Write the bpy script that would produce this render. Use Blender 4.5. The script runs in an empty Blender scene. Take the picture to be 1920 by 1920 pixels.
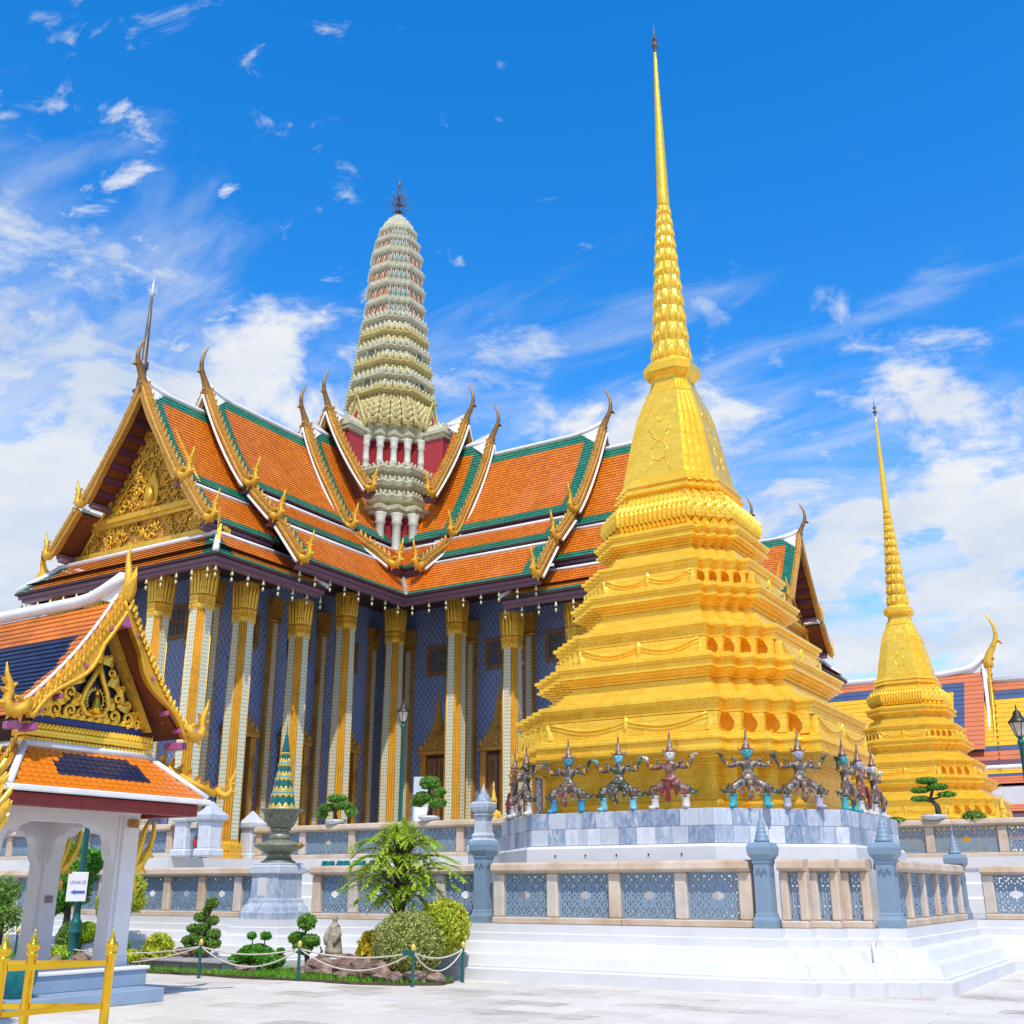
import bpy, math, random
from mathutils import Vector, Matrix
R = math.radians
SC = bpy.context.scene
COL = SC.collection
# ------------------------------------------------------------------ camera
cam = bpy.data.cameras.new('camera'); camo = bpy.data.objects.new('camera', cam); COL.objects.link(camo)
cam.sensor_width = 36.0; cam.lens = 36.0 * 2034.0 / 1920.0; cam.clip_end = 2000
camo.location = (0, 0, 1.6); camo.rotation_euler = (R(90 + 19.1), 0, R(31.7)); SC.camera = camo
# ------------------------------------------------------------------ light
SUN_EL, SUN_AZ = 58.0, 141.0          # azimuth measured clockwise from +Y (128 = from +X -Y)
sx, sy = math.sin(R(SUN_AZ)), math.cos(R(SUN_AZ))
sun = bpy.data.lights.new('sun', 'SUN'); sun.energy = 2.8; sun.angle = R(0.6); sun.color = (1.0, 0.93, 0.80)
suno = bpy.data.objects.new('sun', sun); COL.objects.link(suno)
suno.rotation_euler = Vector((sx * math.cos(R(SUN_EL)), sy * math.cos(R(SUN_EL)), math.sin(R(SUN_EL)))).to_track_quat('Z', 'Y').to_euler()
suno.location = (0, 0, 60)
SC.view_settings.view_transform = 'Standard'; SC.view_settings.look = 'None'
SC.view_settings.exposure = 0.60; SC.view_settings.gamma = 1.0; SC.view_settings.use_curve_mapping = False

def build_world():
    w = bpy.data.worlds.new('World'); SC.world = w; w.use_nodes = True
    nt = w.node_tree; N = nt.nodes; L = nt.links; N.clear()
    out = N.new('ShaderNodeOutputWorld'); bg = N.new('ShaderNodeBackground'); bg.inputs['Strength'].default_value = 0.15
    L.new(bg.outputs[0], out.inputs[0])
    sky = N.new('ShaderNodeTexSky'); sky.sky_type = 'NISHITA'; sky.sun_disc = False
    sky.sun_elevation = R(SUN_EL); sky.sun_rotation = R(SUN_AZ); sky.air_density = 1.0; sky.dust_density = 0.4; sky.ozone_density = 3.0
    hs = N.new('ShaderNodeHueSaturation'); hs.inputs['Hue'].default_value = 0.504; hs.inputs['Saturation'].default_value = 1.41; hs.inputs['Value'].default_value = 1.22
    L.new(sky.outputs[0], hs.inputs['Color'])
    tc = N.new('ShaderNodeTexCoord'); sep = N.new('ShaderNodeSeparateXYZ'); L.new(tc.outputs['Generated'], sep.inputs[0])
    def M(op, a, b=None, clamp=False):
        n = N.new('ShaderNodeMath'); n.operation = op; n.use_clamp = clamp
        for i, v in enumerate((a, b)):
            if v is None: continue
            if isinstance(v, (int, float)): n.inputs[i].default_value = v
            else: L.new(v, n.inputs[i])
        return n.outputs[0]
    zz = M('MAXIMUM', sep.outputs[2], 0.0)
    den = M('ADD', zz, 0.16)
    px = M('DIVIDE', sep.outputs[0], den); py = M('DIVIDE', sep.outputs[1], den)
    comb = N.new('ShaderNodeCombineXYZ'); L.new(px, comb.inputs[0]); L.new(py, comb.inputs[1])
    def noise(scale, detail, rough, off, stretch=(1, 1, 1), rot=0.0, dist=0.0):
        mp = N.new('ShaderNodeMapping'); L.new(comb.outputs[0], mp.inputs['Vector'])
        mp.inputs['Location'].default_value = off; mp.inputs['Scale'].default_value = stretch; mp.inputs['Rotation'].default_value = (0, 0, rot)
        n = N.new('ShaderNodeTexNoise'); n.inputs['Scale'].default_value = scale; n.inputs['Detail'].default_value = detail
        n.inputs['Roughness'].default_value = rough; n.inputs['Distortion'].default_value = dist
        L.new(mp.outputs[0], n.inputs['Vector']); return n.outputs['Fac']
    def ramp(fac, lo, hi):
        n = N.new('ShaderNodeMapRange'); n.interpolation_type = 'SMOOTHSTEP'; n.inputs['From Min'].default_value = lo; n.inputs['From Max'].default_value = hi
        L.new(fac, n.inputs['Value']); return n.outputs[0]
    # cloud cover thins with height above the horizon
    low = ramp(zz, 0.68, 0.24)
    side = M('MULTIPLY', M('ADD', M('MULTIPLY', sep.outputs[0], math.cos(R(31.7))), M('MULTIPLY', sep.outputs[1], math.sin(R(31.7)))), -0.16)
    big = noise(1.15, 3, 0.5, CLOUD_BIG)
    puff = noise(4.2, 9, 0.62, CLOUD_PUFF, dist=0.35)
    wisp = noise(2.0, 7, 0.6, CLOUD_WISP, (1.0, 3.2, 1), 0.9, 0.6)
    cov = M('ADD', side, M('ADD', M('MULTIPLY', big, 0.70), M('MULTIPLY', low, 0.55)))
    c1 = ramp(M('ADD', M('MULTIPLY', puff, 0.85), M('MULTIPLY', cov, 0.62)), 0.82, 0.99)
    c2 = M('MULTIPLY', ramp(M('ADD', M('MULTIPLY', wisp, 0.8), M('MULTIPLY', cov, 0.66)), 0.76, 1.08), 0.62)
    tiny = noise(10.0, 8, 0.6, (1.3, 4.1, 0), (1.0, 1.7, 1), 0.5, 0.4)
    c3 = M('MULTIPLY', ramp(M('ADD', M('MULTIPLY', tiny, 0.9), M('MULTIPLY', side, 1.5)), 0.57, 0.72), 0.85)
    cl = M('MAXIMUM', M('MAXIMUM', c1, c3), c2)
    haze = M('MULTIPLY', ramp(zz, 0.46, 0.0), 0.45)
    cl = M('MINIMUM', M('ADD', cl, haze), 0.97)
    shade = ramp(noise(3.0, 5, 0.55, (2.1, 0.4, 0)), 0.3, 0.75)
    cc = N.new('ShaderNodeMix'); cc.data_type = 'RGBA'; cc.inputs[6].default_value = (2.75, 3.15, 3.75, 1); cc.inputs[7].default_value = (4.0, 4.05, 4.1, 1)
    L.new(shade, cc.inputs[0])
    mix = N.new('ShaderNodeMix'); mix.data_type = 'RGBA'
    L.new(cl, mix.inputs[0]); L.new(hs.outputs[0], mix.inputs[6]); L.new(cc.outputs[2], mix.inputs[7])
    L.new(mix.outputs[2], bg.inputs['Color'])
CLOUD_BIG = (3.1, 0.6, 0.0); CLOUD_PUFF = (0.4, 1.7, 0.0); CLOUD_WISP = (5.0, 2.0, 0)
build_world()

# ------------------------------------------------------------------ materials
def newmat(name):
    m = bpy.data.materials.new(name); m.use_nodes = True
    nt = m.node_tree; b = nt.nodes['Principled BSDF']; return m, nt, b
class G:
    """small node-graph helper"""
    def __init__(s, nt): s.nt = nt; s.N = nt.nodes; s.L = nt.links; s.tc = None
    def coord(s, which='Object'):
        if s.tc is None: s.tc = s.N.new('ShaderNodeTexCoord')
        return s.tc.outputs[which]
    def put(s, sock, v):
        if isinstance(v, (int, float)): sock.default_value = v
        elif isinstance(v, tuple): sock.default_value = v
        else: s.L.new(v, sock)
    def math(s, op, a, b=0.0, clamp=False):
        n = s.N.new('ShaderNodeMath'); n.operation = op; n.use_clamp = clamp; s.put(n.inputs[0], a); s.put(n.inputs[1], b); return n.outputs[0]
    def mapping(s, vec, scale=(1, 1, 1), loc=(0, 0, 0), rot=(0, 0, 0)):
        n = s.N.new('ShaderNodeMapping'); s.L.new(vec, n.inputs[0]); n.inputs['Scale'].default_value = scale; n.inputs['Location'].default_value = loc; n.inputs['Rotation'].default_value = rot
        return n.outputs[0]
    def noise(s, vec, scale, detail=4, rough=0.55, dist=0.0):
        n = s.N.new('ShaderNodeTexNoise'); s.L.new(vec, n.inputs['Vector']); n.inputs['Scale'].default_value = scale
        n.inputs['Detail'].default_value = detail; n.inputs['Roughness'].default_value = rough; n.inputs['Distortion'].default_value = dist; return n.outputs['Fac']
    def voronoi(s, vec, scale, feature='F1', out='Distance'):
        n = s.N.new('ShaderNodeTexVoronoi'); n.feature = feature; s.L.new(vec, n.inputs['Vector']); n.inputs['Scale'].default_value = scale; return n.outputs[out]
    def ramp(s, fac, stops, interp='LINEAR'):
        n = s.N.new('ShaderNodeValToRGB'); n.color_ramp.interpolation = interp
        el = n.color_ramp.elements
        while len(el) < len(stops): el.new(0.5)
        for e, (p, c) in zip(el, stops): e.position = p; e.color = (*c, 1) if len(c) == 3 else c
        s.put(n.inputs[0], fac); return n.outputs[0]
    def rng(s, v, a, b, c=0.0, d=1.0, smooth=False):
        n = s.N.new('ShaderNodeMapRange'); s.put(n.inputs[0], v)
        for i, x in enumerate((a, b, c, d)): n.inputs[i + 1].default_value = x
        if smooth: n.interpolation_type = 'SMOOTHSTEP'
        return n.outputs[0]
    def mix(s, fac, a, b, mode='MIX'):
        n = s.N.new('ShaderNodeMix'); n.data_type = 'RGBA'; n.blend_type = mode; s.put(n.inputs[0], fac)
        s.put(n.inputs[6], (*a, 1) if isinstance(a, tuple) and len(a) == 3 else a); s.put(n.inputs[7], (*b, 1) if isinstance(b, tuple) and len(b) == 3 else b); return n.outputs[2]
    def sep(s, vec):
        n = s.N.new('ShaderNodeSeparateXYZ'); s.L.new(vec, n.inputs[0]); return n.outputs
    def comb(s, x, y, z=0.0):
        n = s.N.new('ShaderNodeCombineXYZ'); s.put(n.inputs[0], x); s.put(n.inputs[1], y); s.put(n.inputs[2], z); return n.outputs[0]
    def bump(s, b, h, strength=0.3, dist=0.02):
        n = s.N.new('ShaderNodeBump'); n.inputs['Strength'].default_value = strength; n.inputs['Distance'].default_value = dist
        s.put(n.inputs['Height'], h); s.L.new(n.outputs[0], b.inputs['Normal'])
    def objrand(s):
        n = s.N.new('ShaderNodeObjectInfo'); return n.outputs['Random']
    def island(s):
        n = s.N.new('ShaderNodeNewGeometry'); return n.outputs['Random Per Island']
MAT = {}
def plain(name, col, rough=0.55, metal=0.0, var=0.12, scale=3.0, bump=0.12, bscale=30.0, tint=None, spec=0.5, detail=5):
    m, nt, b = newmat(name); g = G(nt); o = g.coord()
    n = g.noise(o, scale, detail, 0.6)
    d = tint or tuple(c * (1 - 2.2 * var) for c in col)
    c = g.ramp(n, [(0.28, d), (0.62, col), (0.85, tuple(min(1, x * (1 + var)) for x in col))])
    nt.links.new(c, b.inputs['Base Color'])
    b.inputs['Roughness'].default_value = rough; b.inputs['Metallic'].default_value = metal; b.inputs['Specular IOR Level'].default_value = spec
    if bump: g.bump(b, g.noise(o, bscale, 3), bump, 0.02)
    MAT[name] = m; return m
def gold(name, col=(0.86, 0.50, 0.020), dark=(0.55, 0.25, 0.006), rough=0.34, metal=0.45, cell=5.0, bump=0.22, fine=18.0, cv=0.10, facet=0.0):
    m, nt, b = newmat(name); g = G(nt); o = g.coord()
    n = g.noise(o, 1.3, 6, 0.6); v = g.voronoi(o, cell, 'F1', 'Color'); vs = g.sep(v)[0]
    f = g.math('ADD', g.math('MULTIPLY', n, 0.90), g.math('MULTIPLY', vs, cv))
    c = g.ramp(f, [(0.26, dark), (0.46, col), (0.75, tuple(min(1, x * 1.12 + 0.015) for x in col))])
    nt.links.new(c, b.inputs['Base Color']); b.inputs['Metallic'].default_value = metal
    nt.links.new(g.rng(g.noise(o, 7, 3), 0.3, 0.7, rough - 0.08, rough + 0.14), b.inputs['Roughness'])
    h = g.math('ADD', g.math('MULTIPLY', vs, cv), g.noise(o, fine, 5, 0.65))
    g.bump(b, h, bump, 0.03)
    if facet:      # tiny gilded mosaic pieces, each set at a slightly different angle
        vc = g.voronoi(o, 15.0, 'F1', 'Color'); bn = b.inputs['Normal'].links[0].from_socket
        def VM(op, a_, b_=None):
            n_ = nt.nodes.new('ShaderNodeVectorMath'); n_.operation = op; nt.links.new(a_, n_.inputs[0])
            if isinstance(b_, tuple): n_.inputs[1].default_value = b_
            elif b_ is not None: nt.links.new(b_, n_.inputs[1])
            return n_.outputs[0]
        t_ = VM('MULTIPLY', VM('SUBTRACT', vc, (.5, .5, .5)), (facet, facet, facet)); nt.links.new(VM('NORMALIZE', VM('ADD', bn, t_)), b.inputs['Normal'])
    MAT[name] = m; return m
def m_goldleaf():
    m, nt, b = newmat('gold_leaf'); g = G(nt); o = g.coord(); x, y, z = g.sep(o)
    br = nt.nodes.new('ShaderNodeTexBrick'); nt.links.new(g.comb(g.math('ADD', x, y), z), br.inputs['Vector'])
    br.inputs['Color1'].default_value = (1.0, 0.66, 0.075, 1); br.inputs['Color2'].default_value = (0.95, 0.57, 0.045, 1); br.inputs['Mortar'].default_value = (0.80, 0.44, 0.022, 1)
    br.inputs['Scale'].default_value = 1; br.inputs['Mortar Size'].default_value = 0.005; br.inputs['Brick Width'].default_value = 0.31; br.inputs['Row Height'].default_value = 0.155
    n = g.noise(o, 1.1, 6, 0.62)
    c = g.mix(g.rng(n, 0.54, 0.82, 0.0, 0.5), br.outputs['Color'], (0.74, 0.37, 0.010))
    nt.links.new(c, b.inputs['Base Color']); b.inputs['Metallic'].default_value = 0.45
    nt.links.new(g.rng(g.noise(o, 5, 4), 0.3, 0.7, 0.20, 0.40), b.inputs['Roughness'])
    h = g.math('ADD', g.math('MULTIPLY', g.noise(o, 4.5, 4, 0.55), 1.0), g.math('ADD', g.math('MULTIPLY', g.sep(br.outputs['Color'])[1], 0.5), g.math('MULTIPLY', g.noise(o, 22, 3), 0.15)))
    g.bump(b, h, 0.30, 0.045); MAT['gold_leaf'] = m
m_goldleaf()
gold('gold_ornament', (0.74, 0.40, 0.030), (0.26, 0.10, 0.008), 0.38, 0.45, 16, 0.5, 40)
gold('gold_aged', (0.52, 0.27, 0.045), (0.18, 0.08, 0.015), 0.42, 0.4, 14, 0.6, 34)
gold('gold_bright', (0.90, 0.55, 0.03), (0.80, 0.44, 0.015), 0.16, 0.9, 3, 0.0, 4, 0.0)
gold('gold_chofa', (0.30, 0.15, 0.03), (0.10, 0.045, 0.012), 0.40, 0.4, 14, 0.4, 30)
gold('gold_barge', (0.50, 0.26, 0.035), (0.13, 0.055, 0.012), 0.40, 0.4, 11, 0.7, 24, 0.35)
gold('gold_column', (0.78, 0.46, 0.045), (0.46, 0.22, 0.012), 0.34, 0.45, 12, 0.35, 34, 0.25)
plain('plaster', (0.74, 0.745, 0.755), 0.6, var=0.04, scale=1.4, bump=0.05, bscale=14, tint=(0.62, 0.63, 0.65))
plain('white_trim', (0.80, 0.80, 0.80), 0.5, var=0.06, scale=4, bump=0.04)
plain('pavilion_white', (0.80, 0.79, 0.78), 0.55, var=0.05, scale=2, bump=0.05, bscale=20)
plain('granite', (0.60, 0.49, 0.39), 0.6, var=0.13, scale=2.2, bump=0.25, bscale=60, tint=(0.44, 0.31, 0.19))
plain('granite_pale', (0.62, 0.54, 0.47), 0.6, var=0.10, scale=3.2, bump=0.2, bscale=60)
plain('blue_grey_paint', (0.20, 0.29, 0.385), 0.45, var=0.06, scale=5, bump=0.08)
plain('base_blue', (0.26, 0.36, 0.48), 0.5, var=0.06, scale=3)
plain('red_beam', (0.26, 0.022, 0.022), 0.45, var=0.1, scale=6)
plain('red_wall', (0.42, 0.035, 0.045), 0.5, var=0.12, scale=8)
plain('purple', (0.13, 0.04, 0.09), 0.45, var=0.15, scale=6)
plain('soffit_dark', (0.055, 0.025, 0.03), 0.6, var=0.2, scale=5)
plain('teal_paint', (0.005, 0.11, 0.105), 0.35, var=0.08, scale=6, bump=0.03)
plain('teal_glaze', (0.0, 0.16, 0.17), 0.2, var=0.15, scale=5, bump=0.02)
plain('bronze_green', (0.30, 0.33, 0.24), 0.42, metal=0.25, var=0.3, scale=12, bump=0.3, bscale=40)
plain('statue_stone', (0.40, 0.35, 0.26), 0.7, var=0.25, scale=9, bump=0.4, bscale=30)
plain('bark', (0.10, 0.07, 0.05), 0.8, var=0.25, scale=10, bump=0.6, bscale=25)
plain('rope', (0.62, 0.57, 0.50), 0.8, var=0.1, scale=20)
plain('dark_metal', (0.05, 0.045, 0.04), 0.45, metal=0.4, var=0.2)
plain('spire_iron', (0.17, 0.14, 0.12), 0.5, metal=0.4, var=0.3, scale=20)
plain('glass_dark', (0.10, 0.13, 0.16), 0.06, var=0.2, bump=0.0)
plain('lamp_glass', (0.70, 0.60, 0.52), 0.15, var=0.05, bump=0.0)
plain('window_frame', (0.24, 0.12, 0.05), 0.45, var=0.15)
plain('magenta', (0.38, 0.09, 0.24), 0.4, var=0.1)
plain('royal_blue', (0.012, 0.03, 0.20), 0.4, var=0.1)
plain('navy', (0.008, 0.014, 0.05), 0.5, var=0.2)
plain('soil', (0.10, 0.07, 0.045), 0.9, var=0.25, scale=6, bump=0.5)
plain('bell_pale', (0.70, 0.62, 0.36), 0.35, metal=0.3, var=0.1)
plain('sign_white', (0.80, 0.78, 0.82), 0.4, var=0.02, bump=0)
plain('sign_violet', (0.22, 0.16, 0.38), 0.5, var=0.02, bump=0)
plain('sign_blue', (0.05, 0.16, 0.45), 0.5, var=0.02, bump=0)
plain('plaque', (0.36, 0.27, 0.26), 0.5, var=0.25, scale=30)
plain('floor_stone', (0.55, 0.52, 0.48), 0.6, var=0.1)
for nm_, c_ in (('flat_yellow', (0.82, 0.45, 0.008)), ('flat_blue', (0.05, 0.09, 0.20)), ('flat_brick', (0.60, 0.17, 0.06))): plain(nm_, c_, 0.45, var=0.07, scale=0.8, bump=0.35, bscale=9)
plain('prang_pale', (0.58, 0.56, 0.38), 0.5, var=0.16, scale=7, bump=0.5, bscale=26, tint=(0.36, 0.36, 0.24))
plain('prang_yellow', (0.60, 0.51, 0.20), 0.5, var=0.18, scale=7, bump=0.5, bscale=26)
plain('prang_green', (0.10, 0.32, 0.24), 0.4, var=0.2, scale=9)
plain('prang_orange', (0.55, 0.24, 0.10), 0.45, var=0.2, scale=9)
plain('prang_white', (0.66, 0.66, 0.56), 0.5, var=0.12, scale=9, bump=0.4)
plain('mini_teal', (0.0, 0.13, 0.12), 0.3, var=0.15, scale=10)
plain('mini_gold', (0.75, 0.55, 0.12), 0.35, metal=0.3, var=0.12)

def m_plaster():
    m, nt, b = newmat('plaster'); g = G(nt); o = g.coord()
    n = g.noise(o, 1.2, 6, 0.6); st = g.noise(g.mapping(o, (5.0, 5.0, 0.5)), 1.6, 6, 0.65); z = g.sep(o)[2]
    c = g.ramp(n, [(0.3, (0.60, 0.605, 0.61)), (0.6, (0.66, 0.665, 0.67))])
    c = g.mix(g.rng(st, 0.56, 0.78, 0.0, 0.45), c, (0.56, 0.55, 0.53))
    sp = g.noise(o, 9.0, 4, 0.7); c = g.mix(g.rng(sp, 0.66, 0.74, 0.0, 0.5), c, (0.50, 0.48, 0.45))
    nt.links.new(c, b.inputs['Base Color']); b.inputs['Roughness'].default_value = 0.6; g.bump(b, g.noise(o, 6.0, 5, 0.6), 0.10, 0.02); MAT['plaster'] = m
m_plaster()
def m_marble(name, c1, c2, c3):
    m, nt, b = newmat(name); g = G(nt); o = g.coord()
    r = g.objrand(); off = g.comb(g.math('MULTIPLY', r, 17.0), g.math('MULTIPLY', r, 9.0), g.math('MULTIPLY', r, 5.0))
    va = g.nt.nodes.new('ShaderNodeVectorMath'); g.L.new(o, va.inputs[0]); g.L.new(off, va.inputs[1])
    v = va.outputs[0]
    n = g.noise(g.mapping(v, (2.2, 2.2, 1.0), rot=(0.3, 0.4, 0.5)), 3.0, 8, 0.68, 1.6)
    c = g.ramp(n, [(0.30, c1), (0.50, c2), (0.68, c3)])
    c = g.mix(g.rng(r, 0.45, 1.0, 0.0, 0.8), c, c3); c = g.mix(g.rng(r, 0.4, 0.0, 0.0, 0.45), c, c1)
    nt.links.new(c, b.inputs['Base Color']); b.inputs['Roughness'].default_value = 0.35; MAT[name] = m
m_marble('marble_blue', (0.11, 0.17, 0.28), (0.30, 0.38, 0.50), (0.60, 0.63, 0.68))
m_marble('marble_pale', (0.34, 0.40, 0.50), (0.56, 0.61, 0.69), (0.74, 0.75, 0.77))

def m_tiles(name, col, col2, gloss=0.35):
    m, nt, b = newmat(name); g = G(nt); uv = g.coord('UV')
    br = nt.nodes.new('ShaderNodeTexBrick'); nt.links.new(uv, br.inputs['Vector'])
    br.inputs['Color1'].default_value = (*col, 1); br.inputs['Color2'].default_value = (*col2, 1); br.inputs['Mortar'].default_value = tuple(c * 0.35 for c in col) + (1,)
    br.inputs['Scale'].default_value = 1.0; br.inputs['Mortar Size'].default_value = 0.012; br.inputs['Brick Width'].default_value = 0.15; br.inputs['Row Height'].default_value = 1.0
    br.inputs['Bias'].default_value = 0.0; br.offset = 0.5
    n = g.noise(g.coord(), 0.9, 4)
    c = g.mix(g.rng(n, 0.50, 0.80, 0.0, 0.5), br.outputs['Color'], tuple(min(1, c * 0.62) for c in col)); c = g.mix(g.rng(g.noise(g.coord(), 0.55, 5, 0.7), 0.52, 0.72, 0.0, 0.38), c, tuple(min(1, c * 0.9 + 0.10) for c in col)); c = g.mix(g.rng(g.noise(g.coord(), 14.0, 2), 0.56, 0.7, 0.0, 0.5), c, tuple(x * 0.55 for x in col))
    nt.links.new(c, b.inputs['Base Color']); b.inputs['Roughness'].default_value = gloss
    g.bump(b, br.outputs['Fac'], -0.4, 0.02); MAT[name] = m
m_tiles('tile_orange', (0.80, 0.235, 0.012), (0.60, 0.145, 0.010))
m_tiles('tile_green', (0.022, 0.19, 0.115), (0.03, 0.26, 0.17))
m_tiles('tile_navy', (0.012, 0.028, 0.085), (0.03, 0.065, 0.14))
m_tiles('tile_yellow', (0.80, 0.42, 0.006), (0.72, 0.36, 0.006))
m_tiles('tile_brick', (0.56, 0.16, 0.06), (0.50, 0.13, 0.045))
m_tiles('tile_blue', (0.05, 0.085, 0.19), (0.04, 0.07, 0.15))

def m_wall():
    m, nt, b = newmat('wall_mosaic'); g = G(nt); x, y, z = g.sep(g.coord())
    u = g.math('ADD', x, y); p = 0.235
    s = g.math('DIVIDE', g.math('ADD', u, g.math('MULTIPLY', z, 0.72)), p); t = g.math('DIVIDE', g.math('SUBTRACT', u, g.math('MULTIPLY', z, 0.72)), p)
    fs = g.math('ABSOLUTE', g.math('SUBTRACT', g.math('FRACT', s), 0.5)); ft = g.math('ABSOLUTE', g.math('SUBTRACT', g.math('FRACT', t), 0.5))
    edge = g.math('MAXIMUM', fs, ft); cen = g.math('ADD', fs, ft)
    n = g.noise(g.coord(), 0.8, 3); k = g.noise(g.coord(), 9.0, 2)
    base = g.mix(g.rng(k, 0.35, 0.65), (0.04, 0.12, 0.31), (0.09, 0.19, 0.38))
    c = g.mix(g.rng(edge, 0.36, 0.46), base, (0.34, 0.37, 0.52))
    c = g.mix(g.rng(cen, 0.22, 0.12), c, g.mix(g.rng(k, 0.46, 0.54), (0.46, 0.54, 0.72), (0.30, 0.07, 0.16)))
    c = g.mix(g.rng(n, 0.45, 0.7, 0, 0.35), c, (0.14, 0.16, 0.32))
    nt.links.new(c, b.inputs['Base Color']); b.inputs['Roughness'].default_value = 0.35; g.bump(b, edge, 0.3, 0.02); MAT['wall_mosaic'] = m
m_wall()
def m_colmos():
    m, nt, b = newmat('column_mosaic'); g = G(nt); x, y, z = g.sep(g.coord())
    u = g.math('ADD', x, y); p = 0.11
    fu = g.math('ABSOLUTE', g.math('SUBTRACT', g.math('FRACT', g.math('DIVIDE', u, p)), 0.5)); fz = g.math('ABSOLUTE', g.math('SUBTRACT', g.math('FRACT', g.math('DIVIDE', z, 0.13)), 0.5))
    d = g.math('ADD', fu, fz)
    c = g.mix(g.rng(d, 0.36, 0.26), (0.70, 0.68, 0.52), (0.20, 0.34, 0.30))
    c = g.mix(g.rng(fu, 0.42, 0.48), c, (0.62, 0.45, 0.12))
    nt.links.new(c, b.inputs['Base Color']); b.inputs['Roughness'].default_value = 0.35; g.bump(b, d, 0.3, 0.015); MAT['column_mosaic'] = m
m_colmos()
def m_stripe(name, c1, c2, period=0.14, axis='u'):
    m, nt, b = newmat(name); g = G(nt); x, y, z = g.sep(g.coord())
    u = g.math('ADD', x, y) if axis == 'u' else z
    f = g.math('ABSOLUTE', g.math('SUBTRACT', g.math('FRACT', g.math('DIVIDE', g.math('ADD', u, g.math('MULTIPLY', z, 1.2)), period)), 0.5))
    nt.links.new(g.mix(g.rng(f, 0.18, 0.32), c1, c2), b.inputs['Base Color']); b.inputs['Roughness'].default_value = 0.45; g.bump(b, f, 0.4, 0.02); MAT[name] = m
m_stripe('purple_stripe', (0.085, 0.022, 0.05), (0.28, 0.16, 0.21), 0.11)
def m_soffit():
    m, nt, b = newmat('soffit_red'); g = G(nt); x, y, z = g.sep(g.coord())
    k = g.voronoi(g.coord(), 6.0)
    nt.links.new(g.mix(g.rng(k, 0.16, 0.08), (0.17, 0.045, 0.018), (0.50, 0.24, 0.05)), b.inputs['Base Color']); b.inputs['Roughness'].default_value = 0.5; MAT['soffit_red'] = m
m_soffit()
def m_mosaic_body(name, cols, dots):
    m, nt, b = newmat(name); g = G(nt); o = g.coord()
    v = g.voronoi(o, 26.0, 'F1', 'Color'); f = g.sep(v)[0]
    c = g.ramp(f, [(i / len(cols), c) for i, c in enumerate(cols)], 'CONSTANT')
    n = g.noise(o, 6, 3)
    c = g.mix(g.rng(n, 0.52, 0.60), c, dots)
    nt.links.new(c, b.inputs['Base Color']); b.inputs['Roughness'].default_value = 0.35; g.bump(b, f, 0.4, 0.01); MAT[name] = m
m_mosaic_body('mosaic_silver', [(0.13, 0.12, 0.10), (0.055, 0.04, 0.03), (0.28, 0.27, 0.25), (0.085, 0.07, 0.05)], (0.13, 0.07, 0.05))
m_mosaic_body('mosaic_green', [(0.02, 0.055, 0.03), (0.11, 0.065, 0.04), (0.30, 0.29, 0.26), (0.03, 0.075, 0.045)], (0.10, 0.05, 0.04))
m_mosaic_body('mosaic_brown', [(0.15, 0.075, 0.045), (0.28, 0.24, 0.21), (0.09, 0.045, 0.03), (0.22, 0.14, 0.09)], (0.24, 0.05, 0.03))
for nm, cl in (('mask_blue', (0.05, 0.28, 0.46)), ('mask_cyan', (0.20, 0.50, 0.58)), ('mask_white', (0.66, 0.64, 0.63)), ('mask_turquoise', (0.06, 0.42, 0.45)), ('mask_lilac', (0.45, 0.45, 0.55)), ('cloth_red', (0.22, 0.03, 0.03))):
    plain(nm, cl, 0.35, var=0.12, scale=14)
def m_leaf(name, dark, mid, light):
    m, nt, b = newmat(name); g = G(nt); r = g.island(); n = g.noise(g.coord(), 2.2, 3)
    f = g.math('ADD', g.math('MULTIPLY', r, 0.65), g.math('MULTIPLY', n, 0.45))
    nt.links.new(g.ramp(f, [(0.15, dark), (0.5, mid), (0.85, light)]), b.inputs['Base Color']); b.inputs['Roughness'].default_value = 0.45
    b.inputs['Specular IOR Level'].default_value = 0.35
    tr = nt.nodes.new('ShaderNodeBsdfTranslucent'); tr.inputs[0].default_value = (*light, 1); mx = nt.nodes.new('ShaderNodeMixShader'); mx.inputs[0].default_value = 0.3
    nt.links.new(b.outputs[0], mx.inputs[1]); nt.links.new(tr.outputs[0], mx.inputs[2]); nt.links.new(mx.outputs[0], nt.nodes['Material Output'].inputs[0]); MAT[name] = m
m_leaf('leaf_green', (0.03, 0.12, 0.012), (0.10, 0.29, 0.03), (0.27, 0.50, 0.08))
m_leaf('leaf_bright', (0.03, 0.12, 0.01), (0.08, 0.30, 0.02), (0.20, 0.50, 0.05))
m_leaf('leaf_dark', (0.03, 0.10, 0.015), (0.11, 0.25, 0.03), (0.30, 0.46, 0.09))
m_leaf('leaf_yellow', (0.15, 0.23, 0.012), (0.42, 0.50, 0.03), (0.72, 0.72, 0.09))
m_leaf('leaf_lime', (0.10, 0.22, 0.01), (0.30, 0.48, 0.02), (0.55, 0.68, 0.06))
m_leaf('leaf_mixed', (0.09, 0.15, 0.015), (0.30, 0.36, 0.05), (0.62, 0.60, 0.26))
m_leaf('leaf_gold', (0.35, 0.26, 0.01), (0.62, 0.48, 0.02), (0.80, 0.66, 0.05))
m_leaf('grass_blade', (0.05, 0.20, 0.01), (0.12, 0.38, 0.015), (0.24, 0.52, 0.03))
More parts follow.
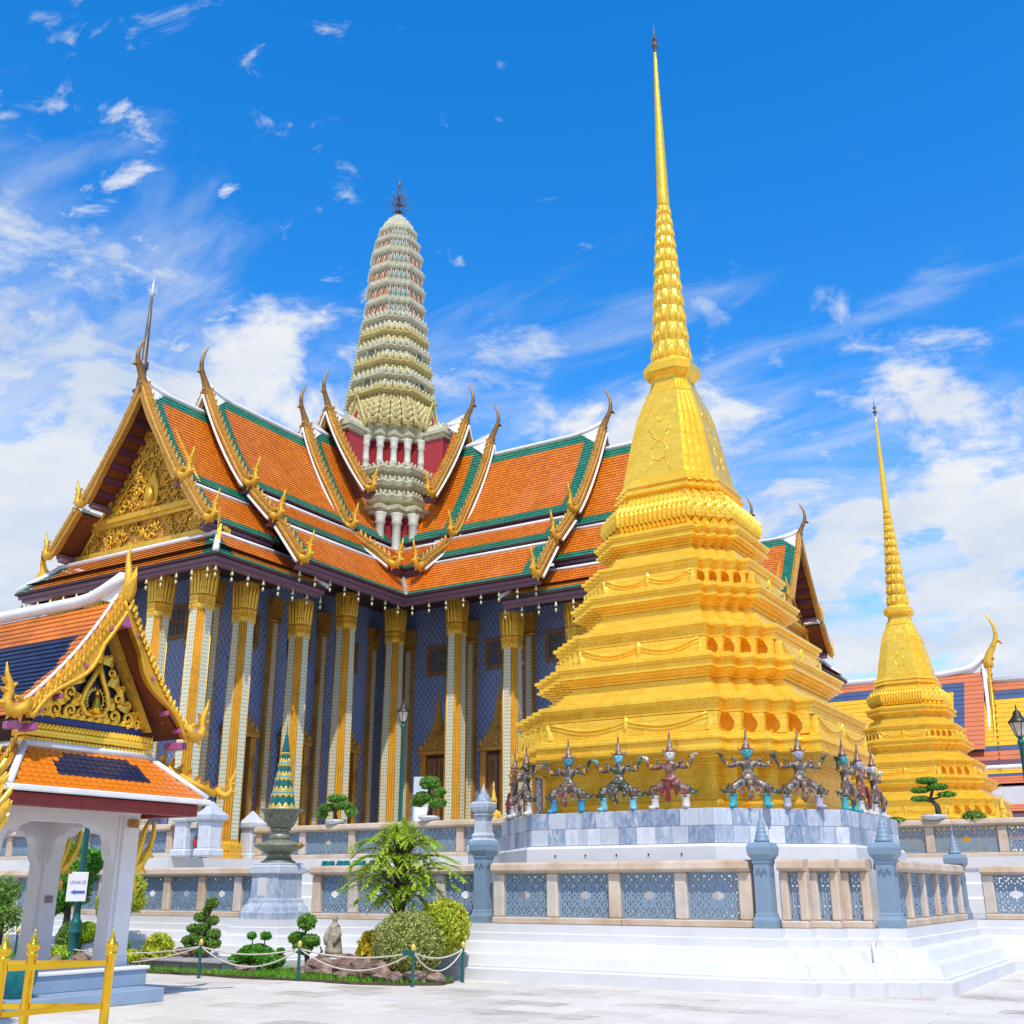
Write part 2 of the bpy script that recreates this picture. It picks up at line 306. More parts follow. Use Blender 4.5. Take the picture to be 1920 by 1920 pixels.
def m_rock():
    m, nt, b = newmat('rock'); g = G(nt); o = g.coord(); n = g.noise(o, 4, 8, 0.65); r = g.objrand()
    c = g.ramp(n, [(0.3, (0.07, 0.035, 0.028)), (0.5, (0.21, 0.12, 0.09)), (0.7, (0.40, 0.30, 0.23))])
    nt.links.new(g.mix(g.math('MULTIPLY', r, 0.25), c, (0.36, 0.32, 0.28)), b.inputs['Base Color']); b.inputs['Roughness'].default_value = 0.8; g.bump(b, n, 0.8, 0.05); MAT['rock'] = m
m_rock()
def m_slab():
    m, nt, b = newmat('paving'); g = G(nt); o = g.coord(); r = g.objrand()
    geo = nt.nodes.new('ShaderNodeNewGeometry'); pos = geo.outputs['Position']
    n = g.noise(pos, 1.1, 8, 0.65); n2 = g.noise(g.mapping(pos, (1.2, 7, 1), rot=(0, 0, 0.1)), 2.2, 6, 0.7)
    f = g.math('ADD', g.math('MULTIPLY', n, 0.4), g.math('ADD', g.math('MULTIPLY', n2, 0.42), g.math('MULTIPLY', r, 0.22)))
    c = g.ramp(f, [(0.34, (0.33, 0.285, 0.225)), (0.46, (0.56, 0.52, 0.45)), (0.68, (0.68, 0.645, 0.575))])
    nt.links.new(c, b.inputs['Base Color']); b.inputs['Roughness'].default_value = 0.7; g.bump(b, n2, 0.25, 0.015); MAT['paving'] = m
    m, nt, b = newmat('paving_far'); g = G(nt); geo = nt.nodes.new('ShaderNodeNewGeometry')
    br = nt.nodes.new('ShaderNodeTexBrick'); nt.links.new(geo.outputs['Position'], br.inputs['Vector'])
    br.inputs['Color1'].default_value = (0.52, 0.495, 0.45, 1); br.inputs['Color2'].default_value = (0.47, 0.44, 0.40, 1); br.inputs['Mortar'].default_value = (0.22, 0.19, 0.16, 1)
    br.inputs['Scale'].default_value = 1; br.inputs['Mortar Size'].default_value = 0.008; br.inputs['Brick Width'].default_value = 1.1; br.inputs['Row Height'].default_value = 0.62
    nt.links.new(br.outputs['Color'], b.inputs['Base Color']); b.inputs['Roughness'].default_value = 0.7; MAT['paving_far'] = m
m_slab()
# ------------------------------------------------------------------ mesh helpers
class MB:
    def __init__(s): s.v = []; s.f = []; s.m = []; s.u = []; s.s = []
    def poly(s, pts, m=0, uv=None, smooth=False):
        b = len(s.v); s.v.extend(tuple(p) for p in pts); s.f.append(tuple(range(b, b + len(pts)))); s.m.append(m); s.u.append(uv); s.s.append(smooth)
    def mesh(s, verts, faces, m=0, smooth=False):
        b = len(s.v); s.v.extend(tuple(p) for p in verts)
        for i, f in enumerate(faces):
            s.f.append(tuple(b + k for k in f)); s.m.append(m[i] if isinstance(m, list) else m); s.u.append(None); s.s.append(smooth)
    def loft(s, rings, m=0, smooth=False, cap0=False, cap1=False, segm=None, closed=True):
        n = len(rings[0]); verts = [p for r in rings for p in r]; faces = []; ms = []
        for i in range(len(rings) - 1):
            for j in range(n if closed else n - 1):
                k = (j + 1) % n
                faces.append((i * n + j, i * n + k, (i + 1) * n + k, (i + 1) * n + j)); ms.append(segm[j] if segm else (m[i] if isinstance(m, list) else m))
        m0 = ms[0] if ms else 0; m1 = ms[-1] if ms else 0
        if cap0: faces.append(tuple(reversed(range(n)))); ms.append(m0)
        if cap1: faces.append(tuple((len(rings) - 1) * n + j for j in range(n))); ms.append(m1)
        s.mesh(verts, faces, ms, smooth)
    def box(s, x0, y0, z0, x1, y1, z1, m=0):
        v = [(x0, y0, z0), (x1, y0, z0), (x1, y1, z0), (x0, y1, z0), (x0, y0, z1), (x1, y0, z1), (x1, y1, z1), (x0, y1, z1)]
        s.mesh(v, [(3, 2, 1, 0), (4, 5, 6, 7), (0, 1, 5, 4), (1, 2, 6, 5), (2, 3, 7, 6), (3, 0, 4, 7)], m)
    def bev(s, x0, y0, z0, x1, y1, z1, b=0.02, m=0):
        """box with chamfered upright and top/bottom edges"""
        def ring(i, z): return [(x0 + b + i, y0 + i, z), (x1 - b - i, y0 + i, z), (x1 - i, y0 + b + i, z), (x1 - i, y1 - b - i, z), (x1 - b - i, y1 - i, z), (x0 + b + i, y1 - i, z), (x0 + i, y1 - b - i, z), (x0 + i, y0 + b + i, z)]
        s.loft([ring(b * 0.8, z0), ring(0, z0 + b), ring(0, z1 - b), ring(b * 0.8, z1)], m, False, True, True)
    def prism(s, pts, z0, z1, m=0, top=True):
        s.loft([[(x, y, z0) for x, y in pts], [(x, y, z1) for x, y in pts]], m, False, True, top)
    def slab(s, pts, off, m=0):
        """extrude a 3-D polygon by the vector off"""
        a = [Vector(p) for p in pts]; o = Vector(off); s.loft([a, [p + o for p in a]], m, False, True, True)
    def tube(s, path, rad, n=6, m=0, smooth=True, cap=True):
        P = [Vector(p) for p in path]; rings = []
        up = Vector((0, 0, 1)); prev = None
        for i, p in enumerate(P):
            t = (P[min(i + 1, len(P) - 1)] - P[max(i - 1, 0)])
            if t.length < 1e-9: t = Vector((0, 0, 1))
            t.normalize()
            a = (prev - t * prev.dot(t)) if prev is not None else (t.cross(up) if abs(t.z) < 0.95 else t.cross(Vector((0, 1, 0))))
            if a.length < 1e-6: a = t.orthogonal()
            a.normalize(); prev = a; b = t.cross(a)
            r = rad[i] if isinstance(rad, (list, tuple)) else rad
            rings.append([p + (a * math.cos(2 * math.pi * k / n) + b * math.sin(2 * math.pi * k / n)) * r for k in range(n)])
        s.loft(rings, m, smooth, cap, cap)
    def lathe(s, prof, n=16, c=(0, 0), m=0, smooth=True, cap=True, lobes=0, amp=0.0):
        rings = []
        for r, z in prof:
            rg = []
            for k in range(n):
                a = 2 * math.pi * k / n; q = r * (1 + amp * math.cos(lobes * a)) if lobes else r
                rg.append((c[0] + q * math.cos(a), c[1] + q * math.sin(a), z))
            rings.append(rg)
        s.loft(rings, m, smooth, cap, cap)
    def xf(s, mat, start=0):
        for i in range(start, len(s.v)): s.v[i] = tuple(mat @ Vector(s.v[i]))
    def data(s, name, mats):
        me = bpy.data.meshes.new(name); me.from_pydata([tuple(v) for v in s.v], [], s.f)
        for mt in mats: me.materials.append(MAT[mt])
        if len(mats) > 1: me.polygons.foreach_set('material_index', s.m)
        if any(s.s): me.polygons.foreach_set('use_smooth', s.s)
        if any(u is not None for u in s.u):
            uvl = me.uv_layers.new(name='UVMap'); flat = []
            for f, u in zip(s.f, s.u): flat.extend(c for q in (u or [(0, 0)] * len(f)) for c in q)
            uvl.data.foreach_set('uv', flat)
        me.update(); return me
    def build(s, name, mats, parent=None, loc=(0, 0, 0), rz=0.0):
        if isinstance(mats, str): mats = [mats]
        o = bpy.data.objects.new(name, s.data(name, mats)); COL.objects.link(o); o.location = loc; o.rotation_euler[2] = rz
        if parent: o.parent = parent
        return o
def tag(o, label=None, cat=None, group=None, kind=None):
    for k, v in (('label', label), ('category', cat), ('group', group), ('kind', kind)):
        if v: o[k] = v
    return o
def thing(name, label, cat, loc=(0, 0, 0), rz=0.0, group=None):
    o = bpy.data.objects.new(name, None); COL.objects.link(o); o.location = loc; o.rotation_euler[2] = rz; o.empty_display_size = 0.3
    return tag(o, label, cat, group)
def inst(me, name, parent, loc=(0, 0, 0), rz=0.0, sc=None, rot=None):
    o = bpy.data.objects.new(name, me); COL.objects.link(o); o.location = loc; o.rotation_euler = rot or (0, 0, rz)
    if sc: o.scale = sc if isinstance(sc, tuple) else (sc, sc, sc)
    o.parent = parent; return o
def copy_tree(o, parent=None):
    c = o.copy(); COL.objects.link(c)
    if parent: c.parent = parent
    for ch in list(o.children): copy_tree(ch, c)
    return c
def redent(h, e, n, c=(0, 0)):
    d = (h - e) / n; q = []
    for i in range(n): q += [(e + i * d, -h + i * d), (e + i * d, -h + (i + 1) * d)]
    q.append((h, -e)); pts = []
    for k in range(4):
        for x, y in q:
            for _ in range(k): x, y = -y, x
            pts.append((c[0] + x, c[1] + y))
    return pts
def ring3(pts, z): return [(x, y, z) for x, y in pts]
def offset_poly(pts, d):
    """mitred outward offset of a CCW polygon"""
    n = len(pts); out = []
    for i in range(n):
        p0, p1, p2 = Vector(pts[i - 1]), Vector(pts[i]), Vector(pts[(i + 1) % n])
        a = (p1 - p0).normalized(); b = (p2 - p1).normalized(); na = Vector((a.y, -a.x)); nb = Vector((b.y, -b.x))
        k = 1 + na.dot(nb)
        out.append(tuple(p1 + (na + nb) * (d / k if k > 0.05 else d)))
    return out
def lerp(a, b, t): return a + (b - a) * t
def bez(p0, p1, p2, p3, n):
    out = []
    for i in range(n + 1):
        t = i / n; u = 1 - t
        out.append(tuple(u * u * u * a + 3 * u * u * t * b + 3 * u * t * t * c + t * t * t * d for a, b, c, d in zip(p0, p1, p2, p3)))
    return out
def leaf_prism(mb, base, up, side, nrm, h, w, t, m=0):
    """pointed flame-shaped leaf standing on base"""
    base, up, side, nrm = Vector(base), Vector(up).normalized(), Vector(side).normalized(), Vector(nrm).normalized()
    out = [(-.5, 0), (-.55, .3), (-.25, .68), (0, 1), (.25, .68), (.55, .3), (.5, 0)]
    a = [base + side * (x * w) + up * (y * h) for x, y in out]
    mid = [base + up * (h * y) + nrm * t for y in (0, .3, .68)]
    vs = a + mid + [p - nrm * t * 0.4 for p in a]
    mb.mesh(vs, [(0, 7, 8, 1), (1, 8, 9, 2), (2, 9, 3), (3, 9, 4), (4, 9, 8, 5), (5, 8, 7, 6), (0, 1, 11, 10), (1, 2, 12, 11), (2, 3, 13, 12), (3, 4, 14, 13), (4, 5, 15, 14), (5, 6, 16, 15)], m)
def foliage(mb, c, rad, n, size, rng, m=0, shell=0.55, flat=0.0):
    cx, cy, cz = c
    for _ in range(n):
        while True:
            x, y, z = (rng.uniform(-1, 1) for _ in range(3)); q = x * x + y * y + z * z
            if 0.05 < q <= 1: break
        r = (shell + (1 - shell) * rng.random()) / math.sqrt(q) if rng.random() < 0.85 else rng.random() / math.sqrt(q)
        p = Vector((cx + x * r * rad[0], cy + y * r * rad[1], cz + z * r * rad[2]))
        nrm = (Vector((x, y, z)) + Vector((rng.gauss(0, .6), rng.gauss(0, .6), rng.gauss(0, .6) + flat))).normalized()
        a = nrm.orthogonal().normalized(); a.rotate(Matrix.Rotation(rng.uniform(0, 6.28), 3, nrm)); b = nrm.cross(a)
        l = size * rng.uniform(.7, 1.3); w = l * .45
        mb.mesh([p - a * l * .5, p + b * w * .5 + nrm * l * .06, p + a * l * .5 - nrm * l * .1, p - b * w * .5 + nrm * l * .06], [(0, 1, 2, 3)], m)
def text_obj(s, size, mat, name, parent, loc, rot, ext=0.002):
    cu = bpy.data.curves.new(name, 'FONT'); cu.body = s; cu.size = size; cu.align_x = 'CENTER'; cu.align_y = 'CENTER'; cu.extrude = ext
    tmp = bpy.data.objects.new('tmp', cu); COL.objects.link(tmp)
    me = bpy.data.meshes.new_from_object(tmp.evaluated_get(bpy.context.evaluated_depsgraph_get())); bpy.data.objects.remove(tmp); me.name = name
    me.materials.clear(); me.materials.append(MAT[mat]); o = inst(me, name, parent, loc, 0, None, rot); return o
# ================================================================== ground
def build_ground():
    g = MB(); S = 400; g.poly([(-S, -S, -0.03), (S, -S, -0.03), (S, S, -0.03), (-S, S, -0.03)])
    o = g.build('pavement', 'paving_far'); tag(o, kind='structure')
    rng = random.Random(4); W, D = 1.10, 0.62; meshes = []
    for k in range(6):
        b = MB(); b.bev(-W / 2 + .006, -D / 2 + .006, -0.06, W / 2 - .006, D / 2 - .006, 0.0, 0.007); meshes.append(b.data('slab', ['paving']))
    cells = []
    for j in range(-2, 60):
        for i in range(-30, 22):
            x = -10 + i * W + (W / 2 if j % 2 else 0); y = 5 + j * D
            if y > 34 or x > 6: continue
            cells.append((x, y))
    # in-view cells first (camera looks towards -X +Y), nearest largest
    def key(c):
        x, y = c; f = -x * math.sin(R(31.7)) + y * math.cos(R(31.7)); r = x * math.cos(R(31.7)) + y * math.sin(R(31.7))
        vis = f > 12.5 and abs(r) < f * 0.47 and not (-15 < x < -5 and y > 19.2) and not (x < -13 and y > 18)
        return (0 if vis else 1, f)
    cells.sort(key=key); rest = MB()
    for n, (x, y) in enumerate(cells):
        z = rng.uniform(-.004, .003)
        if n < 300: inst(rng.choice(meshes), 'slab', o, (x, y, z), 0, None, (rng.uniform(-.002, .002), rng.uniform(-.002, .002), rng.uniform(-.003, .003)))
        else: rest.bev(x - W / 2 + .006, y - D / 2 + .006, -.06, x + W / 2 - .006, y + D / 2 - .006, z, .007)
    s = rest.build('slab', 'paving', o); tag(s, kind='stuff')
build_ground()

# ================================================================== terraces
CH1 = (-9.85, 23.88); CH2 = (-11.0, 53.5)
TERR = [(-70, 19.3), (-18.55, 19.3), (-18.55, 18.32), (-17.15, 18.32), (-17.15, 19.3), (-13.45, 19.3), (-13.45, 18.68), (-6.33, 18.68)]
for i in range(4): TERR += [(-6.33 + .445 * i, 18.68 + .29 * (i + 1)), (-5.885 + .445 * i, 18.68 + .29 * (i + 1))]
TERR[-1] = (-4.55, 19.84)
TERR += [(-4.55, 26.3), (40, 26.3), (40, 120), (-70, 120)]
def build_terraces():
    t = thing('lower_terrace', 'long white moulded terrace base with stepped ledges under the granite balustrades', 'terrace')
    prof = [(.76, -.02), (.76, .20), (.69, .225), (.69, .255), (.62, .265), (.56, .44), (.50, .455), (.40, .465), (.34, .63), (.20, .645), (.06, .655), (.06, .79), (.0, .80), (.0, .955)]
    b = MB(); b.loft([ring3(offset_poly(TERR, d), z) for d, z in prof]); b.build('moulded_base', 'plaster', t)
    b = MB(); b.poly(ring3(offset_poly(TERR, 0), .95)); b.build('floor', 'floor_stone', t)
    b = MB(); b.tube([(-5.0, 19.52, .80), (-4.98, 19.25, .72), (-4.9, 19.0, .46), (-4.84, 18.84, .30), (-4.80, 18.78, .02)], .03, 8); b.build('drain_pipe', 'plaster', t)
    UP = [(-70, 23.2), (-26.2, 23.2), (-26.2, 26.95), (-13.6, 26.95), (-13.6, 35.3), (40, 35.3), (40, 120), (-70, 120)]
    u = thing('upper_terrace', 'white upper terrace carrying the temple above the lower balustrade', 'terrace')
    b = MB(); b.loft([ring3(offset_poly(UP, d), z) for d, z in [(.3, .95), (.3, 1.3), (.2, 1.35), (.2, 1.7), (.08, 1.75), (.08, 2.1), (.14, 2.14), (.14, 2.45)]], 0, False, False, True); b.build('moulded_base', 'plaster', u)
build_terraces()

# lattice panel: a pierced plate (cells left open are real holes)
def lattice(name, w, h, nx, ny, seed, star=True):
    rng = random.Random(seed); op = [[False] * ny for _ in range(nx)]
    cx, cy = (nx - 1) / 2, (ny - 1) / 2
    for i in range(nx):
        for j in range(ny):
            a, c = abs(i - cx), abs(j - cy)
            if i in (0, nx - 1) or j in (0, ny - 1): continue
            ai, ci = int(a), int(c); par = (ai // 4 + ci // 4) % 2
            o = (ai % 4 == 2 and ci % 4 in (1, 2) and par == 0) or (ci % 4 == 2 and ai % 4 in (1, 2) and par == 1) or (ai % 4 == 0 and ci % 4 == 0)
            o = o or (int(cy - c) == 2 and ai % 6 in (3, 4)) or (int(cy - c) == 3 and ai % 6 == 4)
            if star:
                if (a <= 2.6 and c <= 2.6) or (a <= .6 and c <= 5.2) or (c <= 1.1 and a <= 4.2): o = True
                elif a <= 5.6 and c <= 6.2: o = False
            op[i][j] = o
    b = MB(); dx, dy = w / nx, h / ny; t = .05
    def P(i, j, d): return (-w / 2 + i * dx, d, -h / 2 + j * dy)
    for i in range(nx):
        for j in range(ny):
            if op[i][j]: continue
            b.poly([P(i, j, -t / 2), P(i + 1, j, -t / 2), P(i + 1, j + 1, -t / 2), P(i, j + 1, -t / 2)])
            b.poly([P(i, j + 1, t / 2), P(i + 1, j + 1, t / 2), P(i + 1, j, t / 2), P(i, j, t / 2)])
            for (ii, jj, A, B) in ((i - 1, j, (i, j + 1), (i, j)), (i + 1, j, (i + 1, j), (i + 1, j + 1)), (i, j - 1, (i, j), (i + 1, j)), (i, j + 1, (i + 1, j + 1), (i, j + 1))):
                if not (0 <= ii < nx and 0 <= jj < ny) or op[ii][jj]: b.poly([P(*A, -t / 2), P(*A, t / 2), P(*B, t / 2), P(*B, -t / 2)])
    return b.data(name, ['blue_grey_paint'])
LAT_WIDE = lattice('panel', 1.10, .76, 41, 29, 5); LAT_MID = lattice('panel', .95, .76, 35, 29, 2); LAT_SLIM = lattice('panel', .38, .76, 13, 29, 3, False); LAT_UP = lattice('panel', 1.75, .62, 65, 23, 4)

def balustrade(name, label, runs, z0, hgt=1.11, lat=LAT_WIDE, lw=1.10, lh=.76, pillar=.24, group=None):
    """runs: list of (start, end, n panels) on axis-aligned lines"""
    t = thing(name, label, 'balustrade'); rng = random.Random(len(label))
    for (p, q, n) in runs:
        p, q = Vector(p), Vector(q); L = (q - p).length; ang = math.atan2((q - p).y, (q - p).x); pitch = L / n
        sub = []
        zb = z0 + .12; zt = zb + (hgt - .12 - .20)
        # base kerb and cap rail in separate stones
        k = max(1, round(L / 2.2)); cuts = [0] + sorted(rng.uniform(i * L / k - .25, i * L / k + .25) for i in range(1, k)) + [L]
        for a, c in zip(cuts, cuts[1:]):
            b = MB(); b.bev(a + .004, -.17, z0, c - .004, .17, zb, .02); sub.append(b.build('kerb_stone', 'granite', t))
            b = MB(); s = .035
            b.loft([[(x, y, z) for y, z in ((-.20, zt + .03), (-.22, zt + .06), (-.20, zt + .16), (-.14, zt + .20), (.14, zt + .20), (.20, zt + .16), (.22, zt + .06), (.20, zt + .03), (.10, zt), (-.10, zt))] for x in (a + .004, c - .004)], 0, False, True, True)
            sub.append(b.build('cap_rail', 'granite', t))
        for i in range(n + 1):
            x = min(max(i * pitch, pillar / 2), L - pillar / 2)
            b = MB(); b.bev(x - pillar / 2, -.12, zb, x + pillar / 2, .12, zt, .025); sub.append(b.build('pillar', 'granite_pale' if rng.random() < .4 else 'granite', t))
        for i in range(n):
            gap = pitch - pillar; sx = gap / lw
            o = inst(lat, 'panel', t, (0, 0, 0), 0, (sx, 1, (zt - zb) / lh)); o.location = ((i + .5) * pitch, 0, (zb + zt) / 2); sub.append(o)
        for o in sub:
            l = o.location.copy(); o.location = (p.x + l.x * math.cos(ang) - l.y * math.sin(ang), p.y + l.x * math.sin(ang) + l.y * math.cos(ang), l.z); o.rotation_euler[2] = ang
    return t
balustrade('balustrade', 'granite balustrade with pierced blue panels in front of the near golden spire', [((-12.1, 19.0), (-6.85, 19.0), 4)], .95)
balustrade('balustrade', 'narrow panel balustrade stepping round the right corner of the near terrace', [((-6.42, 19.20), (-5.95, 19.20), 1), ((-6.0, 19.50), (-5.5, 19.50), 1), ((-5.55, 19.79), (-5.06, 19.79), 1), ((-4.86, 20.15), (-4.86, 26.1), 5)], .95, lat=LAT_SLIM, lw=.38, pillar=.15)
balustrade('balustrade', 'lower granite balustrade with pierced blue panels behind the garden', [((-34.0, 19.6), (-18.4, 19.6), 13), ((-17.3, 19.6), (-12.65, 19.6), 4)], .95, lat=LAT_MID, lw=.95)
balustrade('balustrade', 'granite balustrade with blue panels at the far right lower level', [((-4.4, 26.6), (6.0, 26.6), 8)], .95, lat=LAT_MID, lw=.95)
balustrade('balustrade', 'upper granite balustrade with long blue panels before the temple columns', [((-26.6, 27.2), (-16.5, 27.2), 5)], 2.45, 1.02, LAT_UP, 1.75, .62, .26)
balustrade('balustrade', 'upper granite balustrade in front of the small left colonnade', [((-40.0, 23.45), (-26.3, 23.45), 7)], 2.45, .95, LAT_UP, 1.75, .62, .26)
balustrade('balustrade', 'upper granite balustrade below the far golden spire', [((-13.3, 35.6), (3.0, 35.6), 8)], 2.45, 1.08, LAT_UP, 1.75, .62, .26)

def corner_post(label, x, y, z0, h, w=.28, mat='blue_grey_paint', fin=True):
    t = thing('terrace_post', label, 'post', (x, y, z0), 0, 'posts of the terrace balustrades')
    b = MB(); a = w / 2
    def sq(r, z): return [(r, -r, z), (r, r, z), (-r, r, z), (-r, -r, z)]
    def oc(r, z): return [(r * math.cos(R(22.5 + 45 * k)) * 1.08, r * math.sin(R(22.5 + 45 * k)) * 1.08, z) for k in range(8)]
    b.loft([sq(a * 1.32, 0), sq(a * 1.32, .13), sq(a * 1.12, .19), sq(a * 1.10, .22), sq(a, .25), sq(a * .97, h * .58)], 0, False, True, True); b.build('shaft', mat, t)
    b = MB(); z = h * .58
    b.loft([sq(a * 1.0, z), sq(a * 1.12, z + .03), sq(a * 1.05, z + .06), sq(a * 1.22, z + .10), sq(a * 1.5, z + .16), sq(a * 1.56, z + .27), sq(a * 1.4, z + .33), sq(a * 1.0, z + .36)], 0, False, True, True); b.build('capital', mat, t)
    b = MB(); z += .36; r = a * .92
    pr = []
    for k in range(5): pr += [(r * (1 - .15 * k), z + .07 * k), (r * (1.06 - .15 * k), z + .035 + .07 * k), (r * (.92 - .15 * k), z + .06 + .07 * k)]
    pr += [(a * .16, z + .40), (a * .10, z + .50), (.008, z + .58)]
    if fin: b.lathe(pr, 12); b.build('finial', mat, t)
    for s in (-1, 1):      # incised pointed leaf on the shaft faces
        b = MB(); zz = h * .56
        for d in (0, .045): b.tube([(-a * .7, -a - .004, zz - .10 - d), (-a * .25, -a - .006, zz - .03 - d), (0, -a - .006, zz - .13 - d), (a * .25, -a - .006, zz - .03 - d), (a * .7, -a - .004, zz - .10 - d)], .006, 4)
        b.build('leaf_moulding', mat, t, rz=0 if s < 0 else R(90))
    return t
corner_post('blue grey square post at the left front corner of the near terrace', -12.38, 18.97, .95, 2.05, fin=False)
corner_post('blue grey square post where the near terrace starts to step back', -6.63, 18.97, .95, 1.78)
corner_post('blue grey square post on the right front corner of the near terrace', -4.84, 20.08, .95, 1.78, .30)
corner_post('blue grey square post at the back right end of the near terrace', -4.85, 26.35, .95, 1.70)
# taller fluted finial standing on the left corner post
def fluted_finial():
    t = thing('stone_finial', 'fluted grey stone pillar rising behind the left front terrace post', 'pillar', (-13.72, 21.0, .95))
    b = MB(); b.loft([ring3(redent(r, r * .72, 2), z) for r, z in [(.26, 0), (.26, 1.35), (.30, 1.40), (.30, 1.50), (.25, 1.56), (.26, 1.62), (.20, 1.68), (.21, 1.74), (.17, 1.80), (.15, 2.05), (.17, 2.12), (.20, 2.18), (.17, 2.21), (.22, 2.26), (.24, 2.34), (.24, 2.42), (.20, 2.46)]], 0, False, True, True); b.build('shaft', 'marble_blue', t)
    b = MB(); b.lathe([(.18, 2.46), (.19, 2.49), (.15, 2.52), (.16, 2.55), (.12, 2.58), (.13, 2.61), (.09, 2.65), (.10, 2.67), (.05, 2.72), (.02, 2.80), (.006, 2.88)], 12); b.build('spire', 'marble_blue', t)
fluted_finial()
def marble_post(label, x, y):
    t = thing('marble_post', label, 'post', (x, y, 2.45), 0, 'marble posts by the temple steps')
    b = MB(); b.bev(-.32, -.32, 0, .32, .32, .22, .04); b.bev(-.25, -.25, .22, .25, .25, .98, .03); b.build('shaft', 'marble_pale', t)
    b = MB(); sq = lambda r, z: [(r, -r, z), (r, r, z), (-r, r, z), (-r, -r, z)]
    b.loft([sq(.26, .98), sq(.34, 1.04), sq(.35, 1.16), sq(.28, 1.22), sq(.20, 1.30), sq(.12, 1.42), sq(.06, 1.50), sq(.01, 1.56)], 0, False, True, True); b.build('cap', 'marble_pale', t)
marble_post('pale marble post left of the lone column base', -24.85, 23.45)
marble_post('pale marble post further left, behind the pavilion bracket', -25.85, 23.45)
marble_post('pale marble post right of the lone column base', -26.95, 27.25)
def lowpanel():
    t = thing('balustrade', 'short granite rail with pierced red stone between two marble posts', 'balustrade')
    b = MB(); b.bev(-25.62, 23.33, 3.25, -25.08, 23.57, 3.42, .02); b.build('cap_rail', 'granite_pale', t)
    b = MB(); b.bev(-25.60, 23.40, 2.45, -25.10, 23.50, 3.25, .01); b.build('panel', 'blue_grey_paint', t)
    b = MB(); b.loft([[(x, y, z) for x, z in ((-25.35, 2.68), (-25.24, 2.85), (-25.35, 3.02), (-25.46, 2.85))] for y in (23.36, 23.40)], 0, False, True, True); b.build('diamond', 'red_wall', t)
lowpanel()
# ================================================================== golden chedis
ER = .58
def along(pts, step):
    """evenly spaced points with tangent round a closed polygon"""
    out = []
    n = len(pts)
    for i in range(n):
        a, b = Vector(pts[i]), Vector(pts[(i + 1) % n]); L = (b - a).length; k = max(1, round(L / step)); t = (b - a) / L
        for j in range(k): out.append((a + t * (L * (j + .5) / k), t, L / k))
    return out
def fillets(pr):
    out = []
    for (h0, z0), (h1, z1) in zip(pr, pr[1:]):
        out.append((h0, z0)); dz = z1 - z0
        if dz > .15 and abs(h1 - h0) < .12 * dz + .09:
            H = lambda t: h0 + (h1 - h0) * t
            w_ = min(.05, dz * .24); k = w_ / dz; q = .05
            out += [(H(k), z0 + w_), (H(k) - q, z0 + w_ + .004), (H(1 - k) - q, z1 - w_ - .004), (H(1 - k), z1 - w_)]
        elif dz > .05 and abs(h1 - h0) > .05:
            m = (z0 + z1) / 2; hm = (h0 + h1) / 2; out += [(hm, z0 + dz * .35), (hm, z0 + dz * .75)]
    out.append(pr[-1]); return out
def tier3(z0, zb, zc0, zc1, hB, hC, hN):
    s = (zc0 - zb) / .63; k = hC - .14; a = hB - .30
    blk = [(hB - .21, z0), (hB - .24, zb - .36), (hB - .06, zb - .33), (hB - .03, zb - .13), (hB - .03, zb - .10), (hB + .03, zb - .085), (hB + .03, zb - .02), (hB, zb), (a, zb + .03 * s), (a, zb + .09 * s), (lerp(a, k, .35), zb + .10 * s), (lerp(a, k, .35), zb + .17 * s), (lerp(a, k, .7), zb + .18 * s), (lerp(a, k, .7), zb + .25 * s), (k, zb + .26 * s)]
    cor = [(k, zb + .26 * s), (k, zb + .33 * s), (hC - .27, zb + .36 * s), (hC - .27, zb + .53 * s), (hC - .19, zb + .55 * s), (hC - .19, zb + .585 * s), (hC - .10, zb + .59 * s), (hC - .10, zc0), (hC, zc0 + .01), (hC, zc1 - .11), (hC + .045, zc1 - .10), (hC + .045, zc1 - .04), (hC, zc1 - .02), (hN, zc1 + .05)]
    return ('lion_tier', blk), ('cornice', cor)
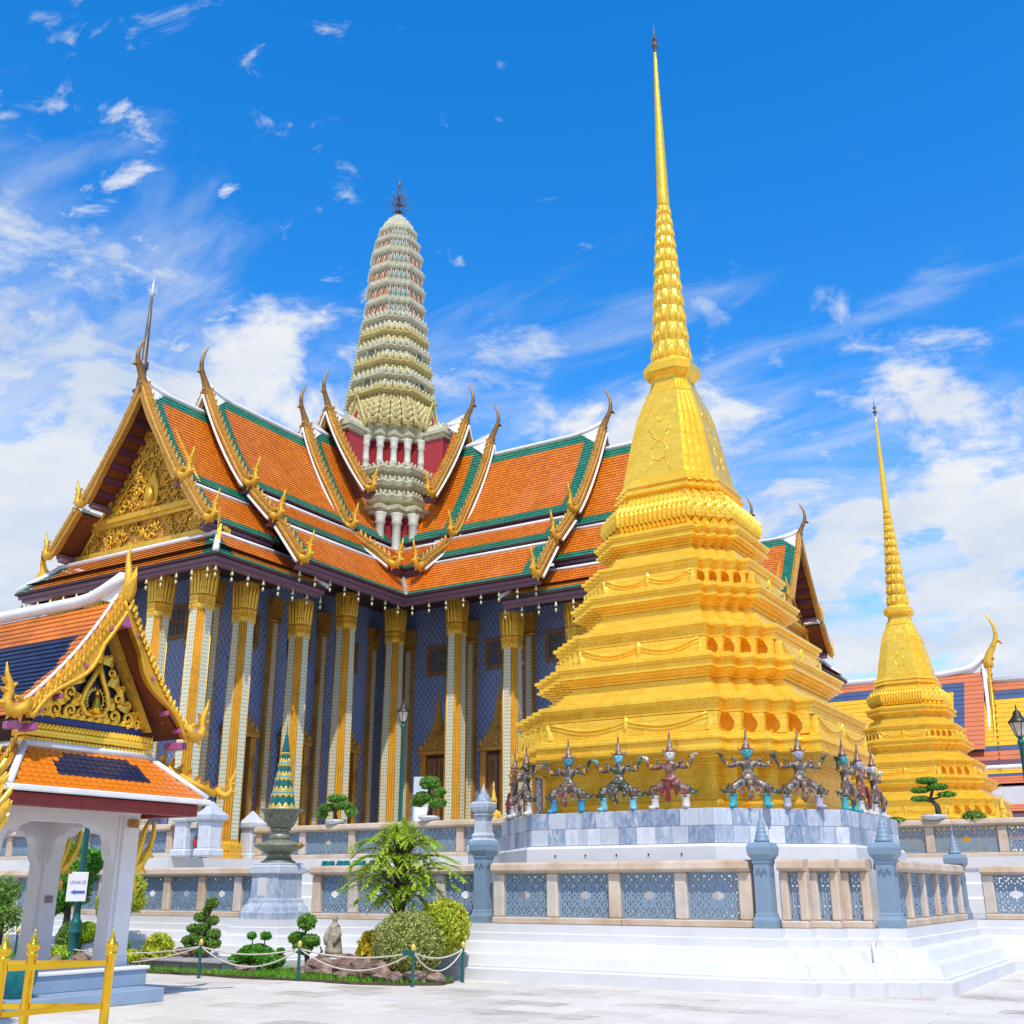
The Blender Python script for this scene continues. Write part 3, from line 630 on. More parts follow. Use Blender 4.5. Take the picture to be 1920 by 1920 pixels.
def chedi_meshes():
    M = {}
    tiers = [('base_wall', [(3.15, 3.0), (3.15, 3.22), (3.07, 3.26), (3.07, 3.98), (3.3, 4.03), (3.32, 4.07), (3.50, 4.10)]),
             ('base_cornice', [(3.50, 4.10), (3.66, 4.115), (3.72, 4.15), (3.72, 4.42), (3.69, 4.45), (3.69, 4.48), (3.60, 4.53)]),
             *tier3(4.53, 5.25, 5.88, 6.20, 3.60, 3.18, 2.93), *tier3(6.25, 6.955, 7.63, 7.94, 2.80, 2.40, 2.20), *tier3(7.99, 8.60, 9.18, 9.48, 2.17, 1.87, 1.66),
             ('lotus_band', [(1.60, 9.55), (1.58, 9.62), (1.68, 9.70), (1.75, 9.85), (1.70, 10.08), (1.52, 10.32), (1.36, 10.46), (1.34, 10.53)]),
             ('bell_base', [(1.34, 10.53), (1.40, 10.56), (1.44, 10.58), (1.44, 10.60), (1.39, 10.80), (1.36, 10.84), (1.30, 10.87), (1.30, 10.95), (1.26, 10.98), (1.26, 11.03)])]
    feet_at = {2: (3.31, 4.53, .37), 4: (2.555, 6.25, .35), 6: (1.95, 7.99, .31)}
    for k, (nm, pr) in enumerate(tiers):
        pr = fillets([(h * .975, z) for h, z in pr]); b = MB(); b.loft([ring3(redent(h, h * ER, 4), z) for h, z in pr], 0, False, k == 0, True)
        if k in feet_at:
            h, z, hh = feet_at[k]; e = h * ER; d = (h - e) / 4; H = h + .17
            for q in range(4):
                for i in range(5):
                    x, y = (e * 1.04 + i * d, -H + i * d)
                    for s in ((1,) if i else (1,)):
                        rr = [[(x - w, y, zz), (x, y, zz), (x, y + w, zz), (x - w, y + w, zz)] for w, zz in ((d * .62, z), (d * .40, z + hh * .25), (d * .36, z + hh * .5), (d * .7, z + hh))]
                        rr = [[tuple(Matrix.Rotation(R(90 * q), 3, 'Z') @ Vector(p)) for p in r] for r in rr]; b.loft(rr, 0, False, True, True)
                # hanging swag moulding on the broad face
                fy = -(h + .165)
                st = len(b.v); b.bev(-e * 1.0, fy, z + .01, e * 1.0, -h + .1, z + hh, .012); b.xf(Matrix.Rotation(R(90 * q), 4, 'Z'), st)
                for dz, rad in ((0, .032), (-.07, .022)):
                    path = []
                    for j in range(25):
                        u = -1 + j / 12.0; a = abs(u); sag = -.13 * math.sin(math.pi * min(1, a * 1.05)) ** 1.0 + (.05 * a ** 4)
                        path.append(Matrix.Rotation(R(90 * q), 3, 'Z') @ Vector((u * e * .93, fy - .004, z + hh * .80 + dz + sag)))
                    b.tube(path, rad, 5)
                cpos = Matrix.Rotation(R(90 * q), 3, 'Z')
                st = len(b.v); leaf_prism(b, (0, fy - .01, z + hh * .86), (0, 0, -1), (1, 0, 0), (0, -1, 0), .22, .13, .05); leaf_prism(b, (0, fy - .01, z + hh * .78), (0, 0, 1), (1, 0, 0), (0, -1, 0), .14, .12, .04)
                for s in (-1, 1): leaf_prism(b, (s * e * .93, fy, z + .02), (s * .2, 0, 1), (1, 0, 0), (0, -1, 0), hh * .95, .17, .04)
                b.xf(cpos.to_4x4(), st)
        if nm == 'cornice' or nm == 'base_cornice':
            h = pr[-3][0]; z0 = pr[-5][1]
        if nm == 'lotus_band':
            for (h, z, H, lean, wd) in ((1.54, 9.56, .26, .9, .12), (1.66, 9.70, .28, .35, .12), (1.69, 9.86, .28, .0, .12), (1.63, 10.05, .28, -.35, .12), (1.50, 10.24, .26, -.6, .12)):
                for p, t, w in along(redent(h, h * ER, 4), wd):
                    nn = Vector((t.y, -t.x, 0)); leaf_prism(b, (p.x, p.y, z), nn * lean + Vector((0, 0, 1)), (t.x, t.y, 0), nn, H, w * 1.05, .05)
        M.setdefault('tiers', []).append((nm, b.data(nm, ['gold_leaf'])))
    b = MB(); prof = [(1.22, 11.03), (1.18, 11.2), (1.11, 11.6), (1.035, 12.0), (.955, 12.4), (.87, 12.8), (.78, 13.1), (.69, 13.33), (.63, 13.46), (.63, 13.54), (.57, 13.62)]
    b.loft([ring3(redent(h, h * .56, 4), z) for h, z in prof], 0, False, True, True)
    def hz(z):
        for (h0, z0), (h1, z1) in zip(prof, prof[1:]):
            if z <= z1: return lerp(h0, h1, (z - z0) / (z1 - z0))
        return prof[-1][0]
    for q in range(4):
        rot = Matrix.Rotation(R(90 * q), 3, 'Z')
        def L(pts, r=.014): b.tube([rot @ Vector((x, -hz(z) - .004, z)) for x, z in pts], r, 4)
        L([(-.42, 12.62), (-.28, 12.98), (-.14, 12.7), (0, 12.52), (.14, 12.7), (.28, 12.98), (.42, 12.62)])
        L([(-.26, 12.2), (-.12, 12.06), (0, 11.98), (.12, 12.06), (.26, 12.2)]); L([(-.3, 12.35), (-.17, 12.2)]); L([(.3, 12.35), (.17, 12.2)])
        L([(-.22, 11.75), (-.16, 11.5), (0, 11.42), (.16, 11.5), (.22, 11.75), (.1, 11.9), (0, 11.98), (-.1, 11.9), (-.22, 11.75)]); L([(-.16, 11.5), (-.32, 11.1)], .01); L([(.16, 11.5), (.32, 11.1)], .01)
    M['bell'] = b.data('bell', ['gold_leaf'])
    b = MB(); b.loft([ring3(redent(h, h * .56, 4), z) for h, z in [(.57, 13.62), (.54, 13.70), (.52, 13.74), (.48, 13.92), (.50, 14.0), (.60, 14.06), (.64, 14.12), (.64, 14.34), (.58, 14.40), (.50, 14.44), (.46, 14.50)]], 0, False, True, True); M['neck'] = b.data('neck_cornice', ['gold_leaf'])
    M['rings'] = []
    z = 14.48; n = 11; hs = [.56 * .945 ** k for k in range(n)]; sc = (19.3 - 14.48) / sum(hs)
    for k in range(n):
        hh = hs[k] * sc; r = lerp(.50, .185, (k / (n - 1)) ** .85)
        b = MB(); b.lathe([(r * .72, z), (r * .92, z + hh * .12), (r * 1.0, z + hh * .35), (r * .97, z + hh * .6), (r * .84, z + hh * .85), (r * .70, z + hh)], 20, smooth=True)
        m = 14
        for a in range(m):
            th = 2 * math.pi * a / m + k * .55; nn = Vector((math.cos(th), math.sin(th), 0)); tt = Vector((-nn.y, nn.x, 0))
            leaf_prism(b, nn * r * .86 + Vector((0, 0, z + hh * .93)), nn * .18 + Vector((0, 0, -1)), tt, nn, hh * .78, r * .44, r * .12)
            th += math.pi / m; nn = Vector((math.cos(th), math.sin(th), 0)); tt = Vector((-nn.y, nn.x, 0))
            leaf_prism(b, nn * r * .80 + Vector((0, 0, z)), nn * .32 + Vector((0, 0, 1)), tt, nn, hh * .55, r * .36, r * .1)
        M['rings'].append(b.data('spire_ring', ['gold_leaf'])); z += hh
    b = MB(); b.lathe([(.17, 19.28), (.175, 19.4), (.165, 19.9), (.135, 21.2), (.09, 22.8), (.055, 24.2), (.04, 24.6)], 14); M['needle'] = b.data('needle', ['gold_leaf'])
    b = MB(); b.lathe([(.04, 24.58), (.055, 24.62), (.03, 24.68), (.09, 24.80), (.10, 24.86), (.04, 24.95), (.03, 25.0), (.07, 25.06), (.06, 25.12), (.025, 25.2), (.02, 25.4), (.004, 25.65)], 8)
    for a in range(4):
        th = a * math.pi / 2 + .4
        for zz, rr in ((24.75, .13), (25.0, .10)): b.tube([(0, 0, zz), (rr * math.cos(th), rr * math.sin(th), zz + .05), (rr * 1.1 * math.cos(th), rr * 1.1 * math.sin(th), zz + .16)], [.018, .014, .004], 4)
    M['finial'] = b.data('finial', ['spire_iron']); return M
CM = chedi_meshes()
def octo(h, e): return [(e, -h), (h, -e), (h, e), (e, h), (-e, h), (-h, e), (-h, -e), (-e, -h)]
def chedi(c, label, full=True):
    t = thing('golden_chedi', label, 'chedi', (c[0], c[1], 0), 0, 'golden chedis of the terrace')
    for nm, me in CM['tiers']: inst(me, nm, t)
    inst(CM['bell'], 'bell', t); inst(CM['neck'], 'neck_cornice', t)
    for me in CM['rings']: inst(me, 'spire_ring', t)
    inst(CM['needle'], 'needle', t); inst(CM['finial'], 'finial', t)
    b = MB(); b.loft([ring3(octo(h, h * .5), z) for h, z in [(4.10, .93), (4.10, 1.5), (4.06, 2.33), (4.02, 2.38), (3.94, 2.385), (3.94, 3.0), (3.88, 3.03)]], [0, 0, 0, 0, 1, 1, 1], False, False, True)
    pl = b.build('plinth', ['plaster', 'marble_blue'], t)
    if full:
        rng = random.Random(7); P = octo(3.952, 1.976); n = len(P)
        for i in range(n):
            a, q = Vector(P[i]), Vector(P[(i + 1) % n]); L = (q - a).length; u = (q - a) / L; ang = math.atan2(u.y, u.x)
            if i in (2, 3, 4, 5): continue
            for row in range(2):
                x = 0.0
                while x < L - .02:
                    w = rng.choice((.34, .38, .40, .30)) if row or rng.random() < .8 else .2
                    if x + w > L - .12: w = L - x
                    tb = MB(); tb.bev(.003, -.012, .003, w - .003, .02, .312, .004); o = tb.build('tile', 'marble_pale' if rng.random() < .33 else 'marble_blue', pl)
                    o.location = (a.x + u.x * x, a.y + u.y * x, 2.392 + row * .316); o.rotation_euler[2] = ang; x += w
        # small round studs on the white band
        sb = MB(); sb.lathe([(.018, 0), (.018, .012), (.008, .016)], 8); sm = sb.data('stud', ['dark_metal'])
        for k in range(11): inst(sm, 'stud', pl, (-3.4 + k * .68 if k < 8 else 2.1 + (k - 8) * .62, -4.078 if abs(-3.4 + k * .68) < 2.0 else -4.0 + max(0, abs(-3.4 + k * .68 if k < 8 else 2.1 + (k - 8) * .62) - 2.0), 2.2), 0, None, (R(90), 0, 0)) if abs(-3.4 + k * .68) < 2.0 else None
    return t
chedi(CH1, 'nearest golden chedi with guardian figures round its base and a needle spire')
chedi(CH2, 'smaller looking golden chedi far right, beside the yellow roof', False)

# ================================================================== guardian figures
def skin_mesh(name, verts, edges, radii, mat, root=0, sub=2):
    me = bpy.data.meshes.new(name + '_cage'); me.from_pydata(verts, edges, []); o = bpy.data.objects.new(name + '_cage', me); COL.objects.link(o)
    sk = o.modifiers.new('s', 'SKIN'); sk.use_smooth_shade = True
    for v, r in zip(me.skin_vertices[0].data, radii): v.radius = (r, r) if not isinstance(r, tuple) else r
    me.skin_vertices[0].data[root].use_root = True
    ss = o.modifiers.new('d', 'SUBSURF'); ss.levels = sub; ss.render_levels = sub
    dg = bpy.context.evaluated_depsgraph_get(); ev = o.evaluated_get(dg); out = bpy.data.meshes.new_from_object(ev)
    out.name = name; out.materials.clear(); out.materials.append(MAT[mat]); bpy.data.objects.remove(o); bpy.data.meshes.remove(me); return out
def figure_cage():
    V = [(0, 0, .46), (0, -.01, .58), (0, 0, .72), (0, 0, .80), (0, -.01, .86)]; Rr = [(.105, .09), (.085, .075), (.125, .085), .05, .05]; E = [(0, 1), (1, 2), (2, 3), (3, 4)]
    for s in (-1, 1):
        b = len(V); V += [(s * .15, -.04, .42), (s * .28, -.12, .33), (s * .27, -.07, .17), (s * .265, -.05, .05), (s * .30, -.14, .025)]; Rr += [.095, .075, .062, .042, .035]
        E += [(0, b), (b, b + 1), (b + 1, b + 2), (b + 2, b + 3), (b + 3, b + 4)]
        b = len(V); V += [(s * .14, 0, .76), (s * .27, -.02, .71), (s * .36, -.03, .76), (s * .40, -.03, .87)]; Rr += [.062, .05, .042, .032]; E += [(2, b), (b, b + 1), (b + 1, b + 2), (b + 2, b + 3)]
    return V, E, [tuple(q * .86 for q in r) if isinstance(r, tuple) else r * .86 for r in Rr]
FIG = {}
def fig_body(mat):
    if mat not in FIG: V, E, Rr = figure_cage(); FIG[mat] = skin_mesh('body', V, E, Rr, mat)
    return FIG[mat]
def fig_parts():
    P = {}
    b = MB(); b.lathe([(.02, .835), (.055, .85), (.075, .90), (.08, .95), (.072, 1.0), (.05, 1.04), (.02, 1.05)], 14)
    b.tube([(0, -.07, .965), (0, -.098, .925), (0, -.085, .915)], [.012, .02, .015], 6); b.tube([(-.035, -.072, .89), (0, -.088, .885), (.035, -.072, .89)], [.008, .013, .008], 5)
    for s in (-1, 1): b.tube([(s * .03, -.068, .96), (s * .03, -.084, .96)], [.02, .008], 7); b.tube([(s * .078, 0, .93), (s * .095, .01, .98)], [.018, .006], 5)
    P['head'] = b
    b = MB(); b.lathe([(.078, .99), (.084, 1.01), (.07, 1.02), (.074, 1.04), (.05, 1.055), (.056, 1.085), (.036, 1.10), (.040, 1.14), (.026, 1.16), (.028, 1.20), (.017, 1.22), (.014, 1.30), (.004, 1.40)], 12)
    for s in (-1, 1): leaf_prism(b, (s * .09, 0, .97), (s * .5, 0, 1), (0, 1, 0), (s, 0, 0), .10, .05, .015)
    P['crown'] = b
    b = MB()
    b.slab([(-.05, -.15, .47), (.05, -.15, .47), (.035, -.18, .30), (.05, -.18, .17), (0, -.17, .10), (-.05, -.18, .17), (-.035, -.18, .30)], (0, .04, 0)); b.tube([(-.12, -.08, .50), (0, -.125, .485), (.12, -.08, .50)], .03, 6); P['sash'] = b
    for nm, s in (('l', -1), ('r', 1)):
        b = MB(); b.slab([(s * .30, -.10, .42), (s * .42, -.05, .30), (s * .47, -.02, .33), (s * .43, -.03, .24), (s * .34, -.08, .25)], (0, .04, .01)); P['knee' + nm] = b
        b = MB(); b.slab([(s * .05, -.10, .42), (s * .22, -.12, .36), (s * .12, -.12, .20)], (0, .02, 0)); P['flap' + nm] = b
        b = MB(); b.tube([(s * .18, -.03, .79), (s * .23, 0, .84), (s * .22, .01, .90)], [.035, .022, .004], 6); P['shoulder' + nm] = b
        b = MB(); b.lathe([(.055, -.02), (.062, 0), (.055, .02)], 10); b.xf(Matrix.Translation((s * .33, -.025, .735)) @ Matrix.Rotation(s * 1.1, 4, 'Y')); P['bangle' + nm] = b
        b = MB(); b.lathe([(.075, .02), (.068, .06), (.058, .13), (.074, .21), (.085, .23), (.06, .235)], 10); b.xf(Matrix.Translation((s * .268, -.062, 0))); b.tube([(s * .268, -.05, .03), (s * .30, -.13, .03), (s * .32, -.19, .035)], [.045, .045, .025], 7); P['boot' + nm] = b
        b = MB(); b.tube([(s * .40, -.03, .85), (s * .405, -.03, .89), (s * .43, -.03, .92)], [.03, .038, .03], 7)
        for k in range(4): y = -.062 + k * .021; l = (.07, .085, .08, .06)[k]; b.tube([(s * .425, y, .915), (s * (.425 + l * .55), y, .935), (s * (.425 + l), y - .002, .925)], [.0115, .0105, .008], 5)
        b.tube([(s * .41, -.065, .89), (s * .425, -.09, .905), (s * .445, -.095, .92)], [.012, .011, .008], 5); P['hand' + nm] = b
    return P
FP = fig_parts(); FCACHE = {}
def part_mesh(key, mat):
    if (key, mat) not in FCACHE: FCACHE[(key, mat)] = FP[key].data(key, [mat])
    return FCACHE[(key, mat)]
def guardian(x, y, rz, body, face, boots, label, sc=1.0, hands=None):
    t = thing('guardian_statue', label, 'statue', (x, y, 3.03), rz, 'guardian figures holding up the near golden chedi'); t.scale = (1.20 * sc, 1.10 * sc, 1.10 * sc)
    inst(fig_body(body), 'body', t); inst(part_mesh('head', face), 'head', t); inst(part_mesh('crown', 'mosaic_brown'), 'crown', t)
    cl = 'cloth_red' if body == 'mosaic_brown' else 'mosaic_green' if body == 'mosaic_green' else 'mosaic_brown'
    inst(part_mesh('sash', cl), 'sash', t)
    for n_ in 'lr':
        inst(part_mesh('knee' + n_, 'mosaic_green'), 'knee_ornament', t); inst(part_mesh('flap' + n_, cl), 'skirt_flap', t); inst(part_mesh('shoulder' + n_, 'mosaic_silver'), 'shoulder_guard', t)
        inst(part_mesh('bangle' + n_, 'gold_aged'), 'bangle', t); inst(part_mesh('boot' + n_, boots), 'boot', t); inst(part_mesh('hand' + n_, hands or face), 'hand', t)
cx, cy = CH1
def gpos(u, k):   # front positions along the base wall outline
    return cx + u, cy - k
guardian(*gpos(-1.19, 3.78), 0, 'mosaic_silver', 'mask_blue', 'mask_blue', 'silver mosaic guardian with deep blue face and blue boots, left front face', hands='mosaic_green')
guardian(*gpos(-.04, 3.78), 0, 'mosaic_green', 'mask_cyan', 'mask_cyan', 'green bodied guardian with pale blue face and turquoise hands', hands='mask_turquoise')
guardian(*gpos(1.08, 3.78), 0, 'mosaic_brown', 'mask_white', 'mask_white', 'brown bodied white faced guardian with flat topped crown, right front face')
guardian(*gpos(2.50, 3.36), R(28), 'mosaic_silver', 'mask_turquoise', 'mask_turquoise', 'guardian with turquoise face and boots on the first right step', hands='mosaic_green')
guardian(*gpos(3.26, 2.56), R(40), 'mosaic_silver', 'mask_lilac', 'mask_lilac', 'silver guardian with grey lilac face on the middle right step', hands='mosaic_silver')
guardian(*gpos(3.76, 1.25), R(88), 'mosaic_silver', 'mask_turquoise', 'mask_turquoise', 'guardian with blue boots seen from the side at the right corner', hands='mosaic_green')
guardian(*gpos(3.76, .10), R(90), 'mosaic_brown', 'mask_lilac', 'mask_white', 'dark red bodied guardian seen in profile, second on the right side')
guardian(*gpos(3.76, -1.05), R(90), 'mosaic_silver', 'mask_white', 'mask_white', 'silver guardian with white face, rearmost on the right side')
guardian(*gpos(-2.48, 3.32), R(-38), 'mosaic_silver', 'mosaic_silver', 'mask_white', 'silver armoured guardian on the first left step, arms spread')
guardian(*gpos(-3.24, 2.56), R(-52), 'mosaic_brown', 'gold_aged', 'mask_white', 'dark guardian at the far left step, half hidden behind another')
# ================================================================== the cross-shaped temple
TC = (-30.71, 38.37)
temple = thing('temple', 'cross shaped royal temple with orange and green tiered roofs, mosaic walls and tall pale tower', 'temple', (TC[0], TC[1], 0))
def sample(prof, step):
    """smooth concave profile through the given points, cut into equal courses"""
    pts = []
    P = [Vector((p[0], p[1])) for p in prof]
    if len(P) == 3:
        a, b, c = P; q = b * 2 - (a + c) * .5
        pts = [a * (1 - t) ** 2 + q * 2 * t * (1 - t) + c * t * t for t in (i / 40 for i in range(41))]
    else: pts = [lerp(P[0], P[1], i / 40) for i in range(41)]
    L = [0]
    for p, q in zip(pts, pts[1:]): L.append(L[-1] + (q - p).length)
    n = max(3, round(L[-1] / step)); out = []
    for k in range(n + 1):
        t = L[-1] * k / n
        for i in range(40):
            if L[i + 1] >= t - 1e-9: out.append(pts[i] + (pts[i + 1] - pts[i]) * ((t - L[i]) / max(1e-9, L[i + 1] - L[i]))); break
    return out
def slope(mb, prof, a0, a1, side, top=2, bot=2, bo=.5, bi=0.0, step=.17, mitre=False, under=True, mats=(0, 1, 2), thick=.10):
    P = sample(prof, step); n = len(P) - 1; t = .03
    for k in range(n):
        p, q = P[k], P[k + 1]; nn = Vector((-(q - p).y, (q - p).x)).normalized(); nn = nn if nn.y > 0 else -nn
        q2 = q + nn * t
        for i in range(3):
            def cut(d):
                s = (max(d, a0) if mitre else a0); c = [s, s + bi, a1 - bo, a1]; return max(c[i], s), max(c[i + 1], s)
            (s0, e0), (s1, e1) = cut(p.x), cut(q.x)
            if e0 - s0 < 1e-4 and e1 - s1 < 1e-4: continue
            g = k < top or k >= n - bot or (i == 0 and bi > 0) or (i == 2 and bo > 0)
            quad = [(side * p.x, -s0, p.y), (side * p.x, -e0, p.y), (side * q2.x, -e1, q2.y), (side * q2.x, -s1, q2.y)]
            uv = [(s0, k), (e0, k), (e1, k + 1), (s1, k + 1)]
            mb.poly(quad if side > 0 else quad[::-1], mats[1] if g else mats[0], uv if side > 0 else uv[::-1])
            mb.poly([(side * q2.x, -s1, q2.y), (side * q2.x, -e1, q2.y), (side * q.x, -e1, q.y), (side * q.x, -s1, q.y)], mats[1] if g else mats[0], [(s1, k + .5), (e1, k + .5), (e1, k + .6), (s1, k + .6)])
    if under:
        for k in range(0, n, 4):
            p, q = P[k], P[min(k + 4, n)]
            s0, s1 = (max(p.x, a0), max(q.x, a0)) if mitre else (a0, a0)
            mb.poly([(side * (p.x - .02), -s0, p.y - thick), (side * (q.x - .02), -s1, q.y - thick), (side * (q.x - .02), -a1, q.y - thick), (side * (p.x - .02), -a1, p.y - thick)], mats[2])
ARM = []      # (object, detail flag)
def A(o, lvl=0): ARM.append((o, lvl)); return o
def barge(prof, a1, lvl=0, w_up=.20, w_dn=.20, fin=.30, tail=.0):
    for s in (-1, 1):
        P = sample(prof, .16); b = MB(); n = len(P) - 1; up = []; dn = []
        for k, p in enumerate(P):
            q = P[min(k + 1, n)] - P[max(k - 1, 0)]; nn = Vector((-q.y, q.x)).normalized(); nn = nn if nn.y > 0 else -nn
            wv = .10 * math.sin(k / n * math.pi * 2.2 + .6) * (k / n) if n > 12 else 0
            up.append(p + nn * w_up); dn.append(p - nn * (w_dn + wv))
        prev = None
        for k in range(n):
            c = [up[k], up[k + 1], dn[k + 1], dn[k]]
            b.slab([(s * c_.x, -(a1 - .02), c_.y) for c_ in c], (0, -.20, 0))
        for off, rad in ((w_up * .55, .035), (-.02, .03)):
            b.tube([(s * (lerp(dn[k], up[k], .5 + off).x), -(a1 + .19), lerp(dn[k], up[k], .5 + off).y) for k in range(n + 1)], rad, 5)
        L = 0
        for k in range(n):
            L += (P[k + 1] - P[k]).length
            if L >= fin:
                L = 0; tg = (P[k + 1] - P[k]).normalized(); nn = (up[k] - dn[k]).normalized()
                leaf_prism(b, (s * up[k].x, -(a1 + .08), up[k].y - .02), (s * (nn.x - tg.x * .6), 0, nn.y - tg.y * .6), (s * tg.x, 0, tg.y), (0, -1, 0), fin * .75, fin * .8, .05)
        A(b.build('barge_board', 'gold_barge', temple), lvl)
        if a1 < 14: b = MB(); b.tube([(s * (p.x), -(a1 + .27), p.y - .20) for p in P], .05, 6); A(b.build('white_verge', 'white_trim', temple), lvl)
def naga_mesh():
    b = MB()
    b.tube([(-.10, 0, .16), (.05, 0, -.02), (.22, 0, -.12), (.40, 0, -.06), (.47, 0, .12), (.42, 0, .30), (.46, 0, .50), (.56, 0, .72), (.60, 0, .95)], [.13, .15, .15, .13, .11, .10, .085, .05, .012], 8)
    b.tube([(.05, 0, .06), (.14, 0, .22), (.26, 0, .22), (.27, 0, .10)], [.07, .06, .05, .02], 6)
    for x, z, ux, uz, h in ((.30, -.12, .5, -.8, .22), (.48, .05, 1, -.1, .24), (.46, .30, 1, .35, .24), (.50, .50, 1, .6, .22), (.40, .42, -.8, .6, .2), (.10, -.08, -.2, -1, .26), (-.05, .04, -.6, -.9, .24)):
        leaf_prism(b, (x, 0, z), (ux, 0, uz), (-uz, 0, ux), (0, -1, 0), h, h * .6, .05)
    return b.data('naga_finial', ['gold_ornament'])
NAGA = naga_mesh()
def chofa_mesh(name='chofa', mat='gold_chofa'):
    b = MB(); pt = [(0, -.25), (.02, .0), (.10, .25), (.27, .55), (.40, .80), (.44, 1.08), (.40, 1.38), (.30, 1.64), (.20, 1.82), (.16, 1.92)]
    b.tube([(0, -x, z) for x, z in pt], [.20, .19, .15, .115, .10, .08, .062, .045, .028, .01], 8)
    leaf_prism(b, (0, -.42, .74), (0, -1, -.45), (0, -.4, 1), (1, 0, 0), .26, .16, .04); leaf_prism(b, (0, -.06, .1), (0, -1, -.3), (0, -.3, 1), (1, 0, 0), .22, .3, .1)
    return b.data(name, [mat])
CHOFA = chofa_mesh()
def chofa(a, z, lvl=0, sc=1.0): A(inst(CHOFA, 'chofa', temple, (0, -(a + .05), z), 0, sc), lvl)
def naga(a, d, z, sc=1.0, lvl=0):
    for s in (-1, 1): A(inst(NAGA, 'naga_finial', temple, (s * d, -(a + .08), z), 0, (s * sc, sc, sc)), lvl)
def ridge(a0, a1, z, r=.095, lift=.55):
    b = MB(); pts = []
    for k in range(9):
        t = k / 8; pts.append((0, -lerp(a0, a1, t), z + .04 + lift * max(0, (t - .75) / .25) ** 2 * .5))
    b.tube(pts, r, 7); b.slab([(-.03, -(a1 - 1.5), z + .1), (-.03, -(a1 - .1), z + .42), (-.03, -(a1 - .1), z - .1)], (.06, 0, 0)); b.poly([(.0, -(a1 - 1.1), z + .02), (.0, -(a1 - .1), z + .25), (.42, -(a1 - .1), z - .78), (.16, -(a1 - .7), z - .28)]); b.poly([(.0, -(a1 - 1.1), z + .02), (.0, -(a1 - .1), z + .25), (-.42, -(a1 - .1), z - .78), (-.16, -(a1 - .7), z - .28)]); A(b.build('ridge_cap', 'white_trim', temple))
def eave(prof_end, a0, a1, hgt=.34, white=True, mitre=False, inset=.04):
    """purple fascia with dark upper lip below the lower roof edge, both sides"""
    d, z = prof_end
    for s in (-1, 1):
        m = (d if mitre else a0); b = MB()
        for (i0, z0, z1, mt) in ((-.10, z - .08, z + .0, 1), (.0, z - .22, z - .08, 0), (.10, z - hgt, z - .22, 0)):
            x0, x1 = d - i0 - .06, d - i0 - .30
            e0 = (x0 if mitre else a0); e1 = (x1 if mitre else a0)
            pts = [(s * x0, -e0), (s * x0, -a1), (s * x1, -a1), (s * x1, -e1)]; pts = pts if s < 0 else pts[::-1]
            b.prism(pts, z0, z1, mt)
        A(b.build('eave_fascia', ['purple_stripe', 'soffit_dark'], temple))
def coping(d, z, a0, a1, mitre=False, r=.065):
    for s in (-1, 1):
        b = MB(); b.tube([(s * d, -(max(d, a0) if mitre else a0), z), (s * d, -a1, z)], r, 6); A(b.build('roof_coping', 'white_trim', temple))
def section(tiers, a0, a1, bo=.45, nm='roof'):
    for (prof, top, bot, mit, start) in tiers:
        for s in (-1, 1):
            b = MB(); slope(b, prof, start if start is not None else a0, a1, s, top, bot, bo, mitre=mit); A(b.build('roof_slope', ['tile_orange', 'tile_green', 'soffit_red'], temple))
# upper sections next to the tower
S1 = [(0, 22.1), (1.05, 19.95), (2.45, 17.85)]
S2 = [(0, 20.8), (.98, 18.5), (2.65, 15.7)]; S2b = [(3.15, 15.15), (5.0, 13.72)]
S3 = [(0, 20.1), (1.28, 17.65), (2.62, 15.75)]; S3b = [(2.95, 15.32), (4.05, 14.22)]; S3c = [(4.42, 13.85), (5.55, 12.42)]
S4 = [(0, 19.15), (1.22, 16.9), (2.50, 15.1)]; S4b = [(2.82, 14.78), (3.98, 13.32)]; S4c = [(4.15, 12.80), (5.12, 11.80)]
section([(S1, 3, 2, False, 3.95)], 3.95, 4.4, .2); section([(S2, 3, 3, False, 2.4), (S2b, 0, 2, True, 3.15)], 2.4, 5.8, .75)
section([(S3, 3, 3, False, 5.0), (S3b, 0, 3, False, 4.6), (S3c, 0, 1, True, 4.42)], 5.0, 11.5, .7)
section([(S4, 3, 3, False, 11.0), (S4b, 0, 2, False, 11.0)], 11.0, 14.5, .65)
section([(S4c, 0, 1, False, 9.7)], 9.7, 14.15, 0.0)
for pr, a in ((S1, 4.4), (S2, 5.8), (S2b, 5.8), (S3, 11.5), (S3b, 11.5), (S3c, 11.5), (S4, 14.5), (S4b, 14.5)): barge(pr, a)
for a, z in ((4.4, 22.1), (5.8, 20.8), (11.5, 20.1), (14.5, 19.15)): chofa(a, z)
for a, d, z, sc in ((4.4, 2.45, 17.85, .9), (5.8, 2.65, 15.7, .95), (5.8, 5.0, 13.72, 1.0), (11.5, 2.62, 15.75, 1), (11.5, 4.05, 14.22, .95), (11.5, 5.55, 12.42, .95), (14.5, 2.5, 15.1, 1), (14.5, 3.98, 13.32, .95)): naga(a, d, z, sc)
for a0, a1, z in ((3.6, 4.5, 22.1), (4.3, 5.9, 20.8), (5.7, 11.6, 20.1), (11.4, 14.6, 19.15)): ridge(a0, a1, z)
for e, a0, a1, h, mit in ((S1[-1], 3.9, 4.35, .3, False), (S2[-1], 3.0, 5.75, .34, False), (S2b[-1], 3.2, 5.75, .34, True), (S3[-1], 5.0, 11.45, .36, False), (S3b[-1], 4.6, 11.45, .34, False), (S3c[-1], 5.0, 11.45, .36, True), (S4[-1], 11.3, 14.45, .3, False), (S4b[-1], 11.3, 14.45, .36, False)): eave(e, a0, a1, h, mitre=mit)
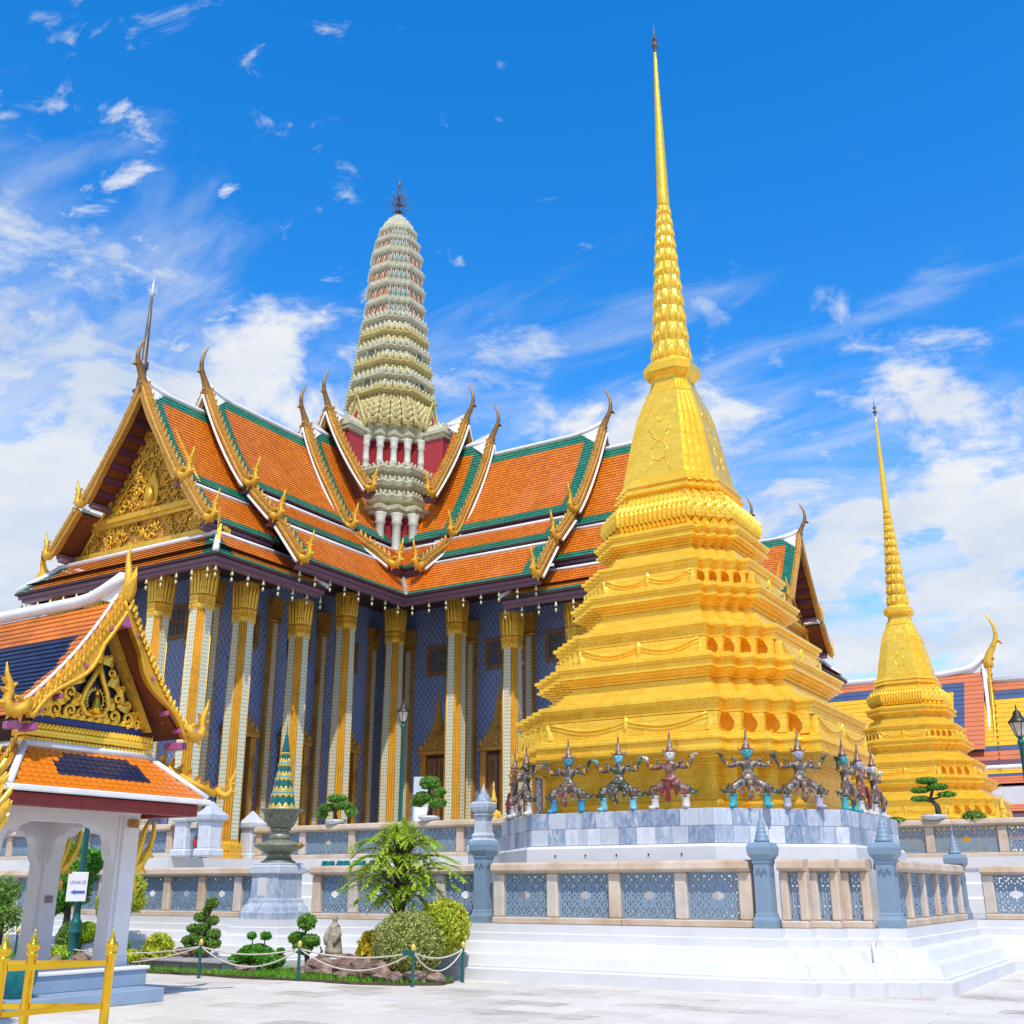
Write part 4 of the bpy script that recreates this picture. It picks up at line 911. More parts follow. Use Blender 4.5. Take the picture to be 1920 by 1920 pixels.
for d, z, a0, a1, mit in ((2.92, 15.38, 5.0, 11.4, False), (4.38, 13.92, 4.4, 11.4, True), (3.12, 15.22, 3.2, 5.7, True), (2.8, 14.84, 11.3, 14.4, False), (4.12, 12.88, 9.7, 14.2, False)): coping(d, z, a0, a1, mit)
# white mitre strips in the valley and the inner ends of the low skirt
for s in (-1, 1):
    b = MB(); b.tube([(s * 4.4, -4.4, 13.95), (s * 5.6, -5.6, 12.40)], .10, 6); A(b.build('valley_strip', 'white_trim', temple))
    b = MB(); b.tube([(s * 4.1, -10.5, 12.95), (s * 4.5, -10.1, 12.3), (s * 5.2, -9.65, 11.85)], .09, 6); A(b.build('skirt_end_strip', 'white_trim', temple))
    b = MB(); b.poly([(s * 4.1, -9.7, 12.8), (s * 5.1, -9.7, 11.8), (s * 4.1, -9.7, 11.6)]); A(b.build('skirt_end', 'soffit_dark', temple))
# hipped front skirt across the gable end
def front_skirt():
    P = sample(S4c, .17); n = len(P) - 1; b = MB(); off = 9.92       # a = d + off on the hip
    for k in range(n):
        p, q = P[k], P[k + 1]; nn = Vector((-(q - p).y, (q - p).x)).normalized(); q2 = q + nn * .03
        for (x0, x1, y0, y1, m) in ((-p.x, -p.x + .6, -q.x, -q.x + .6, 1), (-p.x + .6, p.x - .6, -q.x + .6, q.x - .6, 0), (p.x - .6, p.x, q.x - .6, q.x, 1)):
            b.poly([(x0, -(p.x + off), p.y), (y0, -(q2.x + off), q2.y), (y1, -(q2.x + off), q2.y), (x1, -(p.x + off), p.y)], m, [(x0, k), (y0, k + 1), (y1, k + 1), (x1, k)])
    b.poly([(-4.1, -14.0, 12.6), (4.1, -14.0, 12.6), (5.1, -15.0, 11.70), (-5.1, -15.0, 11.70)], 2)
    # side slopes continue to the hip
    for s in (-1, 1):
        for k in range(n):
            p, q = P[k], P[k + 1]; b.poly([(s * p.x, -14.15, p.y), (s * p.x, -(p.x + off), p.y), (s * q.x, -(q.x + off), q.y + .03), (s * q.x, -14.15, q.y + .03)], 1, [(14.15, k), (14.5, k), (14.7, k + 1), (14.15, k + 1)])
        b.poly([(s * 4.1, -13.9, 12.6), (s * 4.1, -14.05, 12.6), (s * 5.1, -15.02, 11.7), (s * 5.1, -13.9, 11.7)], 2)
    A(b.build('front_skirt', ['tile_orange', 'tile_green', 'soffit_dark'], temple))
    for s in (-1, 1):
        b = MB(); b.tube([(s * 4.15, -(4.15 + off), 12.84), (s * 5.14, -(5.14 + off), 11.85)], .11, 6); A(b.build('hip_strip', 'white_trim', temple))
        b = MB(); b.slab([(s * 4.35, -14.32, 12.7), (s * 4.75, -14.72, 12.25), (s * 4.55, -14.5, 13.0)], (s * .08, .08, 0)); leaf_prism(b, (s * 4.5, -14.45, 12.6), (s * .15, -.15, 1), (s * .7, -.7, 0), (s * .7, .7, 0), .95, .22, .06); A(b.build('hip_finial', 'gold_ornament', temple))
    b = MB(); b.tube([(-4.15, -14.09, 12.88), (4.15, -14.09, 12.88)], .085, 6); A(b.build('roof_coping', 'white_trim', temple))
    d, z = S4c[-1]
    for (i0, z0, z1, m) in ((-.10, z - .08, z + .0, 1), (.0, z - .22, z - .08, 0), (.10, z - .32, z - .22, 0)):
        x0, x1 = d - i0 - .06, d - i0 - .30; b = MB()
        b.prism([(-x0, -(x0 + off)), (x0, -(x0 + off)), (x1, -(x1 + off)), (-x1, -(x1 + off))], z0, z1, m)
        for s in (-1, 1):
            pts = [(s * x0, -9.7), (s * x0, -(x0 + off)), (s * x1, -(x1 + off)), (s * x1, -9.7)]; b.prism(pts if s < 0 else pts[::-1], z0, z1, m)
        A(b.build('eave_fascia', ['purple_stripe', 'soffit_dark'], temple))
front_skirt()
# carved pediment
def carve(b, inside, n, rng, y, size, m=0):
    k = 0
    while k < n:
        p = inside(rng)
        if p is None: continue
        a = rng.uniform(0, 6.28); r = size * rng.uniform(.6, 1.3); pts = []
        for i in range(6): t = a + i * .75; q = r * (1 - i * .14); pts.append((p[0] + q * math.cos(t), y - .02 - .03 * math.sin(i / 5 * 3.14), p[1] + q * math.sin(t)))
        b.tube(pts, [r * .30, r * .34, r * .30, r * .24, r * .18, r * .06], 4, m, True, False); k += 1
def pediment():
    y = -13.55; rng = random.Random(3)
    edge = lambda z: 0 if z > 19 else (lerp(2.75, 0, ((z - 14.6) / 4.4)) if z > 14.6 else lerp(4.0, 2.75, (z - 13.1) / 1.5))
    b = MB(); b.slab([(-3.9, y, 13.0), (3.9, y, 13.0), (2.75, y, 14.6), (0, y, 18.7), (-2.75, y, 14.6)], (0, .15, 0)); A(b.build('pediment_panel', 'gold_aged', temple))
    b = MB()
    def ins(r):
        z = r.uniform(13.45, 18.0); x = r.uniform(-3.6, 3.6)
        if 14.25 < z < 14.75 or 13.1 < z < 13.4: return None
        return (x, z) if abs(x) < edge(z) - .18 else None
    carve(b, ins, 620, rng, y, .15); o = A(b.build('carved_ornament', 'gold_ornament', temple)); o['kind'] = 'stuff'
    b = MB()
    for s in (-1, 1):
        b.tube([(s * 3.85, y - .05, 13.05), (s * 2.75, y - .05, 14.62), (0, y - .05, 18.72)], .07, 6); b.tube([(s * 2.1, y - .05, 14.75), (0, y - .05, 17.6)], .045, 6)
    for z0, z1, dpt in ((12.95, 13.12, .16), (13.12, 13.30, .24), (14.20, 14.36, .14), (14.36, 14.52, .22), (14.52, 14.62, .12)): b.box(-edge(z0) - .02, y - dpt, z0, edge(z0) + .02, y, z1)
    A(b.build('pediment_frame', 'gold_column', temple))
    b = MB(); b.slab([(-.35, y - .05, 14.75), (.35, y - .05, 14.75), (.35, y - .05, 15.4), (.2, y - .05, 15.7), (0, y - .05, 16.1), (-.2, y - .05, 15.7), (-.35, y - .05, 15.4)], (0, -.08, 0)); b.tube([(0, y - .14, 14.9), (0, y - .16, 15.2), (0, y - .14, 15.45)], [.2, .13, .06], 8); A(b.build('pediment_niche', 'gold_column', temple))
    # rafters seen under the overhang
    P = sample(S4, .62)
    for s in (-1, 1):
        for p in P[1:-1]:
            b = MB(); b.box(min(s * (p.x - .10), s * (p.x + .02)), -14.45, p.y - .30, max(s * (p.x - .10), s * (p.x + .02)), -13.6, p.y - .12); A(b.build('rafter', 'purple', temple))
pediment()
for (pr, a) in ((S1, 4.0), (S2, 5.4), (S3, 11.1)):
    b = MB(); q = sample(pr, .5); b.slab([(p.x, -a, p.y - .15) for p in q] + [(-p.x, -a, p.y - .15) for p in q[::-1][:-1]], (0, .1, 0)); A(b.build('gable_panel', 'soffit_red', temple))
# hanging bells
def bell_mesh():
    b = MB(); b.tube([(0, 0, 0), (0, 0, -.12)], .012, 4); b.lathe([(.02, -.10), (.045, -.14), (.055, -.22), (.085, -.29), (.08, -.30), (.01, -.30)], 8); b.tube([(0, 0, -.30), (0, 0, -.42)], .008, 4); b.lathe([(.01, -.40), (.05, -.45), (.065, -.50), (.04, -.56), (.005, -.60)], 8); return b.data('bell', ['bell_pale'])
BELL = bell_mesh()
def bells():
    for s in (-1, 1):
        n = 6
        for k in range(8): A(inst(BELL, 'hanging_bell', temple, (s * 5.35, -(5.75 + k * .80), 12.08), 0, .78))
        for k in range(8): A(inst(BELL, 'hanging_bell', temple, (s * 4.98, -(9.8 + k * .72), 11.48), 0, .78))
    for k in range(14): A(inst(BELL, 'hanging_bell', temple, (-4.7 + k * .72, -14.88, 11.48), 0, .78))
bells()
# walls
def walls():
    b = MB(); w = 2.1; e = 12.3
    pts = [(w, -2.1), (w, -e), (-w, -e), (-w, -2.1)]
    b.prism(pts[::-1], 2.45, 13.4); A(b.build('wall', 'wall_mosaic', temple))
    b = MB(); b.prism([(-2.25, -12.45), (2.25, -12.45), (2.25, -2.1), (-2.25, -2.1)], 2.45, 2.95); b.prism([(-2.18, -12.38), (2.18, -12.38), (2.18, -2.1), (-2.18, -2.1)], 2.95, 3.25); A(b.build('wall_base', 'gold_aged', temple))
    b = MB(); b.poly([(-5.0, -14.9, 12.15), (5.0, -14.9, 12.15), (5.0, -9.7, 12.15), (-5.0, -9.7, 12.15)]); b.poly([(-5.3, -9.7, 12.75), (5.3, -9.7, 12.75), (5.3, -5.3, 12.75), (0, -1.0, 12.75), (-5.3, -5.3, 12.75)]); A(b.build('porch_ceiling', 'soffit_dark', temple))
    for s in (-1, 1):
        for a in (3.3, 6.45, 9.2, 12.15):
            b = MB(); b.loft([[(s * (2.1 + dp), -(a - hw), z), (s * (2.1 + dp), -(a + hw), z), (s * 2.0, -(a + hw), z), (s * 2.0, -(a - hw), z)][::(1 if s > 0 else -1)] for hw, dp, z in ((.30, .30, 2.45), (.30, .30, 3.0), (.21, .20, 3.15), (.20, .20, 11.0), (.26, .26, 11.05), (.24, .24, 11.15), (.30, .32, 11.9))], 0, False, False, True); p = A(b.build('pilaster', 'gold_aged', temple))
            b = MB(); b.box(*(sorted((s * 2.302, s * 2.312)) and (min(s * 2.301, s * 2.314), -(a + .115), 3.2, max(s * 2.301, s * 2.314), -(a - .115), 10.95))); o = b.build('pilaster_inlay', 'column_mosaic', p); ARM.append((o, 9))
        for a in (4.8, 7.7, 10.5):
            door(s, a); window(s, a, 10.5)
    window(0, .52, 10.6)
DOORW = {}
def door(s, a):
    d = thing_part('door', (s * 2.1, -a, 2.45), R(90) if s > 0 else R(-90))
    inst(DM['frame'], 'door_frame', d); inst(DM['leaf'], 'door_leaf', d); inst(DM['spire'], 'door_spire', d)
def thing_part(name, loc, rz):
    me = DM['core']; o = inst(me, name, temple, loc, rz); A(o); return o
def window(s, a, z):
    if s: o = inst(WM['frame'], 'window', temple, (s * 2.1, -a, z), R(90) if s > 0 else R(-90))
    else: o = inst(WM['frame'], 'window', temple, (a, -12.3, z), 0)
    A(o); 
    for dx in (-.215, .215):
        for dz in (-.235, .235): inst(WM['pane'], 'pane', o, (dx, -.012, dz))
def door_meshes():
    D = {}
    b = MB(); b.box(-.52, -.02, 0, .52, .02, 4.2); D['core'] = b.data('door', ['soffit_dark'])
    b = MB(); b.bev(-.72, -.26, 0, -.46, .0, 4.2, .03); b.bev(.46, -.26, 0, .72, .0, 4.2, .03); b.bev(-.80, -.32, 4.2, .80, 0, 4.34, .02); D['frame'] = b.data('door_frame', ['gold_aged'])
    b = MB()
    for s in (-1, 1): b.box(min(s * .03, s * .44), -.06, .15, max(s * .03, s * .44), -.03, 4.05); b.tube([(s * .24, -.07, .4), (s * .24, -.09, 2.1), (s * .24, -.07, 3.8)], .05, 5)
    D['leaf'] = b.data('door_leaf', ['window_frame'])
    b = MB(); z = 4.34; w = .86
    for k in range(7):
        h = .21; b.loft([[(-q, -.30 * q, zz), (q, -.30 * q, zz), (q, 0, zz), (-q, 0, zz)] for q, zz in ((w, z), (w, z + .05), (w * .86, z + h * .75), (w * .80, z + h))], 0, False, True, True)
        for s in (-1, 0, 1): leaf_prism(b, (s * w * .8, -.30 * w - .01, z + .05), (0, 0, 1), (1, 0, 0), (0, -1, 0), .24 * w + .06, .2 * w + .05, .03)
        z += h; w *= .76
    b.loft([[(-q, -.30 * q - .02, zz), (q, -.30 * q - .02, zz), (q, 0, zz), (-q, 0, zz)] for q, zz in ((w, z), (w * .7, z + .25), (w * 1.0, z + .3), (w * .5, z + .5), (.015, z + 1.0))], 0, False, True, True); D['spire'] = b.data('door_spire', ['gold_aged']); return D
def win_meshes():
    W = {}; b = MB(); o, i, t = .57, .45, .07
    b.box(-.62, -t, -.64, .62, 0.0, -.47); b.box(-.62, -t, .47, .62, 0, .62); b.box(-.62, -t, -.47, -.43, 0, .47); b.box(.43, -t, -.47, .62, 0, .47); b.box(-.022, -t * .7, -.47, .022, 0, .47); b.box(-.43, -t * .7, -.022, -.022, 0, .022); b.box(.022, -t * .7, -.022, .43, 0, .022)
    W['frame'] = b.data('window', ['window_frame']); b = MB(); b.box(-.19, -.006, -.21, .19, .004, .21); W['pane'] = b.data('pane', ['glass_dark']); return W
DM = door_meshes(); WM = win_meshes(); walls()
# columns
def column_meshes():
    C = {}
    def ring(h, z, e=.50): return ring3(redent(h, h * e, 3), z)
    n = len(redent(1, .5, 3)); seg = []
    for j in range(n): seg.append(1 if j % 7 != 6 else 0)
    def shaft(top):
        b = MB(); b.loft([ring(.375, .62), ring(.36, top * .5), ring(.34, top)], 0, False, False, False, seg)
        for q in range(4):      # thin raised gold edging beside each mosaic face
            for s in (-1, 1):
                st = len(b.v); b.tube([(s * .175, -.372, .65), (s * .16, -.340, top)], .016, 4, 1); b.xf(Matrix.Rotation(R(90 * q), 4, 'Z'), st)
        d_ = .36 * .5 / 3
        for q in range(4):
            for i_ in range(4):
                x_, y_ = .375 * .5 + i_ * .0625, -.375 + i_ * .0625
                st = len(b.v); b.tube([(x_ + .002, y_ - .002, .65), (x_ * .907 + .002, y_ * .907 - .002, top)], .013, 4, 2); b.xf(Matrix.Rotation(R(90 * q), 4, 'Z'), st)
        return b.data('shaft', ['column_mosaic', 'gold_column', 'gold_aged'])
    for k, top in (('low', 7.95), ('high', 8.80)): C['shaft_' + k] = shaft(top)
    b = MB(); b.loft([ring(.54, 0), ring(.54, .16), ring(.48, .2), ring(.50, .28), ring(.43, .36), ring(.45, .46), ring(.39, .54), ring(.39, .62)], 0, False, True, False)
    for p, t, w in along(redent(.46, .28, 3), .12): leaf_prism(b, (p.x, p.y, .28), (0, 0, 1), (t.x, t.y, 0), (t.y, -t.x, 0), .30, w, .02)
    C['base'] = b.data('base', ['gold_column'])
    b = MB(); b.loft([ring(.35, 0), ring(.38, .03), ring(.38, .10), ring(.35, .13), ring(.35, .17), ring(.39, .20), ring(.39, .27), ring(.36, .31), ring(.35, .55), ring(.35, .95), ring(.40, 1.22), ring(.37, 1.25)], 0, False, False, True)
    for (h, z, H, wd) in ((.37, .32, .62, .13), (.385, .55, .72, .15)):
        for p, t, w in along(redent(h, h * .6, 3), wd):
            nn = Vector((t.y, -t.x, 0)); leaf_prism(b, (p.x, p.y, z), nn * .09 + Vector((0, 0, 1)), (t.x, t.y, 0), nn, H, w * .74, .03)
    for p, t, w in along(redent(.36, .216, 3), .11): leaf_prism(b, (p.x, p.y, .0), (0, 0, -1), (t.x, t.y, 0), (t.y, -t.x, 0), .22, w, .02)
    C['cap'] = b.data('capital', ['gold_column']); return C
COLM = column_meshes()
def column(a, d, high=False):
    o = inst(COLM['shaft_high' if high else 'shaft_low'], 'column', temple, (d, -a, 2.45)); A(o); top = 8.80 if high else 7.95
    inst(COLM['base'], 'base', o); inst(COLM['cap'], 'capital', o, (0, 0, top))
for s in (-1, 1):
    column(6.55, 3.45 * s, True); column(9.14, 3.45 * s); column(12.0, 3.5 * s); column(14.1, 3.7 * s); column(14.1, 1.65 * s)
column(3.45, 3.45, True)
# copies for the other arms
COPY_ALL = [(o, l) for o, l in ARM if l != 9]
def place(o, parent, k, src=None):
    c = copy_tree(o, parent); a = R(90 * k); x, y, z = o.location
    c.location = (x * math.cos(a) - y * math.sin(a), x * math.sin(a) + y * math.cos(a), z); c.rotation_euler[2] = o.rotation_euler[2] + a; return c
BIG = ('roof_slope', 'barge_board', 'wall', 'ridge_cap', 'front_skirt', 'eave_fascia', 'pediment_panel', 'gable_panel', 'chofa', 'porch_ceiling')
for k in (1, 2, 3):
    for o, l in COPY_ALL:
        if k == 1 or any(o.name.startswith(n) for n in BIG): place(o, temple, k)
hall = thing('background_hall', 'steep brown gabled hall with slender finials behind the near golden chedi', 'hall', (-31.1, 57.0, .85))
for o, l in COPY_ALL:
    if o.location.length < 60 and any(o.name.startswith(n) for n in BIG + ('white_verge', 'naga_finial', 'rafter', 'roof_coping', 'pediment_frame', 'hip_strip')): place(o, hall, 1)
# ================================================================== the tower (prang) over the crossing
def prang():
    def rg(h, e, z, n=4): return ring3(redent(h, h * e, n), z)
    def add(name, pr, mat, e=.52, n=4, cap=True): b = MB(); b.loft([rg(h, e, z, n) for h, z in pr], 0, False, True, cap); return b.build(name, mat, temple)
    def petals(b, h, z, H, wd, lean=.1, e=.52, t=.05, m=0, n=4, wk=1.0, minlen=0):
        for p, tn, w in along(redent(h, h * e, n), wd):
            nn = Vector((tn.y, -tn.x, 0)); leaf_prism(b, (p.x, p.y, z), nn * lean + Vector((0, 0, 1)), (tn.x, tn.y, 0), nn, H, w * wk, t, m)
    def cols(z0, z1, h, e, n, r=.19):
        P = redent(h, h * e, n)
        b = MB(); b.lathe([(r * 1.2, z0), (r * 1.2, z0 + .12), (r, z0 + .2), (r * .95, z0 + .55), (r * 1.15, z0 + .6), (r * .95, z0 + .68), (r * .92, z1 - .5), (r * 1.2, z1 - .42), (r * 1.0, z1 - .3), (r * 1.35, z1 - .05), (r * 1.35, z1)], 10); me = b.data('tower_column', ['prang_white'])
        d = h * (1 - e) / n
        for q in range(4):
            for i in range(n + 1):
                x, y = h * e + i * d, -h + i * d
                for _ in range(q): x, y = -y, x
                inst(me, 'tower_column', temple, (x * .985, y * .985, 0))
    # lower red stage with pale corner columns
    add('tower_stage', [(3.38, 13.2), (3.38, 17.0)], 'red_wall', .70, 2); cols(14.3, 17.0, 3.46, .70, 2, .21)
    st = [(3.40, 16.95), (3.58, 17.0), (3.58, 17.14), (3.74, 17.18), (3.74, 17.34), (3.58, 17.42), (3.40, 17.46)]; add('tower_cornice', st, 'prang_pale', .70, 2)
    z = 17.46
    for h in (3.25, 3.12, 2.98):
        b = MB(); b.loft([rg(h * .94, .72, z, 3), rg(h * .94, .72, z + .18, 3), rg(h * 1.02, .72, z + .26, 3), rg(h * 1.04, .72, z + .46, 3), rg(h * .98, .72, z + .6, 3), rg(h * .88, .72, z + .74, 3)], 0, False, True, True); petals(b, h * .97, z + .58, .22, .24, .25, .72, n=3); b.build('tower_ledge', 'prang_pale', temple); z += .74
    # upper red drum with five columns on each corner
    add('tower_stage', [(2.24, z - .05), (2.24, 21.45)], 'red_wall', .20); cols(z, 21.45, 2.32, .20, 4, .165)
    add('tower_cornice', [(2.3, 21.40), (2.44, 21.45), (2.44, 21.57), (2.54, 21.61), (2.54, 21.77), (2.42, 21.83), (2.42, 21.95), (2.56, 21.99), (2.56, 22.13), (2.40, 22.2)], 'prang_pale', .26)
    # red bays running out behind the topmost gables
    for q in range(4):
        b = MB(); b.box(-.42, -3.5, 17.0, .42, -1.5, 21.42); b.build('tower_bay', 'red_wall', temple, rz=R(90 * q))
        b = MB(); b.loft([[(-w, -3.5 - dy, z_), (w, -3.5 - dy, z_), (w, -1.5, z_), (-w, -1.5, z_)] for w, dy, z_ in ((.42, 0, 21.40), (.52, .1, 21.46), (.52, .1, 21.6), (.6, .15, 21.64), (.6, .15, 21.8), (.5, 0, 21.9), (.3, 0, 22.2))], 0, False, False, True); b.build('bay_cornice', 'prang_pale', temple, rz=R(90 * q))
    # flaring crown of leaves and the four gablets
    b = MB()
    for h, zz, H, ln in ((2.46, 22.12, .46, .35), (2.34, 22.46, .44, .28), (2.22, 22.80, .42, .22), (2.10, 23.1, .42, .2)): petals(b, h, zz, H, .30, ln, .36, .08)
    b.loft([rg(2.36, .36, 22.1), rg(2.28, .36, 22.6), rg(2.06, .42, 23.3), rg(1.95, .45, 23.6)], 0, False, True, True); b.build('leaf_crown', 'prang_yellow', temple)
    for q in range(4):
        b = MB(); y = -2.52
        b.slab([(-.5, y, 21.75), (.5, y, 21.75), (.45, y, 22.3), (0, y, 23.4), (-.45, y, 22.3)], (0, .4, 0)); b.tube([(-.56, y - .04, 21.8), (-.46, y - .04, 22.35), (0, y - .04, 23.6), (.46, y - .04, 22.35), (.56, y - .04, 21.8)], .07, 5)
        for s in (-1, 1): b.tube([(s * .55, y - .04, 21.9), (s * .75, y - .06, 22.1), (s * .80, y - .06, 22.45)], [.07, .05, .01], 5)
        b.tube([(0, y, 23.5), (0, y - .1, 23.8), (0, y - .04, 24.05)], [.06, .04, .01], 5); o = b.build('gablet', 'prang_yellow', temple, rz=R(90 * q))
        b = MB(); b.slab([(-.3, y - .02, 21.8), (.3, y - .02, 21.8), (.3, y - .02, 22.2), (0, y - .02, 22.85), (-.3, y - .02, 22.2)], (0, -.03, 0)); b.build('gablet_panel', 'red_wall', o)
    # tapering storeys
    hprof = [(23.4, 2.06), (24.4, 1.92), (25.4, 1.78), (26.4, 1.66), (27.4, 1.55), (28.6, 1.46), (30.0, 1.40), (31.4, 1.30), (32.4, 1.18), (33.2, 1.02), (33.8, .84), (34.3, .6)]
    def H(z):
        for (z0, h0), (z1, h1) in zip(hprof, hprof[1:]):
            if z <= z1: return lerp(h0, h1, (z - z0) / (z1 - z0))
        return .4
    z = 23.4; k = 0
    while z < 28.4:
        hh = .84; h = H(z + hh * .4); mt = 'prang_yellow' if k % 2 == 0 else 'prang_pale'
        b = MB(); b.loft([rg(h * .92, .5, z), rg(h * .90, .5, z + .38), rg(h * .98, .5, z + .44), rg(h * 1.05, .5, z + .52), rg(h * 1.05, .5, z + .62), rg(h * .96, .5, z + .68), rg(h * .99, .5, z + .76), rg(h * .90, .5, z + hh)], 0, False, True, True)
        petals(b, h * .93, z + .02, .40, .26, .08, .5, .07); petals(b, h * 1.0, z + .66, .26, .26, .12, .5, .05); b.build('tower_storey', mt, temple)
        if k in (1, 3):
            for q in range(4):
                w = MB(); w.slab([(-.16, -h * .96, z + .02), (.16, -h * .96, z + .02), (.16, -h * .96, z + .36), (0, -h * .96, z + .52), (-.16, -h * .96, z + .36)], (0, -.06, 0)); o = w.build('tower_niche', 'glass_dark', temple, rz=R(90 * q))
                w = MB(); w.tube([(-.24, -h * .98, z), (-.24, -h * .98, z + .4), (0, -h * .98, z + .75), (.24, -h * .98, z + .4), (.24, -h * .98, z)], .06, 5); w.build('niche_frame', 'prang_yellow', o)
        z += hh; k += 1
    while z < 33.3:
        hh = 1.0 if z < 31.8 else .72; h = H(z + hh * .4)
        b = MB(); b.loft([rg(h * .90, .46, z), rg(h * .89, .46, z + hh * .55), rg(h * 1.0, .46, z + hh * .60), rg(h * 1.03, .46, z + hh * .70), rg(h * 1.03, .46, z + hh * .80), rg(h * .96, .46, z + hh * .85), rg(h * .96, .46, z + hh)], [1, 0, 0, 0, 0, 0], False, True, True)
        b.build('tower_storey', ['prang_pale', 'prang_orange'], temple)
        b = MB(); P = redent(h * .905, h * .905 * .46, 4); n = len(P)
        for i in range(n):
            a, c = Vector(P[i]), Vector(P[(i + 1) % n]); L = (c - a).length; t = (c - a) / L; nn = Vector((t.y, -t.x, 0)); cnt = 3 if L > .6 else 1
            for j in range(cnt):
                p = a + t * (L * (j + .5) / cnt); w = L / cnt
                big = L > .6
                leaf_prism(b, (p.x, p.y, z + .02), (0, 0, 1), (t.x, t.y, 0), nn, hh * .56, w * .8, .05, 0 if not big else 2)
                pp = Vector((p.x, p.y, 0)); tt = Vector((t.x, t.y, 0))
                b.tube([tuple(pp + tt * (u * w * .46) + nn * .04 + Vector((0, 0, z + .02 + v * hh * .57))) for u, v in ((-1, 0), (-1, .5), (-.5, .85), (0, 1), (.5, .85), (1, .5), (1, 0))], .026, 4, 1)
        b.build('tower_niches', ['prang_green', 'prang_white', 'prang_orange'], temple)
        z += hh
    b = MB(); b.loft([rg(h, .5, zz) for h, zz in ((H(z) * 1.0, z - .05), (H(z) * .92, z + .25), (H(z) * .78, z + .5), (H(z) * .58, z + .75), (H(z) * .36, z + .95), (.15, z + 1.08))], 0, False, True, True); petals(b, H(z) * .95, z, .4, .2, -.2, .5, .05); petals(b, H(z) * .8, z + .38, .36, .2, -.55, .5, .04); b.build('tower_dome', 'prang_pale', temple); z += 1.0
    b = MB(); b.lathe([(.16, z - .1), (.18, z + .05), (.07, z + .15), (.05, z + 1.2), (.09, z + 1.28), (.03, z + 1.4), (.03, z + 1.75), (.10, z + 1.9), (.11, z + 2.0), (.03, z + 2.15), (.005, z + 2.75)], 8)
    for lv, r, n in ((.45, .62, 8), (.85, .5, 8), (1.2, .34, 6)):
        for a in range(n):
            th = 2 * math.pi * a / n; c, s = math.cos(th), math.sin(th); b.tube([(0, 0, z + lv - .2), (r * .6 * c, r * .6 * s, z + lv), (r * c, r * s, z + lv + .12), (r * 1.02 * c, r * 1.02 * s, z + lv + .38)], [.035, .03, .025, .006], 4)
    b.build('tower_finial', 'spire_iron', temple)
prang()
# tall thin mast behind the left gable
def mast():
    t = thing('spire_mast', 'thin dark mast with a silver trident tip rising behind the left gable', 'mast', (-38.9, 30.0, 2.45))
    b = MB(); b.lathe([(.42, 0), (.36, 14), (.32, 18.5), (.22, 21.6), (.16, 22.1), (.24, 22.2), (.24, 22.5), (.14, 22.6), (.11, 24.3), (.06, 26.0)], 10); b.build('shaft', 'spire_iron', t)
    b = MB()
    for k in range(16): zz = 15.5 + k * .36; b.lathe([(.30, zz), (.38, zz + .08), (.30, zz + .16)], 10)
    b.build('rings', 'spire_iron', t)
    b = MB(); b.lathe([(.06, 26.0), (.12, 26.2), (.14, 26.35), (.06, 26.5), (.10, 26.65), (.03, 26.8), (.005, 27.2)], 8)
    for a in range(4): th = a * 1.57; b.tube([(0, 0, 26.1), (.25 * math.cos(th), .25 * math.sin(th), 26.25), (.24 * math.cos(th), .24 * math.sin(th), 26.6)], [.03, .025, .005], 4)
    b.build('tip', 'marble_pale', t)
mast()
